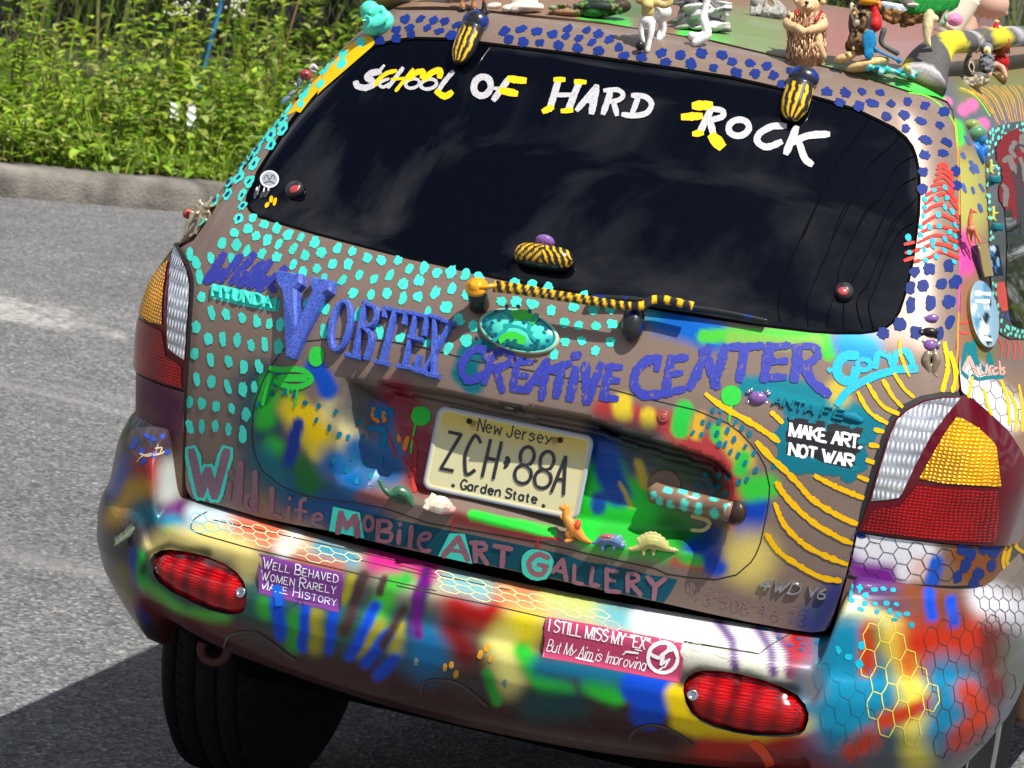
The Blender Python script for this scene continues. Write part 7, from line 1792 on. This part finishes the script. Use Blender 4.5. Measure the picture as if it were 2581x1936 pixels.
# charms on the right pillar and the gem crab
f = Fig('gem_fish_charm', 'purple gem fish charm, topmost of the charms on the right pillar', 'charm', cN, (260, 640)); f.ball(275, 635, 82, 46, (.45, .25, .6), rot=-12, rz=40); f.part('gem', GEM); f.limb([(205, 620), (170, 625), (140, 610), (150, 640), (175, 685)], 12, alb(236, 214, 214)); f.part('tail', CHR)
f = Fig('black_pig_charm', 'shiny black pig charm between the two purple gem charms on the right pillar', 'charm', cN, (250, 790)); f.ball(260, 775, 92, 48, BK, rot=4, rz=50); f.ball(165, 790, 44, 42, BK, rot=20); f.ball(135, 815, 20, 18, BK); f.limb([(215, 800), (205, 838)], [24, 14], BK); f.limb([(310, 800), (330, 832)], [24, 14], BK); f.limb([(345, 760), (362, 748)], [18, 8], BK); f.merge('body', VGLOSS, vox=.0012)
f = Fig('gem_turtle_charm', 'purple gem turtle charm below the black pig on the right pillar', 'charm', cN, (260, 920)); f.ball(258, 915, 72, 62, (.45, .25, .6), rz=46); f.part('gem', GEM)
for q in ((195, 875), (320, 870), (190, 950), (310, 970)): f.ball(*q, 24, 20, alb(200, 170, 215), rz=12); f.part('flipper', CHR)
f.ball(350, 910, 30, 26, alb(226, 180, 200), rz=16); f.part('head', CHR)
f = Fig('pewter_leg_charm', 'pair of pewter fish-tailed legs hanging below the purple turtle charm', 'charm', cN, (280, 1150)); PW_ = alb(186, 166, 138)
for sx in (-1, 1): f.limb([(275+sx*38, 1010), (275+sx*56, 1070), (275+sx*36, 1140), (275+sx*22, 1205)], [44, 50, 38, 22], PW_); f.limb([(275+sx*24, 1210), (275+sx*60, 1240)], [22, 18], PW_); f.limb([(275+sx*22, 1210), (275+sx*10, 1246)], [20, 14], PW_)
f.merge('legs', mat('pewter', rough=.35, metal=.7, vcol=True), vox=.0011)
f = Fig('gem_crab_charm', 'purple gem crab charm stuck over the first letter of the teal badge', 'charm', cI, (560, 250)); f.ball(562, 255, 58, 44, (.5, .3, .62), rz=36); f.part('gem', GEM)
for q in ((505, 215), (520, 205), (620, 215), (630, 228), (500, 280), (615, 285)): f.ball(*q, 17, 14, alb(190, 190, 214), rz=12); f.part('claw', CHR)
f = Fig('teal_claw_charm', 'teal painted paw charm at the end of the teal badge', 'charm', cI, (1150, 370)); f.limb([(1105, 365), (1150, 375), (1195, 395)], [30, 34, 22], TDK)
for k in range(5): f.limb([(1140+k*16, 350+k*8), (1170+k*12, 345+k*14)], [12, 7], TDK)
f.merge('paw', ACR, vox=.0012)
# golden rider relief
cR = crop(380, 480, 300/2212); f = Fig('horse_rider_charm', 'clear golden resin cowboy-on-horse relief on the left pillar above the tail light', 'relief', cR, (900, 480)); GD = (.4, .34, .22)
f.ball(900, 500, 150, 120, GD, rz=50, rot=40); f.ball(960, 370, 110, 130, GD, rz=55, rot=30); f.limb([(1020, 300), (1090, 210), (1120, 140)], [80, 60, 36], GD, flat=.6); f.limb([(930, 250), (880, 220), (920, 180)], [50, 36, 20], GD); f.limb([(850, 300), (840, 260)], [40, 26], GD); f.limb([(800, 520), (700, 620), (660, 760), (630, 830)], [70, 52, 36, 34], GD); f.limb([(900, 580), (850, 700), (800, 790), (730, 850)], [56, 42, 36, 38], GD); f.limb([(960, 560), (920, 690), (850, 810)], [44, 30, 30], GD); f.limb([(1020, 400), (1090, 420), (1090, 520), (1040, 580)], [40, 38, 32, 26], GD); f.limb([(760, 400), (730, 500)], [30, 26], GD); f.limb([(1130, 300), (1190, 280)], [36, 20], GD); f.ball(860, 430, 50, 44, GD, d=-.01)
f.merge('relief', PEARL, vox=.0016)
for k in range(34): a = np.array((rng.uniform(680, 1100), 0)); y = 480-(a[0]-900)*.75+rng.uniform(-90, 110); f.limb([(a[0], y, -.013), (a[0]+rng.uniform(-40, 40), y+rng.uniform(-50, 50), -.013)], 4, (.03, .02, .01), n=5, sub=1)
f.part('engraving', VMAT)
# scrap ornaments on the left pillar edge
cS = crop(680, 140, 280/1659); f = Fig('ladybird_charm', 'red ladybird charm among grey metal scraps on the left pillar edge', 'charm', cS, (590, 330)); f.ball(540, 290, 100, 82, alb(158, 60, 66), rot=20); f.ball(548, 290, 22, 22, BK, d=-.013); f.part('shell', VGLOSS)
f = Fig('metal_bracket_charm', 'white and grey metal bracket above the ladybird on the left pillar edge', 'charm', cS, (680, 220)); f.limb([(600, 190), (650, 150), (700, 190)], [26, 30, 26], alb(206, 202, 208)); f.limb([(620, 230), (690, 250)], [22, 16], alb(150, 150, 156)); f.part('bracket', VGLOSS)
f = Fig('grey_robot_charm', 'grey jointed toy part below the ladybird on the left pillar edge', 'charm', cS, (440, 440)); f.limb([(460, 370), (430, 440)], [50, 36], alb(110, 122, 136)); f.limb([(380, 430), (440, 470)], [22, 20], alb(170, 180, 186)); f.limb([(360, 540), (300, 590)], [30, 36], alb(120, 130, 142)); f.limb([(290, 620), (220, 670), (190, 720)], [34, 44, 30], alb(110, 130, 150)); f.part('toy_part', VGLOSS)
f = Fig('red_dome_ornament', 'red ribbed dome ornament on the left body side above the tail light', 'ornament', cR, (560, 470)); f.ball(700, 440, 110, 95, alb(176, 62, 50), rz=70, d=.06)
for k in range(4): f.limb([(610+k*22, 500-k*14, .05), (630+k*20, 400-k*6, .045), (730+k*10, 352+k*8, .05)], 7, alb(206, 96, 80), n=6, sub=3)
f.part('dome', VGLOSS)
# toy dinosaurs and shell in the plate recess
f = Fig('toy_long_neck_dinosaur', 'dark green long-necked toy dinosaur left of the number plate', 'toy dinosaur', cG, (1960, 900), h=.008, group='toy dinosaurs in the number plate recess'); DG = alb(62, 112, 84)
f.limb([(1860, 770), (1890, 820), (1935, 850), (1985, 835), (2030, 860), (2070, 920), (2120, 945), (2165, 935)], [12, 16, 26, 40, 34, 20, 10, 5], DG); f.ball(1862, 768, 16, 10, DG); 
for q in ((1955, 895), (2000, 905), (1975, 890), (2022, 895)): f.limb([(q[0], 855), q], [16, 11], alb(56, 92, 74))
f.merge('body', VGLOSS, vox=.0011)
f = Fig('toy_standing_dinosaur', 'orange upright toy dinosaur in front of the lower right plate corner', 'toy dinosaur', cH, (1065, 1140), h=.008, group='toy dinosaurs in the number plate recess'); DO = alb(232, 150, 66, 1.2); DR = alb(222, 92, 52, 1.2)
f.limb([(1050, 930), (1050, 985), (1075, 1030), (1105, 1070), (1150, 1120), (1205, 1152)], [22, 26, 38, 44, 24, 6], DO); f.ball(1030, 935, 26, 18, DO, rot=8); f.limb([(1050, 1010), (1020, 995), (1015, 985)], [14, 9, 7], DO); f.limb([(1085, 1075), (1060, 1100), (1082, 1130), (1050, 1140)], [34, 20, 12, 14], DO); f.limb([(1110, 1075, .01), (1085, 1110, .01), (1100, 1140, .01)], [28, 16, 12], DO); f.ball(1120, 1040, 22, 40, DR, d=-.006, rot=25); f.merge('body', VGLOSS, vox=.0011)
f = Fig('toy_horned_dinosaur', 'blue three-horned toy dinosaur on the recess ledge', 'toy dinosaur', cH, (1320, 1195), h=.008, group='toy dinosaurs in the number plate recess'); DB = alb(92, 126, 168)
f.limb([(1210, 1155), (1240, 1148), (1280, 1130), (1330, 1130), (1370, 1150)], [5, 16, 36, 36, 26], DB); f.ball(1370, 1140, 34, 42, alb(112, 140, 164), rz=14, rot=15); f.ball(1395, 1170, 24, 20, DB); f.limb([(1395, 1150), (1418, 1140)], [8, 3], alb(170, 180, 190)); f.limb([(1405, 1165), (1424, 1160)], [7, 3], alb(170, 180, 190))
for x in (1275, 1345): f.limb([(x, 1150), (x-4, 1192)], [18, 12], DB); f.limb([(x+22, 1150, .012), (x+22, 1195, .012)], [16, 11], DB*.8)
f.ball(1300, 1112, 40, 12, alb(176, 96, 96), d=-.004); f.merge('body', VGLOSS, vox=.0011)
f = Fig('toy_plated_dinosaur', 'olive plated toy dinosaur at the right end of the ledge', 'toy dinosaur', cH, (1570, 1225), h=.008, group='toy dinosaurs in the number plate recess'); DL = alb(176, 172, 104)
f.limb([(1455, 1190), (1500, 1180), (1560, 1150), (1610, 1155), (1670, 1185), (1740, 1200)], [14, 22, 44, 44, 22, 6], DL); f.ball(1450, 1190, 22, 12, alb(216, 176, 110))
for k in range(8): a = k/7; f.ball(1500+a*170, 1135-38*math.sin(a*3.1)+a*24, 17+8*math.sin(a*3.1), 22+10*math.sin(a*3.1), alb(196, 190, 126), rz=6, rot=-20+40*a)
for q in ((1725, 1180), (1742, 1192), (1730, 1215)): f.limb([(1705, 1195), q], [9, 3], alb(224, 206, 140))
for x in (1530, 1590): f.limb([(x, 1170), (x-2, 1222)], [18, 13], DL); f.limb([(x+26, 1170, .012), (x+22, 1224, .012)], [16, 11], DL*.8)
f.merge('body', VGLOSS, vox=.0011)
f = Fig('conch_shell', 'white and pink conch shell left of the number plate', 'shell', cH, (250, 965), h=.008); SHW = alb(238, 226, 206, 1.15)
for k in range(9): a = k/8; f.limb([(195+a*130, 905+a*40, 0), (215+a*130, 880+a*55+abs(a-.5)*30, 0)], [40*math.sin(.6+a*2.2)+8]*2, SHW if a < .75 else alb(226, 176, 168))
for k in range(10): f.limb([(235-k*5, 860+k*9, -.01), (215-k*6, 842+k*10, -.014)], [12, 4], SHW, n=6, sub=1)
f.ball(335, 950, 36, 22, alb(232, 170, 160), rot=-30); f.merge('shell', VMAT, vox=.0012)
# centipede on the bumper corner
f = Fig('toy_centipede', 'grey-green rubber centipede stuck on the left bumper corner', 'toy centipede', cG, (300, 1110), surf=BUMP); CP_ = alb(116, 128, 108)
S_ = [(225, 1165, -.006), (260, 1135, -.006), (300, 1105, -.006), (330, 1075, -.006), (375, 1050, -.006), (400, 1040, -.006)]; f.limb(S_, [12, 18, 19, 18, 16, 6], CP_); Q = spline([np.array(q) for q in S_], 6)
for i in range(2, len(Q)-2):
    t = Q[i+1]-Q[i-1]; t = t[:2]/np.linalg.norm(t[:2]); nn = np.array([-t[1], t[0]])
    for s_ in (-1, 1): a = Q[i][:2]+nn*s_*14; b = Q[i][:2]+nn*s_*36+t*10; f.limb([(*a, -.006), (*b, -.001)], [3.6, 1.6], CP_*rng.uniform(.5, 1.6), n=4, sub=1)
f.part('body', VMAT)
